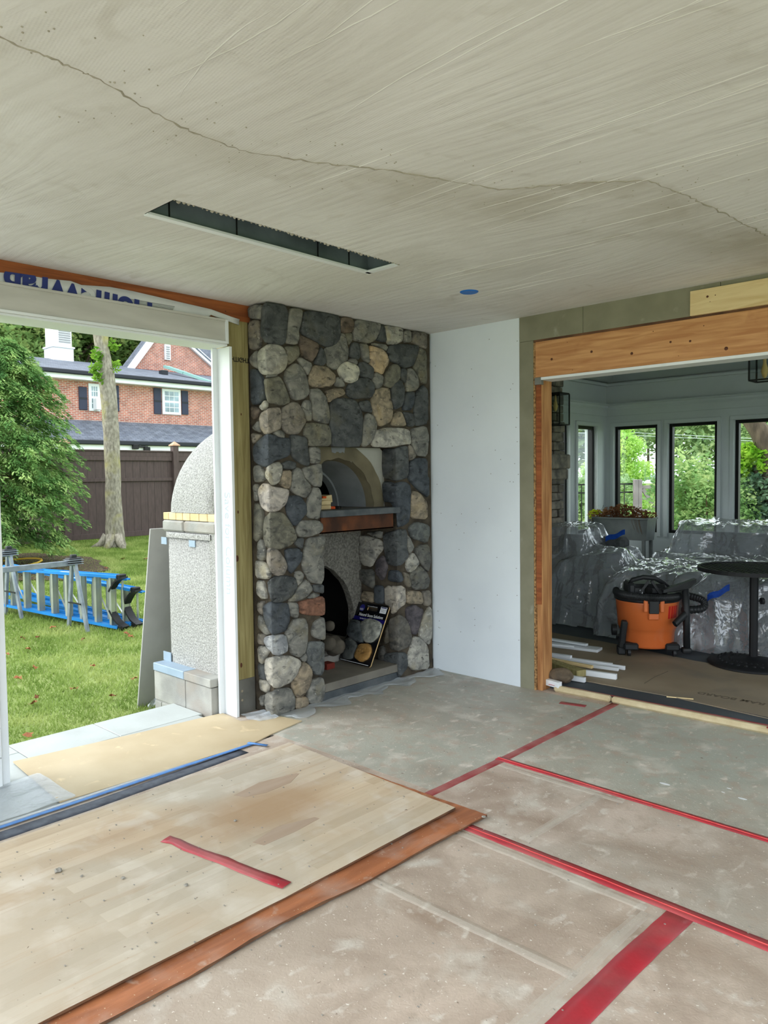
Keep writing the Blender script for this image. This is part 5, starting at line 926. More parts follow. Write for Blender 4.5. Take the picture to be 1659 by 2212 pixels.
box('shade_wall_east', 1.5, 1.6, 6.3, YN+.16, 0, 4.2, MT['sunwall'])['kind'] = 'structure'  # out of view; partial wall added to darken the sunroom
box('wall_south', XC-.1, 1.6, NY+.155, NY+.2, 2.45, 4.2, MT['sunwall'])['kind'] = 'structure'
box('wall_south', XC-.1, -2.95, NY+.155, NY+.2, 0, 2.46, MT['sunwall'])['kind'] = 'structure'
# sunroom stone chimney (stacked ledge stone)
sx = -4.45; yE = at(1218, 1000, 0, sx).y
sfp = thing('sunroom_chimney', 'dark stacked ledgestone chimney just inside the sunroom beside the opening', 'chimney', (-4.6, yE-.7, .03))
def sbx2(name, x0, x1, y0, y1, z0, z1, m, bev=0): return loc_box2(name, sfp, x0, x1, y0, y1, z0, z1, m, bev)
sbx2('core', XC+.01, sx-.03, yE-1.5, yE-.03, .03, 2.62, MT['mortar'])
z = .04; rr = random.Random(11)
while z < 2.55:
    h = rr.uniform(.085, .125)
    zm0, zm1 = 1.50, 1.66
    if z < zm0-.02 and z+h > zm0-.02: h = zm0-z-.004
    if zm0-.03 < z < zm1: z = zm1+.02; continue
    y = yE-1.25; 
    while y < yE-.05:
        w = rr.uniform(.14, .30); y1 = min(y+w, yE+rr.uniform(-.012, .012))
        if yE-y1 < .1: y1 = yE+rr.uniform(-.014, .014)
        sbx2('ledge_stone', sx-.12, sx+rr.uniform(-.012, .012), y+.004, y1-.003, z+.004, z+h-.003, MT['ledge'], .008); y = y1+.001
        if y1 > yE-.03: break
    z += h
sbx2('mantel_stone', sx-.1, sx+.07, yE-1.3, yE+.03, 1.60, 1.76, MT['ledge'], .012); sbx2('mantel_corbel', sx-.1, sx+.05, yE-1.2, yE+.015, 1.48, 1.597, MT['ledge'], .012)
# wall lantern on chimney
def lantern(name, label, c, w, d, h, bulb=True, chain=False):
    t = thing(name, label, 'lantern', c); f = .011
    bm = bmesh.new()
    for x in (-w, w):
        for y in (-d, d): bx(bm, x-f/2, x+f/2, y-f/2, y+f/2, -h, h)
    for z in (-h, h):
        for s in (-1, 1): bx(bm, -w, w, s*d-f/2, s*d+f/2, z-f/2, z+f/2); bx(bm, s*w-f/2, s*w+f/2, -d, d, z-f/2, z+f/2)
    bx(bm, -w, w, -d, d, h, h+.012); link('frame', mesh_of(bm), MT['dark'], t)
    bm = bmesh.new(); bx(bm, -w+.004, w-.004, -d, -d+.002, -h, h); bx(bm, -w+.004, w-.004, d-.002, d, -h, h); bx(bm, w-.002, w, -d, d, -h, h); bx(bm, -w, -w+.002, -d, d, -h, h); link('glass', mesh_of(bm), MT['lampglass'], t)
    bm = bmesh.new(); lathe(bm, [(.008, h-.01), (.012, h-.05), (.012, h-.07), (.02, h-.1), (.026, h-.13), (.016, h-.17), (.002, h-.185)], 14); link('bulb', mesh_of(bm, True), MT['bulb'], t)
    return t
pc = at(1200, 885, 0, sx+.11); t = lantern('wall_lantern', 'black box lantern fixed to the dark sunroom chimney', pc, .11, .10, .165)
loc = t.location; box('back_plate', -.11, -.078, -.06, .06, -.2, .17, MT['dark'], t, .004)
bm = bmesh.new(); tube(bm, [(-.09, -.03, -.12), (-.05, -.06, -.2), (-.07, -.05, -.28), (-.1, -.03, -.33)], .008, 8); link('arm', mesh_of(bm), MT['dark'], t)
pc = at(1652, 793, 1, 6.2); t = lantern('pendant_lantern', 'black framed pendant lantern hanging from the sunroom ceiling', pc, .085, .085, .10)
bm = bmesh.new(); bx(bm, -.004, .004, -.004, .004, .1, zf+.9-pc.z); link('stem', mesh_of(bm), MT['dark'], t)
# planter
P0 = at(1283, 1117, 1, 8.85); P1 = at(1401, 1117, 1, 8.85); pw = (P1.x-P0.x)
pl_ = thing('planter', 'zinc trough planter on legs with dried plants before the corner windows', 'planter', ((P0.x+P1.x)/2, 8.95, .03)); ht = P0.z-.03
bm = bmesh.new(); w = pw/2
vs = [(-w, -.13, ht), (w, -.13, ht), (w, .13, ht), (-w, .13, ht), (-w*.93, -.11, ht-.27), (w*.93, -.11, ht-.27), (w*.93, .11, ht-.27), (-w*.93, .11, ht-.27)]
bm.free(); link('trough', pyd(vs, [(0, 4, 5, 1), (1, 5, 6, 2), (2, 6, 7, 3), (3, 7, 4, 0), (4, 7, 6, 5)]), MT['galv'], pl_)
bm = bmesh.new(); bx(bm, -w-.01, w+.01, -.145, -.125, ht-.012, ht+.006); bx(bm, -w-.01, w+.01, .125, .145, ht-.012, ht+.006); bx(bm, -w-.01, -w+.01, -.13, .13, ht-.012, ht+.006); bx(bm, w-.01, w+.01, -.13, .13, ht-.012, ht+.006); link('rim', mesh_of(bm), MT['galv'], pl_)
for x in (-w+.06, w-.06):
    for y in (-.1, .1): box('leg', x-.018, x+.018, y-.018, y+.018, 0, ht-.26, MT['galv'], pl_)
box('soil', -w+.01, w-.01, -.12, .12, ht-.04, ht-.02, MT['bed'], pl_)
def leafcloud(name, blobs, n, size, m, parent=None, seed=1, flat=.5, shell=.5, origin=None):
    r = np.random.default_rng(seed); vol = np.array([b[3]*b[4]*b[5] for b in blobs])**.72; cnt = r.multinomial(n, vol/vol.sum()); V = []
    for b, k in zip(blobs, cnt):
        d = r.normal(size=(k, 3)); d /= np.linalg.norm(d, axis=1)[:, None]; rad = (shell+(1-shell)*r.random(k))**.7; V.append(np.array(b[:3])+d*rad[:, None]*np.array(b[3:6])*(1+.16*np.sin(d[:, :1]*7+b[0])*np.cos(d[:, 1:2]*6)))
    c = np.concatenate(V); n = len(c); a = r.normal(size=(n, 3)); a[:, 2] *= flat; a /= np.linalg.norm(a, axis=1)[:, None]; q = np.cross(a, r.normal(size=(n, 3))); q /= np.linalg.norm(q, axis=1)[:, None]
    s = size*r.uniform(.5, 1.3, n)[:, None]; v = np.empty((n*4, 3)); v[0::4] = c-a*s; v[1::4] = c+q*s*.55; v[2::4] = c+a*s; v[3::4] = c-q*s*.55
    if origin is not None: v -= np.array(origin)
    me = bpy.data.meshes.new('leaves'); me.vertices.add(n*4); me.vertices.foreach_set('co', v.ravel().astype(np.float32)); me.loops.add(n*4); me.loops.foreach_set('vertex_index', np.arange(n*4, dtype=np.int32))
    me.polygons.add(n); me.polygons.foreach_set('loop_start', np.arange(0, n*4, 4, dtype=np.int32)); me.polygons.foreach_set('loop_total', np.full(n, 4, dtype=np.int32)); me.update()
    o = link(name, me, m, parent); o['kind'] = 'stuff'; return o
leafcloud('dried_foliage', [(x, 0, ht+.03+.05*math.exp(-((x+.05)*5)**2), .12, .13, .05+.05*math.exp(-((x)*5)**2)) for x in np.linspace(-w, w*.8, 8)], 900, .022, MT['deadleaf'], pl_, 5)
leafcloud('yellow_foliage', [(-w-.02, -.05, ht+.02, .09, .08, .08)], 90, .022, MT['yellowleaf'], pl_, 6)
bm = bmesh.new()
for k in range(16):
    x = random.uniform(-w, w*.9); pts_ = [(x, random.uniform(-.1, .1), ht)]
    for j in range(4): q = pts_[-1]; pts_.append((q[0]+random.uniform(-.04, .04), q[1]+random.uniform(-.03, .03), q[2]+random.uniform(.015, .05)))
    tube(bm, pts_, .002, 4)
for k in range(6):
    x = w*random.uniform(.3, .8); tube(bm, [(x, -.13, ht+.02), (x+.02, -.16, ht-.05), (x+.05, -.15, ht-.15+random.uniform(-.05, .05))], .002, 4)
s_ = link('dry_stems', mesh_of(bm), MT['twig'], pl_); s_['kind'] = 'stuff'
# sofas and their plastic drapes
def cushion(bm, x0, x1, y0, y1, z0, z1, b=.05): bx(bm, x0, x1, y0, y1, z0, z1, b)
def sofa(label, x0, x1, y0, y1, hs, hb, arm=.18):
    t = thing('sofa', label, 'sofa', ((x0+x1)/2, (y0+y1)/2, .03)); L_ = t.location
    def pb_(nm, *a, bev=.04): bm = bmesh.new(); bx(bm, *a, bev); bmesh.ops.translate(bm, vec=-L_, verts=bm.verts); return link(nm, mesh_of(bm, False), MT['sofa'], t)
    pb_('base', x0+.03, x1-.03, y0+.06, y1-.03, .1, hs-.15); pb_('backrest', x0+.02, x1-.02, y1-.2, y1-.02, .15, hb-.03); pb_('armrest', x0+.02, x0+arm, y0+.05, y1-.2, .1, hs+.18); pb_('armrest', x1-arm, x1-.02, y0+.05, y1-.2, .1, hs+.18)
    n = 2 if x1-x0 > 1 else 1; wd_ = (x1-x0-2*arm)/n
    for k in range(n): pb_('seat_cushion', x0+arm+k*wd_+.005, x0+arm+(k+1)*wd_-.005, y0+.05, y1-.2, hs-.15, hs, bev=.035); pb_('back_cushion', x0+arm+k*wd_+.01, x0+arm+(k+1)*wd_-.01, y1-.34, y1-.19, hs+.005, hb-.06, bev=.05)
    for sx_ in (x0+.08, x1-.08):
        for sy_ in (y0+.12, y1-.1): bm = bmesh.new(); bx(bm, sx_-.02-L_.x, sx_+.02-L_.x, sy_-.02-L_.y, sy_+.02-L_.y, 0, .08); link('leg', mesh_of(bm), MT['dark'], t)
    return t
sofa('charcoal sofa at the left under clear plastic by the chimney', -4.42, -3.6, 6.9, 7.62, .44, .90); sofa('charcoal sofa at the right under clear plastic before the windows', -3.15, -1.2, 7.35, 8.45, .46, .93)
def drape(label, X0, X1, Y0, Y1, boxes, seed, res=.022, blur=4):
    nx, ny = int((X1-X0)/res)+1, int((Y1-Y0)/res)+1; xs = np.linspace(X0, X1, nx); ys = np.linspace(Y0, Y1, ny); GX, GY = np.meshgrid(xs, ys, indexing='ij'); H = np.full((nx, ny), .0)
    r = np.random.default_rng(seed)
    wob = .03*np.sin(GX*9+seed)+.03*np.sin(GY*11+seed*2)
    for (x0, x1, y0, y1, h0, h1) in boxes:   # h0 front height, h1 back height
        d = np.maximum(np.maximum(x0-GX, GX-x1), np.maximum(y0-GY, GY-y1))+wob*.5; t_ = np.clip((GY-y0)/(y1-y0), 0, 1); h = h0+(h1-h0)*t_
        H = np.maximum(H, h*np.clip(1-d/.16, 0, 1)**.6*(d < .16)+np.where(d <= 0, 0, 0))
    for _ in range(blur):
        Hp = np.pad(H, 1, mode='edge'); H = (Hp[1:-1, 1:-1]*2+Hp[:-2, 1:-1]+Hp[2:, 1:-1]+Hp[1:-1, :-2]+Hp[1:-1, 2:])/6
    def rid(fx, fy, p): 
        s = np.sin(GX*fx+GY*fy+p+1.3*np.sin(GX*fy*.35-GY*fx*.3+p)); return 1-np.abs(s)**.6
    Wk = sum(rid(*r.normal(0, f, 2), r.uniform(0, 6))*a for f, a in ((5, .034), (8, .028), (11, .018), (16, .012)))
    Z = H+Wk*np.clip(H/.3, 0, 1)*.55+.035
    dx = np.gradient(H, axis=0)/res; dy = np.gradient(H, axis=1)/res; k = np.clip(Wk*1.1, 0, .06)
    PX = GX-np.clip(dx, -1, 1)*k; PY = GY-np.clip(dy, -1, 1)*k
    idx = np.arange(nx*ny).reshape(nx, ny); keep = (H > .015); f = []
    kk = keep[:-1, :-1] | keep[1:, :-1] | keep[:-1, 1:] | keep[1:, 1:]; I, J = np.nonzero(kk)
    fs = np.stack([idx[I, J], idx[I+1, J], idx[I+1, J+1], idx[I, J+1]], 1)
    V = np.stack([PX, PY, Z], -1).reshape(-1, 3); used = np.unique(fs); mp = -np.ones(nx*ny, int); mp[used] = np.arange(len(used))
    me = pyd(V[used].tolist(), mp[fs].tolist(), True); o = link('plastic_cover', me, MT['film']); return tag(o, label, 'plastic sheet')
d1 = drape('clear crinkled plastic sheet draped over the left sofa and stool', -4.66, -2.4, 6.2, 8.1, [(-4.42, -3.92, 7.1, 7.6, .94, .97), (-4.36, -3.5, 6.88, 7.2, .60, .78), (-3.95, -3.55, 7.05, 7.6, .64, .74), (-3.5, -3.05, 6.95, 7.4, .55, .60), (-3.25, -2.62, 6.62, 7.3, .60, .66)], 3)
d2 = drape('clear crinkled plastic sheet draped over the right sofa', -3.55, -.9, 6.3, 8.6, [(-3.22, -1.2, 7.9, 8.42, .97, 1.0), (-3.38, -3.1, 7.7, 8.3, .66, .76), (-3.05, -1.2, 7.35, 8.0, .62, .70), (-2.5, -1.1, 6.62, 7.4, .62, .68)], 8)
st_ = thing('ottoman', 'low charcoal ottoman beneath the plastic behind the orange vacuum', 'ottoman', (-2.93, 6.96, .03)); bm = bmesh.new(); bx(bm, -.28, .28, -.28, .28, .08, .54, .04); link('body', mesh_of(bm), MT['sofa'], st_); box('base', -.24, .24, -.24, .24, 0, .08, MT['dark'], st_)
st_ = thing('ottoman', 'long charcoal ottoman beneath the plastic behind the bistro table', 'ottoman', (-1.8, 7.0, .03)); bm = bmesh.new(); bx(bm, -.62, .6, -.3, .3, .08, .56, .04); link('body', mesh_of(bm), MT['sofa'], st_); box('base', -.5, .5, -.24, .24, 0, .08, MT['dark'], st_)
def tape_on(p, q, wv, m, label):
    a, b = Vector(p), Vector(q); vs = []; n = 8
    up = Vector((0, 0, 1))
    for i in range(n+1):
        c = a.lerp(b, i/n)+Vector((0, 0, .008*math.sin(i*1.1)))
        vs += [c-up*wv/2, c+up*wv/2, c-up*wv/2+Vector((0, -.002, 0)), c+up*wv/2+Vector((0, -.002, 0))]
    fs = [];
    for i in range(n): k = i*4; fs += [(k, k+1, k+5, k+4), (k+2, k+6, k+7, k+3)]
    return tag(link('blue_tape', pyd(vs, fs, True), m), label, 'tape')
tape_on(at(1528, 1292, 1, 6.44), at(1576, 1270, 1, 6.44), .055, MT['bluetape2'], 'bright blue tape strip on the plastic right of the vacuum hose')
tape_on(at(1308, 1165, 1, 6.98), at(1350, 1150, 1, 6.98), .05, MT['bluetape2'], 'blue tape strip on the plastic over the left sofa')
st_ = thing('ottoman', 'square charcoal ottoman at the right arm of the left sofa', 'ottoman', (-3.25, 7.35, .03)); bm = bmesh.new(); bx(bm, -.28, .28, -.36, .36, .08, .5, .04); link('body', mesh_of(bm), MT['sofa'], st_); box('base', -.24, .24, -.3, .3, 0, .08, MT['dark'], st_)
# round bistro table
tp = thing('bistro_table', 'black round metal bistro table with woven top on a pedestal', 'table', (-1.965, 6.25, .032)); RT = .41
bm = bmesh.new()
for a in range(36):   # rim
    pass
lathe(bm, [(RT, .735), (RT, .765), (RT-.02, .765), (RT-.02, .735)], 48, cap=False); n0 = len(bm.verts)
bm.verts.ensure_lookup_table(); 
for k in range(48): bm.faces.new((bm.verts[3*48+k], bm.verts[3*48+(k+1) % 48], bm.verts[(k+1) % 48], bm.verts[k]))
link('rim', mesh_of(bm, False), MT['darkshine'], tp)
bm = bmesh.new(); w_ = .036; g_ = .018
for i in range(-13, 14):
    c_ = i*(w_+.004); hl = math.sqrt(max(0, (RT-.012)**2-c_**2))
    if hl > .03: bx(bm, -hl, hl, c_-w_/2+g_/2, c_+w_/2-g_/2, .747, .752); bx(bm, c_-w_/2+g_/2, c_+w_/2-g_/2, -hl, hl, .752, .757)
s_ = link('woven_top', mesh_of(bm), MT['darkshine'], tp); s_.rotation_euler = (0, 0, .7)
bm = bmesh.new(); lathe(bm, [(.033, .03), (.033, .73), (.06, .735), (.06, .745)], 10); link('pole', mesh_of(bm), MT['darkshine'], tp)
for k in range(10): a = 2*math.pi*k/10; 
bm = bmesh.new(); lathe(bm, [(.33, .0), (.335, .012), (.30, .022), (.29, .03), (.22, .036), (.12, .045), (.06, .05), (.05, .06), (.034, .065)], 44); link('base_disc', mesh_of(bm, True), MT['darkshine'], tp)
bm = bmesh.new()
for k in range(56):
    a = 2*math.pi*k/56; r = .17+.08*(k % 2); bmesh.ops.create_icosphere(bm, subdivisions=1, radius=.014, matrix=Matrix.Translation((r*math.cos(a), r*math.sin(a), .036-.0*(k % 2))))
s_ = link('base_relief', mesh_of(bm), MT['darkshine'], tp); s_['kind'] = 'stuff'
k_ = CR.normalized(); bm = bmesh.new(); tube(bm, [Vector((0, 0, .50))+k_*.03, Vector((0, 0, .5))+k_*.055], .004, 8); tube(bm, [Vector((0, 0, .5))+k_*.055, Vector((0, 0, .5))+k_*.075], .026, 14); link('knob', mesh_of(bm), MT['darkshine'], tp)
bm = bmesh.new()
for k in range(3): a = k*2.1; bar(bm, (0, 0, .735), (.3*math.cos(a), .3*math.sin(a), .742), .03, .012)
link('spider_bracket', mesh_of(bm), MT['darkshine'], tp)
# ---------------------------------------------------------------- shop vacuum
va = thing('shop_vacuum', 'orange and black wheeled shop vacuum standing in front of the plastic', 'vacuum', (-2.775, 6.13, .034), (0, 0, math.radians(36)))
va.scale = (.96, .96, 1.08)
# local frame: x to the right as seen, -y toward the viewer
bm = bmesh.new(); lathe(bm, [(.16, .055), (.215, .06), (.222, .075), (.228, .17), (.232, .175), (.238, .20), (.246, .205), (.264, .40), (.268, .42)], 48); link('tank', mesh_of(bm, True), MT['vac'], va)
bm = bmesh.new(); lathe(bm, [(.272, .415), (.278, .42), (.278, .445), (.262, .455), (.25, .46), (.18, .47)], 48); link('lid_rim', mesh_of(bm, True), MT['vacdk'], va)
bm = bmesh.new(); bx(bm, -.185, .15, -.14, .14, .45, .545, .03); bx(bm, -.19, -.12, -.15, .1, .46, .555, .02); link('motor_head', mesh_of(bm), MT['vacdk'], va)
bm = bmesh.new(); tube(bm, [(-.17, -.10, .54), (-.15, -.12, .575), (-.06, -.13, .60), (.04, -.12, .59), (.12, -.08, .55), (.17, -.04, .51)], .018, 10); link('carry_handle', mesh_of(bm, True), MT['vacdk'], va)
bm = bmesh.new(); bar(bm, (-.10, -.155, .47), (-.02, -.165, .575), .02, .02); bar(bm, (.08, -.155, .47), (.0, -.165, .575), .02, .02); link('handle_brace', mesh_of(bm), MT['vacdk'], va)
bm = bmesh.new(); tube(bm, [(-.02, -.13, .50), (-.02, -.17, .50)], .03, 16); link('port', mesh_of(bm, True), MT['black'], va)
box('sticker', -.095, -.07, -.162, -.158, .475, .505, MT['print'], va)
bm = bmesh.new(); hp = []
for k in range(25): a = math.radians(200+k*6.2-20+8*0); hp.append((.262*math.cos(a), .262*math.sin(a)*1.06, .470))
hp = [(.262*math.cos(math.radians(165+k*7)), .272*math.sin(math.radians(165+k*7)), .468-.0006*k) for k in range(25)]
hp += [(.30, -.05, .455), (.37, -.06, .44), (.43, -.09, .425), (.45, -.12, .395), (.42, -.15, .365), (.34, -.17, .358), (.25, -.20, .36)]
# ribbed hose: dense rings with alternating radius
def smooth_path(p, n=8):
    P = [Vector(q) for q in p]; o = []
    for i in range(len(P)-1):
        a, b, c, d = P[max(i-1, 0)], P[i], P[i+1], P[min(i+2, len(P)-1)]
        for k in range(n): t_ = k/n; o.append(.5*((2*b)+(c-a)*t_+(2*a-5*b+4*c-d)*t_*t_+(3*b-3*c+d-a)*t_**3))
    o.append(P[-1]); return o
sp_ = smooth_path(hp, 6); tube(bm, sp_, [.031 if i % 2 else .027 for i in range(len(sp_))], 12); link('hose', mesh_of(bm, False), MT['vacdk'], va)
bm = bmesh.new(); tube(bm, [(.255, -.24, .33), (.21, -.265, .30), (.165, -.285, .265)], [.03, .027, .026], 16, cap=False); link('hose_cuff', mesh_of(bm, True), MT['vacdk'], va)
bm = bmesh.new(); tube(bm, [(.285, -.20, .055), (.280, -.20, .30), (.268, -.20, .545)], .029, 16); bx(bm, .245, .32, -.235, -.165, .03, .075, .008); link('wand', mesh_of(bm, True), MT['vacdk'], va)
bm = bmesh.new(); vs = [(.08, -.22, .515), (.35, -.20, .60), (.35, -.20, .575), (.30, -.20, .53), (.22, -.2, .505), (.08, -.22, .495)]
n_ = len(vs); v2 = [(x, y-.035, z) for x, y, z in vs]+[(x, y+.035, z) for x, y, z in vs]; bm.free()
link('floor_nozzle', pyd(v2, [tuple(range(n_)), tuple(range(n_, 2*n_))[::-1]]+[(i, i+n_, (i+1) % n_+n_, (i+1) % n_) for i in range(n_)]), MT['vacdk'], va)
bm = bmesh.new(); bx(bm, -.04, .04, -.285, -.26, .34, .44, .004); link('latch', mesh_of(bm), MT['vacdk'], va)
bm = bmesh.new(); bx(bm, -.085, -.05, -.28, -.262, .35, .45, .006); bx(bm, .05, .085, -.28, -.262, .35, .45, .006); bx(bm, -.045, .045, -.274, -.258, .29, .345, .008); link('latch_bracket', mesh_of(bm), MT['vac'], va)
for k in range(4): a = math.radians(-58+k*7); c_ = Vector((.262*math.cos(a), .262*math.sin(a), .36)); bm = bmesh.new(); bar(bm, c_-Vector((.006, -.006, .065)), c_+Vector((0, 0, .03)), .02, .008, (math.cos(a), math.sin(a), 0)); link('painted_stripe', mesh_of(bm), MT['vacdecal'], va)
bm = bmesh.new(); bx(bm, -.275, -.205, -.16, -.08, .0, .07, .01); bar(bm, (-.245, -.15, .06), (-.225, -.19, .27), .055, .05, (1, 0, 0), .008); link('tool_bracket', mesh_of(bm), MT['vacdk'], va)
for (x, y) in ((-.17, -.16), (.17, -.16), (-.17, .16), (.17, .16)):
    bm = bmesh.new(); bx(bm, x-.06, x+.06, y-.05, y+.05, .045, .10, .012); link('caster_bracket', mesh_of(bm), MT['vacdk'], va)
    bm = bmesh.new(); tube(bm, [(x*1.1-.012, y*1.15, .028), (x*1.1+.012, y*1.15, .028)], .028, 16); link('caster_wheel', mesh_of(bm, False), MT['vacdk'], va)
bm = bmesh.new(); tube(bm, [(-.30, .0, .17), (-.26, .0, .17)], .045, 18); link('side_wheel', mesh_of(bm), MT['vacdk'], va)
# ---------------------------------------------------------------- scrap lumber pile
def batten(px0, px1, w, h, z, m, label, grp=None, cat='batten', mend='pine'):
    a = at(*px0, 2, z); b = at(*px1, 2, z); bm = bmesh.new(); bar(bm, (a.x, a.y, z), (b.x, b.y, z), w, h, bev=.0015); return tag(link('batten', mesh_of(bm), MT[m]), label, cat, grp)
zf_ = .035
for a in (((1170, 1378), (1268, 1393), .045, .018, .073, 'scrapwhite', 'white batten at the back of the pile, lying on the wide one'), ((1180, 1390), (1296, 1404), .13, .022, zf_+.012, 'scrapwhite', 'widest white board offcut at the back of the pile'), ((1170, 1391), (1240, 1397), .02, .016, .072, 'scrapwhite', 'short thin white batten on the wide white board'),
          ((1180, 1413), (1234, 1420), .04, .026, .075, 'scrapwhite', 'short white batten with a grey end in the middle of the pile'), ((1195, 1420), (1322, 1437), .035, .03, .055, 'scrapwhite', 'long white batten in the middle of the pile'), ((1200, 1428), (1336, 1446), .03, .024, zf_+.013, 'scrapwhite', 'long white batten with the lowest place in the middle of the pile'),
          ((1235, 1426), (1350, 1443), .02, .03, zf_+.016, 'scrapwhite', 'longest white batten, reaching farthest right in the pile'), ((1215, 1446), (1332, 1462), .03, .04, zf_+.021, 'scrapwhite', 'thick white batten near the front of the pile'), ((1210, 1460), (1264, 1469), .03, .034, zf_+.018, 'scrapwhite', 'short white batten to the right of the rough rock'),
          ((1172, 1470), (1210, 1480), .04, .042, .052, 'scrapwhite', 'short white batten end in front of the rock by the jamb'), ((1180, 1422), (1280, 1441), .03, .022, .082, 'pine', 'bare tan batten lying across the white ones'), ((1185, 1432), (1256, 1455), .09, .05, .062, 'treated', 'chunky greenish timber offcut behind the rock')):
    batten(*a[:6], a[6], 'lumber offcuts in the pile by the jamb')
a = at(1178, 1436, 2, .04); bm = bmesh.new(); bar(bm, (a.x-.0, a.y, .04), (a.x-.07, a.y+.03, .32), .05, .018); tag(link('plywood_offcut', mesh_of(bm), MT['stud']), 'brown board offcut leaning upright behind the jamb stud', 'offcut')
a = at(1203, 1475, 2, .045); bm = bmesh.new(); bmesh.ops.create_icosphere(bm, subdivisions=3, radius=.085)
for v in bm.verts: v.co = Vector((v.co.x*1.15, v.co.y*.9, v.co.z*.62))*(1+.1*math.sin(v.co.x*50)*math.sin(v.co.y*43+1)+random.uniform(-.035, .035))
tag(link('rock', mesh_of(bm, False), MT['rubble'], None, (a.x+.0, a.y+.05, .09)), 'rough brown rock sitting on the lumber offcuts by the jamb', 'rock')
# ================================================================ OUTDOORS WEST
def conv(pts): return [Vector(p) for p in pts]
# fence
fX = -14.9; fn = thing('privacy_fence', 'dark brown tongue-and-groove privacy fence behind the lawn', 'fence', (fX, 7.5, tz(fX)))
fz = tz(fX); ftop = at(365, 977, 0, fX).z; H_ = ftop-fz
for k in range(46):
    y = 3.2+k*.165; box('fence_board', -.012, .012, y+.004-7.5, y+.161-7.5, .05, H_-.06, MT['fence'], fn, .003)
for z, h in ((H_-.05, .05), (H_-.14, .05), (at(300, 1036, 0, fX).z-fz, .035), (.09, .055)): box('rail', .012, .05, 3.2-7.5, 10.8-7.5, z-h, z+h, MT['fence'], fn, .004)
box('top_cap', -.06, .07, 3.2-7.5, 10.8-7.5, H_, H_+.03, MT['fence'], fn, .004)
for y in (8.97, 6.53, 4.1): 
    box('post', -.02, .11, y-.065-7.5, y+.065-7.5, 0, H_+.14, MT['fence'], fn, .004)
    bm = bmesh.new(); bx(bm, -.045, .135, y-.09-7.5, y+.09-7.5, H_+.14, H_+.165); bmesh.ops.create_cone(bm, cap_ends=True, segments=4, radius1=.115, radius2=.01, depth=.07, matrix=Matrix.Translation((.045, y-7.5, H_+.2)) @ Matrix.Rotation(math.pi/4, 4, 'Z')); link('post_cap', mesh_of(bm), MT['copper'], fn)
# big tree
tb = at(248, 1185, 0, -13.7); 
tr = thing('maple_tree', 'tall bare-trunked tree with lichen on its bark in front of the brown fence', 'tree', (-13.7, 6.93, tz(-13.7)))
def tpt(x, y): p = at(x, y, 0, -13.7); return Vector((0, p.y-6.93, p.z-tz(-13.7)))
def trad(x0, x1, y): return (at(x1, y, 0, -13.7).y-at(x0, y, 0, -13.7).y)/2*.86
P = []; R_ = []
for x0, x1, y in ((218, 278, 1188), (226, 271, 1165), (227, 266, 1120), (226, 262, 1040), (224, 259, 960), (218, 255, 880), (210, 246, 800), (203, 236, 740), (198, 232, 700)):
    P.append(tpt((x0+x1)/2, y)); R_.append(trad(x0, x1, y))
for k in range(1, 7): P.append(P[8]+Vector((0, -.12*k, 1.0*k))); R_.append(R_[8]*(1-.1*k))
bm = bmesh.new(); tube(bm, smooth_path(P, 3), [float(np.interp(i/3, range(len(R_)), R_)) for i in range((len(P)-1)*3+1)], 18)
for v in bm.verts: v.co += Vector((random.uniform(-.008, .008),)*3)
link('trunk', mesh_of(bm, True), MT['bark'], tr)
bm = bmesh.new()
for a in ((0, 1.1), (2.2, .9), (4.2, 1.2), (5.4, .8)): tube(bm, [(.12*math.cos(a[0]), .12*math.sin(a[0]), .22), (.25*math.cos(a[0]), .25*math.sin(a[0]), .06), (.4*math.cos(a[0])*a[1], .4*math.sin(a[0])*a[1], -.04)], [.1, .07, .03], 8)
link('roots', mesh_of(bm, True), MT['bark'], tr)
bm = bmesh.new(); top_ = P[-1]
for k in range(9): a = k*.7; tube(bm, [P[9+k//2], P[9+k//2]+Vector((1.3*math.cos(a), 1.3*math.sin(a), 1.0)), P[9+k//2]+Vector((2.6*math.cos(a), 2.6*math.sin(a), 2.2))], [.09, .05, .02], 7)
link('branches', mesh_of(bm, True), MT['bark'], tr)
leafcloud('crown', [(math.cos(k*.8)*2.2, math.sin(k*.8)*2.2, P[-1].z+.5+.8*(k % 3), 1.6, 1.6, 1.0) for k in range(8)], 9000, .09, MT['sprig'], tr, 21, shell=.2)
sp = [tpt(200, 798), tpt(205, 815), tpt(243, 790), tpt(236, 748), tpt(205, 770)]
leafcloud('sprigs', [(p.x+.1, p.y, p.z, .12, .14, .14) for p in sp], 260, .055, MT['sprig'], tr, 22, shell=.1)
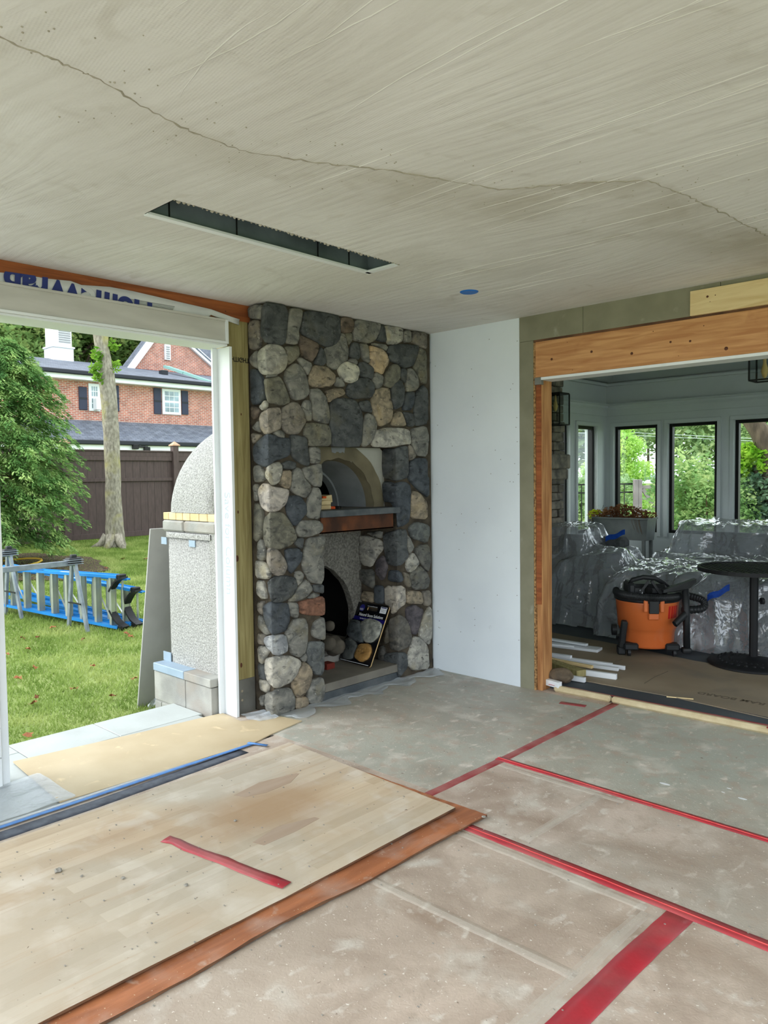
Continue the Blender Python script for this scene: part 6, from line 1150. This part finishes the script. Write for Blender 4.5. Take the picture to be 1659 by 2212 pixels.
# hemlock
hc = Vector((-12.4, 4.35, tz(-12.4))); hk = thing('hemlock', 'bushy green hemlock with drooping sprays at the left of the lawn', 'evergreen', hc)
bm = bmesh.new(); tube(bm, [(0, 0, 0), (0, 0, 1.8), (0, 0, 3.7)], [.09, .06, .012], 8); link('trunk', mesh_of(bm, True), MT['barkdk'], hk)
def hemlock():
    r = np.random.default_rng(4); V = []; TW = bmesh.new(); Hh_ = 3.6
    for b in range(520):
        t_ = r.random()**.85; z = .25+t_*(Hh_-.35); R0 = 1.30*math.sqrt(max(.02, 1-((t_-.34)/.70)**2)); R0 *= r.uniform(.75, 1.12); a = r.uniform(0, 6.283); d = np.array([math.cos(a), math.sin(a), 0]); 
        n = 9; st = []
        for k in range(n+1): u = k/n; st.append(d*R0*u+np.array([0, 0, z+.22*R0*math.sin(u*2.2)-.34*R0*u*u]))
        st = np.array(st)
        if b % 5 == 0: tube(TW, [tuple(q) for q in st[::3]], [.012, .008, .005, .002], 4)
        m = int(90+150*R0/1.4); u = r.uniform(.3, 1, m); p = np.array([np.interp(u, np.linspace(0, 1, n+1), st[:, i]) for i in range(3)]).T; side = np.array([-d[1], d[0], 0]); w = r.normal(0, 1, m)*.16*(1.15-u)*R0**.5+r.normal(0, .03, m)
        p = p+side*w[:, None]+np.stack([0*u, 0*u, -np.abs(w)*.45+r.normal(0, .02, m)], 1); V.append(np.concatenate([p, np.tile(d, (m, 1))+side*np.sign(w)[:, None]*.7], 1))
    A = np.concatenate(V); c = A[:, :3]; dr = A[:, 3:]; dr[:, 2] = -.55; dr += r.normal(0, .3, dr.shape); dr /= np.linalg.norm(dr, axis=1)[:, None]; q = np.cross(dr, np.array([0, 0, 1.])+r.normal(0, .3, dr.shape)); q /= np.linalg.norm(q, axis=1)[:, None]; n = len(c); s = r.uniform(.025, .05, n)[:, None]
    v = np.empty((n*4, 3)); v[0::4] = c-dr*s; v[1::4] = c+q*s*.3; v[2::4] = c+dr*s; v[3::4] = c-q*s*.3
    me = bpy.data.meshes.new('needles'); me.vertices.add(n*4); me.vertices.foreach_set('co', v.ravel().astype(np.float32)); me.loops.add(n*4); me.loops.foreach_set('vertex_index', np.arange(n*4, dtype=np.int32)); me.polygons.add(n); me.polygons.foreach_set('loop_start', np.arange(0, n*4, 4, dtype=np.int32)); me.polygons.foreach_set('loop_total', np.full(n, 4, dtype=np.int32)); me.update()
    o = link('needles', me, MT['hemlock'], hk); o['kind'] = 'stuff'; o = link('branches', mesh_of(TW, True), MT['twig'], hk); o['kind'] = 'stuff'
hemlock()
bm = bmesh.new(); bmesh.ops.create_circle(bm, cap_ends=True, radius=1, segments=40)
for v in bm.verts: f = 1+.08*math.sin(v.index*1.3); v.co = Vector((v.co.x*1.5*f, v.co.y*1.2*f, 0)); v.co.z = .03-.05*v.co.x
tag(link('mulch_bed', mesh_of(bm), MT['bed'], None, (hc.x+.1, hc.y+.3, hc.z)), 'dark mulch bed beneath the hemlock', 'mulch', kind='stuff')
# hose
a = lawn_at(58, 1224); bm = bmesh.new(); tube(bm, [(a.x+.5*math.sin(k*.35-1.6), a.y+.5*math.cos(k*.35-1.6)-.3, tz(a.x)+.06+.05*math.sin(k*.35)) for k in range(14)], .016, 8); tag(link('garden_hose', mesh_of(bm, True), MT['hose']), 'loop of yellow garden hose on the ground by the hemlock', 'hose')
# fallen leaves
for i, (x, y) in enumerate(((178, 1383), (115, 1356), (82, 1378), (50, 1380), (60, 1403), (228, 1228), (265, 1208), (275, 1370), (283, 1376), (76, 1444), (290, 1468), (78, 1508), (70, 1521), (18, 1415), (40, 1466), (245, 1505), (160, 1490), (315, 1208), (200, 1440))):
    a = lawn_at(x, y, .03); s = random.uniform(.025, .045)*(1 if y > 1300 else 1.6)
    vs = [(math.cos(k*math.pi/5)*s*(1 if k % 2 else .55), math.sin(k*math.pi/5)*s*(1 if k % 2 else .55), .012*math.sin(k*2)) for k in range(10)]
    tag(link('fallen_leaf', pyd(vs, [tuple(range(10))]), MT['leaf'], None, (a.x, a.y, a.z+.012), (random.uniform(-.4, .4), random.uniform(-.4, .4), i)), 'small curled brown leaf fallen on the lawn', 'leaf', 'fallen brown leaves scattered on the lawn')
tag(link('fallen_leaf', pyd([(math.cos(k*math.pi/5)*.035*(1 if k % 2 else .5), math.sin(k*math.pi/5)*.03, .005*math.sin(k*2)) for k in range(10)], [tuple(range(10))]), MT['leaf'], None, (*at(61, 1588, 2, 0)[:2], .004), (.2, .1, 1)), 'reddish leaf lying on the bluestone paver by the grass edge', 'leaf')
# step ladders lying on their side
def ladder(label, px_r, px_l, zoff, Hw0, Hw1, n, back=True, seed=0):
    R0 = lawn_at(*px_r); L0 = lawn_at(*px_l); R0.z = tz(R0.x)+zoff; L0.z = tz(L0.x)+zoff; d = (L0-R0); Ln = d.length; d.normalize(); s = Vector((-d.y, d.x, 0)).normalized()
    if s.y < 0: s = -s    # s points away from the viewer
    t = thing('step_ladder', label, 'ladder', R0); up = Vector((0, 0, 1)); 
    def rail(nm, a, b, w, h, m, flange=True):
        bm = bmesh.new(); bar(bm, a, b, w, .006); bar(bm, Vector(a)+s*w/2, Vector(b)+s*w/2, .006, h); bar(bm, Vector(a)-s*w/2, Vector(b)-s*w/2, .006, h); return link(nm, mesh_of(bm), m, t)
    rail('rail', Vector((0, 0, .02)), d*Ln+up*.1, .12, .03, MT['ladderblue']); rail('rail', up*Hw0, d*Ln+up*(Hw1+.1), .12, .03, MT['ladderblue'])
    for k in range(n):
        u = (k+.5)/n; a = d*Ln*u+up*(.02+.08*u); b = d*Ln*u+up*(Hw0+(Hw1+.1-Hw0)*u)
        bm = bmesh.new(); bar(bm, a, b-d*.0, .08, .012, up=tuple(d)); bar(bm, a+s*.038, b+s*.038, .006, .03, up=tuple(d)); bar(bm, a-s*.038, b-s*.038, .006, .03, up=tuple(d)); link('step', mesh_of(bm), MT['alu'], t)
    if back:
        o_ = s*.13; rail('back_rail', o_+up*.03, o_+d*Ln+up*.1, .05, .02, MT['ladderblue']); rail('back_rail', o_+up*(Hw0-.05), o_+d*Ln+up*(Hw1+.05), .05, .02, MT['ladderblue'])
        for k in range(n):
            u = (k+.4)/n; bm = bmesh.new(); tube(bm, [o_+d*Ln*u+up*(.04+.06*u), o_+d*Ln*u+up*(Hw0-.05+(Hw1+.1-Hw0)*u)], .013, 7); link('back_bar', mesh_of(bm), MT['alu'], t)
        for k in range(3):
            u = .1+.33*k; bm = bmesh.new(); bar(bm, d*Ln*u+up*.06+s*.06, d*Ln*(u+.12)+up*(Hw0*.8)+s*.06, .02, .004); link('spreader', mesh_of(bm), MT['alu'], t)
    for z0, sg in ((.02, 1), (Hw0, -1)):   # curved boots
        pts_ = [up*(z0+sg*.17)+d*.12, up*(z0+sg*.11)+d*.08, up*(z0+sg*.045)+d*.02, up*(z0+sg*.005)-d*.07]; bm = bmesh.new()
        q = smooth_path(pts_, 4)
        for a, b in zip(q, q[1:]): bar(bm, a, b, .095, .016)
        link('foot_guard', mesh_of(bm), MT['dark'], t)
        bm = bmesh.new(); bx(bm, -.03, .03, -.05, .05, -.025, .025, .008, Matrix.Translation(up*z0-d*.02) @ Matrix.Rotation(math.atan2(d.y, d.x), 4, 'Z')); link('rubber_foot', mesh_of(bm), MT['dark'], t)
    box('warning_label', -.07, .07, -.03, .03, 0, .002, MT['print'], t, 0, Matrix.Translation(d*Ln*.42+up*(Hw0+(Hw1+.1-Hw0)*.42+.004)) @ Matrix.Rotation(math.atan2(d.y, d.x), 4, 'Z'))
    box('warning_label', -.05, .05, -.025, .025, 0, .002, MT['dark'], t, 0, Matrix.Translation(d*Ln*.62+up*(Hw0+(Hw1+.1-Hw0)*.62+.004)) @ Matrix.Rotation(math.atan2(d.y, d.x), 4, 'Z'))
    return t
ladder('front blue step ladder lying on its side on the grass', (262, 1362), (-10, 1322), .02, .56, .40, 9)
ladder('rear blue step ladder lying behind the front one on the grass', (292, 1356), (20, 1300), .02, .40, .33, 9, seed=1)
# sawhorses
def horse(label, head_r, off, seed=0, zt=.72):
    f1, f2 = [lawn_at(*p) for p in off]; mid = (f1+f2)/2; z0 = tz(mid.x)
    hd = thing('sawhorse', label, 'sawhorse', (mid.x, mid.y, z0)); c = Vector((0, 0, zt)); dirv = Vector((.08, -1, 0)).normalized(); sd = Vector((-dirv.y, dirv.x, 0))
    bm = bmesh.new(); bar(bm, c+dirv*(-.04)+Vector((0, 0, -.02)), c+dirv*.98+Vector((0, 0, -.02)), .045, .055, bev=.003); link('beam', mesh_of(bm), MT['horse'], hd)
    for e, nm in ((0, 'near'), (.9, 'far')):
        b = c+dirv*e
        bm = bmesh.new(); bar(bm, b-dirv*.07, b+dirv*.07, .10, .07, bev=.008); bar(bm, b-dirv*.03+Vector((0, 0, .05)), b+dirv*.03+Vector((0, 0, .05)), .05, .035, bev=.006); link('head_bracket', mesh_of(bm), MT['vacdk'], hd)
        for k in range(3): bm = bmesh.new(); bar(bm, b-dirv*.08+Vector((0, 0, -.03+.022*k)), b+dirv*.08+Vector((0, 0, -.03+.022*k)), .13, .006); link('bracket_fin', mesh_of(bm), MT['horse'], hd)
        for sg in (-1, 1):
            bm = bmesh.new(); bar(bm, b+sd*sg*.03+Vector((0, 0, -.03)), Vector((b.x, b.y, 0))+sd*sg*.19+dirv*(.03 if e else -.03), .045, .03, up=tuple(dirv), bev=.002); link('leg', mesh_of(bm), MT['horse'], hd)
        bm = bmesh.new(); bar(bm, b+sd*.12+Vector((0, 0, -.45)), b-sd*.12+Vector((0, 0, -.45)), .02, .012); link('leg_brace', mesh_of(bm), MT['dark'], hd)
horse('grey metal sawhorse standing in front of the blue ladders', None, ((185, 1368), (142, 1356)), zt=.74)
horse('second grey sawhorse at the picture edge, its end bracket showing', None, ((43, 1338), (5, 1330)), zt=.74)
# ================================================================ HOUSE
hx_ = -30.0; hs = thing('brick_house', 'red brick house with grey shingle roofs and navy shutters beyond the fence', 'house', (hx_, 16, .3))
def hb(name, x0, x1, y0, y1, z0, z1, m, bev=0): return loc_box2(name, hs, x0, x1, y0, y1, z0, z1, m, bev)
hb('wall', -36, hx_, 11.6, 28, 0, 5.62, MT['brick'])
def hq(name, q, m, th=.08):
    vs = [Vector(p)-Vector((hx_, 16, .3)) for p in q]; n = len(vs); vs += [v-Vector((0, 0, th)) for v in vs]
    return link(name, pyd(vs, [tuple(range(n)), tuple(range(n, 2*n))[::-1]]+[(i, n+i, n+(i+1) % n, (i+1) % n) for i in range(n)]), m, hs)
rz = 7.02; ez = 5.86
hq('roof', [(hx_+.5, 11.1, ez), (hx_+.5, 28.4, ez), (-34.6, 28.4, rz), (-34.6, 11.1, rz)], MT['shingle']); hq('roof', [(-39.5, 11.1, ez), (-34.6, 11.1, rz), (-34.6, 28.4, rz), (-39.5, 28.4, ez)], MT['shingle'])
hb('gutter', hx_+.45, hx_+.6, 11.0, 28.4, ez-.17, ez-.0, MT['gutter'], .03); hb('fascia', hx_+.38, hx_+.46, 11.1, 28.4, ez-.30, ez-.1, MT['whitetrim']); hb('soffit', hx_, hx_+.45, 11.1, 28.4, ez-.34, ez-.26, MT['whitetrim'])
hq('rake_board', [(hx_+.5, 10.98, ez+.02), (hx_+.5, 11.12, ez+.02), (-34.6, 11.12, rz+.02), (-34.6, 10.98, rz+.02)], MT['whitetrim'], .25)
# gable wing
gx = -33.9
def gp(x, y): p = at(x, y, 0, gx); return (p.y, p.z)
gl = gp(286, 792); apx = None
l0, l1, r0_, r1_ = gp(290, 787), gp(330, 733), gp(397, 738), gp(456, 790)
ma = (l1[1]-l0[1])/(l1[0]-l0[0]); mb_ = (r1_[1]-r0_[1])/(r1_[0]-r0_[0]); ya = (r0_[1]-l0[1]+ma*l0[0]-mb_*r0_[0])/(ma-mb_); za = l0[1]+ma*(ya-l0[0])
y0g, y1g = ya-(za-6.4)/ma, ya+(za-6.4)/-mb_
vs = [Vector((gx, y0g, 6.4)), Vector((gx, y1g, 6.4)), Vector((gx, ya, za))]; o_ = Vector((hx_, 16, .3)); vs = [v-o_ for v in vs]; vs += [v+Vector((-.3, 0, 0)) for v in vs]
link('gable', pyd(vs, [(0, 1, 2), (3, 5, 4), (0, 3, 4, 1), (1, 4, 5, 2), (2, 5, 3, 0)]), MT['brick'], hs)
bm = bmesh.new(); bar(bm, Vector((gx+.1, y0g-.1, 6.4-.05))-o_, Vector((gx+.1, ya, za+.1))-o_, .25, .22, (1, 0, 0)); link('rake_board', mesh_of(bm), MT['whitetrim'], hs)
bm = bmesh.new(); bar(bm, Vector((gx+.1, ya, za+.1))-o_, Vector((gx+.1, y1g+.1, 6.4-.05))-o_, .25, .16, (1, 0, 0)); link('rake_board', mesh_of(bm), MT['whitetrim'], hs)
hq('roof', [(gx+.2, ya, za+.16), (gx+.2, y1g+.1, 6.46), (gx-.9, y1g+.1, 6.46), (gx-.9, ya, za+.16)], MT['shingle']); hq('roof', [(gx+.2, ya, za+.16), (gx-.9, ya, za+.16), (gx-.9, y0g-.1, 6.46), (gx+.2, y0g-.1, 6.46)], MT['shingle']); hq('roof', [(-36, at(392, 780, 0, -36).y, 6.9), (-36, 28.4, 6.9), (-40, 28.4, 10.6), (-40, at(400, 740, 0, -38).y, 10.6)], MT['shingle'])
c0, c1 = gp(354, 744), gp(370, 779); t = hb('vent', gx, gx+.1, c0[0], c1[0]-.08, c1[1], c0[1], MT['whitetrim'])
for k in range(6): z = c1[1]+.06+(c0[1]-c1[1]-.1)*k/6; hb('vent_slat', gx+.1, gx+.13, c0[0]+.06, c1[0]-.14, z, z+.05, MT['greyink'])
pts_ = [at(358, 792, 0, -33.0), at(400, 806, 0, -31.6), at(457, 826, 0, -30.2)]
bm = bmesh.new()
for a, b in zip(pts_, pts_[1:]): bar(bm, a-o_, b-o_, .3, .12)
link('flashing', mesh_of(bm), MT['verdigris'], hs)
hb('roof_vent', -31.9, -31.6, 18.55, 18.85, 6.35, 6.55, MT['gutter'])
# cupola
q0 = at(105, 776, 0, -34.6); q1 = at(150, 779, 0, -34.6); cw = (q1.y-q0.y); zc0 = q0.z-.3; cx0 = -34.6
hb('cupola', cx0-cw/2, cx0+cw/2, q0.y, q1.y, zc0, at(106, 752, 0, -34.6).z, MT['whitetrim'], .02); zm = at(106, 752, 0, -34.6).z
hb('cupola_ledge', cx0-cw/2-.05, cx0+cw/2+.05, q0.y-.05, q1.y+.05, zm, zm+.08, MT['whitetrim'], .02); hb('cupola_tower', cx0-cw/2+.05, cx0+cw/2-.05, q0.y+.05, q1.y-.05, zm+.08, zm+1.5, MT['whitetrim'], .02)
for k in range(9): hb('louver', cx0+cw/2-.05, cx0+cw/2-.02, q0.y+.3, q1.y-.12, zm+.25+k*.1, zm+.3+k*.1, MT['greyink'])
hb('cupola_roof', cx0-cw/2-.1, cx0+cw/2+.1, q0.y-.1, q1.y+.1, zm+1.5, zm+1.7, MT['gutter'])
# windows with shutters
def hwin(xl, yt, xr, yb, ac=False):
    a = at(xl, yt, 0, hx_); b = at(xr, yb, 0, hx_); y0, y1, z1, z0 = a.y, b.y, a.z, b.z
    f = hb('window', hx_, hx_+.06, y0, y1, z0, z1, MT['whitetrim'], .01); Lw = hs.location
    def sub(nm, *q, m): return box(nm, q[0]-Lw.x, q[1]-Lw.x, q[2]-Lw.y, q[3]-Lw.y, q[4]-Lw.z, q[5]-Lw.z, MT[m], f)
    zm_ = (z0+z1)/2
    for q0_, q1_ in ((z0+.1, zm_-.03), (zm_+.03, z1-.1)):
        for j in range(2):
            for i in range(3):
                w_ = (y1-y0-.2)/3; h_ = (q1_-q0_)/2; sub('pane', hx_+.06, hx_+.065, y0+.1+i*w_+.015, y0+.1+(i+1)*w_-.015, q0_+j*h_+.015, q0_+(j+1)*h_-.015, m='winblue')
    if ac: hb('air_conditioner', hx_+.06, hx_+.4, y0+.15, y1-.12, z0+.03, z0+.5, MT['whitetrim'], .02)
def hsh(xl, yt, xr, yb):
    a = at(xl, yt, 0, hx_); b = at(xr, yb, 0, hx_); f = hb('shutter', hx_, hx_+.06, a.y, b.y, b.z, a.z, MT['shutter'], .01)
    zm_ = (a.z+b.z)/2; hb('shutter_rail', hx_+.06, hx_+.07, a.y, b.y, zm_-.04, zm_+.04, MT['gutter'])
hwin(349, 839, 390, 897); hsh(331, 838, 348, 895); hsh(391, 844, 406, 896); hwin(190, 828, 216, 889, True); hsh(169, 835, 188, 886); hsh(249, 833, 257, 889)
# porch roof
pr = [at(150, 909, 0, -30), at(458, 918, 0, -30)]; lo = at(150, 950, 0, -28.2); 
hq('roof', [(-28.2, 9.5, lo.z), (-28.2, 24, lo.z), (-30, 24, pr[0].z+.05), (-30, 9.5, pr[0].z+.05)], MT['shingle'])
hb('gutter', -28.2, -28.05, 9.5, 24, lo.z-.16, lo.z+.02, MT['gutter'], .03); hb('fascia', -28.35, -28.2, 9.5, 24, lo.z-.5, lo.z-.1, MT['whitetrim']); hb('garage_wall', -28.6, -28.4, 9.5, 24, 0, lo.z-.1, MT['whitetrim'])
for y0 in (11.5, 14.6, 17.7): hb('garage_door', -28.4, -28.3, y0, y0+2.6, 0, lo.z-.62, MT['garage'])
a = at(305, 968, 0, -28.1); bm = bmesh.new(); bx(bm, -.08, .08, -.12, .12, -.1, .1, .02, Matrix.Translation(Vector((-28.1, a.y-.25, a.z+.05))-o_)); bx(bm, -.08, .08, -.12, .12, -.1, .1, .02, Matrix.Translation(Vector((-28.1, a.y+.25, a.z-.05))-o_)); bx(bm, -.05, .05, -.3, .3, -.03, .03, 0, Matrix.Translation(Vector((-28.15, a.y, a.z+.05))-o_)); link('floodlight', mesh_of(bm), MT['dark'], hs)
# trees behind the house
def tree(name, label, c, H, R, m, n, leaf, seed, trunk='barkdk', low=.35, tr_r=.25, grp=None, lean=(0, 0)):
    t = thing(name, label, 'tree', c, group=grp); r = random.Random(seed); bm = bmesh.new(); tube(bm, [(0, 0, -.2), (lean[0]*.5, lean[1]*.5, H*.4), (lean[0], lean[1], H*.8)], [tr_r, tr_r*.75, tr_r*.3], 9)
    for k in range(7): a = r.uniform(0, 6.28); z = H*r.uniform(.3, .6); tube(bm, [(0, 0, z), (R*.35*math.cos(a), R*.35*math.sin(a), z+H*.12), (R*.75*math.cos(a), R*.75*math.sin(a), z+H*.22)], [tr_r*.4, tr_r*.25, tr_r*.08], 6)
    link('trunk', mesh_of(bm, True), MT[trunk], t)
    bl = []
    for k in range(16): a = r.uniform(0, 6.28); q = r.uniform(.2, .75); z = H*(low+(1-low)*r.random()*.85); s = R*r.uniform(.35, .55); bl.append((R*q*math.cos(a), R*q*math.sin(a), z, s, s, s*.75))
    leafcloud('foliage', bl, n, leaf, MT[m], t, seed, shell=.35); return t
def pol(px, dist, z=None):   # a ground point in the direction of a picture column at a given distance
    d = ray(px, 1040); d.z = 0; d.normalize(); p = CO+d*dist; return Vector((p.x, p.y, tz(p.x)))
for i, (px, d, H, R, l) in enumerate(((-60, 46, 17, 6, 'dark leafy tree behind the roof at the far left'), (60, 50, 18, 6, 'dark leafy tree rising behind the roof left of the white cupola'), (160, 47, 17, 5.5, 'dark leafy tree rising behind the roof at the cupola'), (255, 52, 18, 6, 'leafy tree behind the roof right of the pale trunk'), (330, 60, 17, 6, 'leafy tree behind the brick gable'))):
    tree('background_tree', l, pol(px, d), H, R, 'treedk', 34000, .17, 40+i, low=.15, grp='trees behind the brick house')
# ================================================================ OUTDOORS NORTH (through sunroom windows)
gn = thing('black_fence', 'black metal picket fence seen through the corner sunroom windows', 'fence', (*pol(1300, 15.5)[:2], -.2)); A_ = pol(1150, 14.8); B_ = pol(1366, 15.6); dd = (B_-A_); Ln = dd.length; dd.normalize()
def gpt(u, z): p = A_+dd*u; return Vector((p.x, p.y, z))-gn.location+Vector((0, 0, 0))
tp_ = at(1345, 1046, 2, 0); d_ = 15.5; zt_ = CAM_H-(1046-1024)/F*15.5
for z in (zt_, zt_-.16, .05):
    bm = bmesh.new(); bar(bm, gpt(0, z), gpt(Ln, z), .03, .03); link('rail', mesh_of(bm), MT['dark'], gn)
for k in range(int(Ln/.11)): bm = bmesh.new(); bar(bm, gpt(k*.11, -.15), gpt(k*.11, zt_), .016, .016, up=(1, 0, 0)); link('picket', mesh_of(bm), MT['dark'], gn)
# wooden gate
gt = thing('wooden_gate', 'weathered wooden gate with diagonal brace seen through the sunroom windows', 'gate', (*pol(1400, 15.5)[:2], -.2)); A_ = pol(1366, 15.5); B_ = pol(1492, 16.0); dd = (B_-A_); Ln = dd.length; dd.normalize(); A_.z = 0
def gg(u, z): p = A_+dd*u; return Vector((p.x, p.y, z))-gt.location
def uu(px): return (pol(px, 15.6)-A_).dot(dd)
zt_ = CAM_H-(1035-1022)/F*15.5
for px in (1370, 1378, 1457, 1468): bm = bmesh.new(); u = uu(px); bar(bm, gg(u, -.2), gg(u, zt_), .09, .09, up=tuple(dd), bev=.008); link('post', mesh_of(bm), MT['gate'], gt)
def zz(y): return CAM_H-(y-1021)/F*15.7
for (a, b) in ((1383, 1455), (1473, 1545)):
    for y, h in ((1049, .06), (1073, .035), (1096, .035)): bm = bmesh.new(); bar(bm, gg(uu(a), zz(y)), gg(uu(b), zz(y)), .04, h); link('gate_rail', mesh_of(bm), MT['gate'], gt)
    bm = bmesh.new(); bar(bm, gg(uu(a)+.03, zz(1053)), gg(uu(b)-.1, zz(1118)), .04, .07); link('brace', mesh_of(bm), MT['gate'], gt)
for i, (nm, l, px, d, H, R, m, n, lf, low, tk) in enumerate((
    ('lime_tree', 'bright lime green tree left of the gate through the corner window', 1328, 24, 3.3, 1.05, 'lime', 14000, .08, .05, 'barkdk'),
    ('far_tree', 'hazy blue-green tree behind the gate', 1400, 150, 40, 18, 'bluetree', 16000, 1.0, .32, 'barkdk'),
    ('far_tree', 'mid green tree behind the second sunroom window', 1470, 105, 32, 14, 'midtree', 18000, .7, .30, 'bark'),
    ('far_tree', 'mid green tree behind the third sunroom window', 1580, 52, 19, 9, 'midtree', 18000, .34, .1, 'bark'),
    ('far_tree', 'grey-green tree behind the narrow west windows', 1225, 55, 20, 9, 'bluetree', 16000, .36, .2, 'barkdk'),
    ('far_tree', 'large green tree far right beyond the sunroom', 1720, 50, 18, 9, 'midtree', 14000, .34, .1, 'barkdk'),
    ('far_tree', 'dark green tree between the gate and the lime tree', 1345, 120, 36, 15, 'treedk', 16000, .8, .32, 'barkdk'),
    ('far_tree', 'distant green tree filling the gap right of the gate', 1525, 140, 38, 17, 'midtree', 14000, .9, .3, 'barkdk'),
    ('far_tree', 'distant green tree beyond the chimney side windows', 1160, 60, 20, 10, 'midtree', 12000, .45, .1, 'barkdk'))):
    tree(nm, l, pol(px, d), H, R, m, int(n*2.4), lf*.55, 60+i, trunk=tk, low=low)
def shrub(name, label, px, d, H, R, m, n, lf, seed, zb=0):
    c = pol(px, d); t = thing(name, label, 'shrub', c); r = random.Random(seed)
    bl = [(R*r.uniform(-.7, .7), R*r.uniform(-.5, .5), zb+H*r.uniform(.25, .8), R*.45, R*.45, H*.26) for k in range(12)]; leafcloud('foliage', bl, n, lf, MT[m], t, seed, shell=.4)
    bm = bmesh.new()
    for k in range(6): a = k; tube(bm, [(0, 0, -.1), (R*.3*math.cos(a), R*.3*math.sin(a), H*.4), (R*.5*math.cos(a), R*.5*math.sin(a), H*.7)], [.03, .02, .008], 5)
    link('stems', mesh_of(bm), MT['twig'], t); return t
shrub('viburnum', 'leafy pale green shrub outside the middle sunroom window', 1530, 12.6, 2.1, .75, 'bush', 14000, .035, 80); shrub('viburnum', 'small leafy shrub low outside the second sunroom window', 1488, 12.2, 1.15, .36, 'bush', 7000, .032, 81)
shrub('hedge', 'green hedge behind the black picket fence', 1290, 18.5, 1.6, .8, 'midtree', 9000, .05, 82); shrub('viburnum', 'small twiggy shrub outside the first sunroom window', 1414, 11.8, .6, .16, 'bush', 1500, .03, 84)
shrub('hedge', 'green hedge behind the black fence at the west windows', 1225, 17, 1.6, 1.0, 'midtree', 9000, .05, 85)
# ivy covered leaning trunk
iv = thing('ivy_tree', 'leaning old trunk smothered in ivy outside the right sunroom window', 'tree', pol(1650, 12.5))
bm = bmesh.new(); q = [Vector((at(x, y, 1, 0).x, 0, 0)) for x, y in ()] if False else None
o2 = iv.location; Yp = o2.y
def ip(x, y): p = at(x, y, 1, Yp); return Vector((p.x, 0, p.z))-Vector((o2.x, 0, o2.z))
tube(bm, [ip(1730, 1200), ip(1690, 1040), ip(1662, 975), ip(1640, 930), ip(1610, 890), ip(1560, 820)], [.32, .22, .16, .14, .12, .10], 12); link('trunk', mesh_of(bm, True), MT['barkdk'], iv)
bm = bmesh.new(); tube(bm, [ip(1700, 1150), ip(1640, 1010), ip(1690, 965)], [.15, .10, .06], 9); link('limb', mesh_of(bm, True), MT['barkdk'], iv)
b_ = [];
for (x, y, r) in ((1650, 1120, .35), (1620, 1080, .28), (1655, 1050, .3), (1630, 1030, .2), (1600, 1110, .25), (1612, 1150, .3), (1690, 1090, .4), (1665, 1160, .4)): p = ip(x, y); b_.append((p.x, p.y, p.z, r, r*.8, r))
leafcloud('ivy', b_, 4200, .05, MT['ivy'], iv, 90, shell=.75)
b_ = []
for (x, y, r) in ((1600, 985, .16), (1625, 975, .14), (1610, 1010, .16), (1650, 985, .12), (1595, 1000, .14), (1655, 1005, .12)): p = ip(x, y); b_.append((p.x, p.y-.1, p.z, r, r, r))
leafcloud('fresh_growth', b_, 1500, .045, MT['ivyhi'], iv, 91, shell=.2)
# overhead wires
for i, (y0, y1, l) in enumerate(((938, 950, 'upper pale overhead wire crossing the trees'), (944, 955, 'lower pale overhead wire crossing the trees'))):
    a = at(1440, y0, 1, 34); b = at(1680, y1, 1, 34); e = (b-a); bm = bmesh.new(); tube(bm, [a-e*1.5, a, b, b+e], .009, 5); tag(link('overhead_wire', mesh_of(bm), MT['wire']), l, 'wire')
# bright far lawn and parked cars
lw = box('lawn_field', -60, 40, 22, 150, -.3, -.16, MT['lawn2']); tag(lw, 'bright mown field beyond the wooden gate', 'grass', kind='stuff')
for px, l in ((1403, 'white parked car far beyond the gate'), (1280, 'white parked car far beyond the black fence'), (1496, 'white parked car far behind the shrub')):
    c = pol(px, 90); t = thing('parked_car', l, 'car', (c.x, c.y, -.16), (0, 0, .5)); box('car_body', -2.2, 2.2, -.9, .9, .35, .95, MT['carwhite'], t, .15); box('car_cabin', -1.2, 1.3, -.8, .8, .95, 1.5, MT['winblue'], t, .2)
    for x in (-1.4, 1.4):
        for y in (-.9, .9): bm = bmesh.new(); tube(bm, [(x, y-.1, .33), (x, y+.1, .33)], .33, 14); link('wheel', mesh_of(bm), MT['dark'], t)
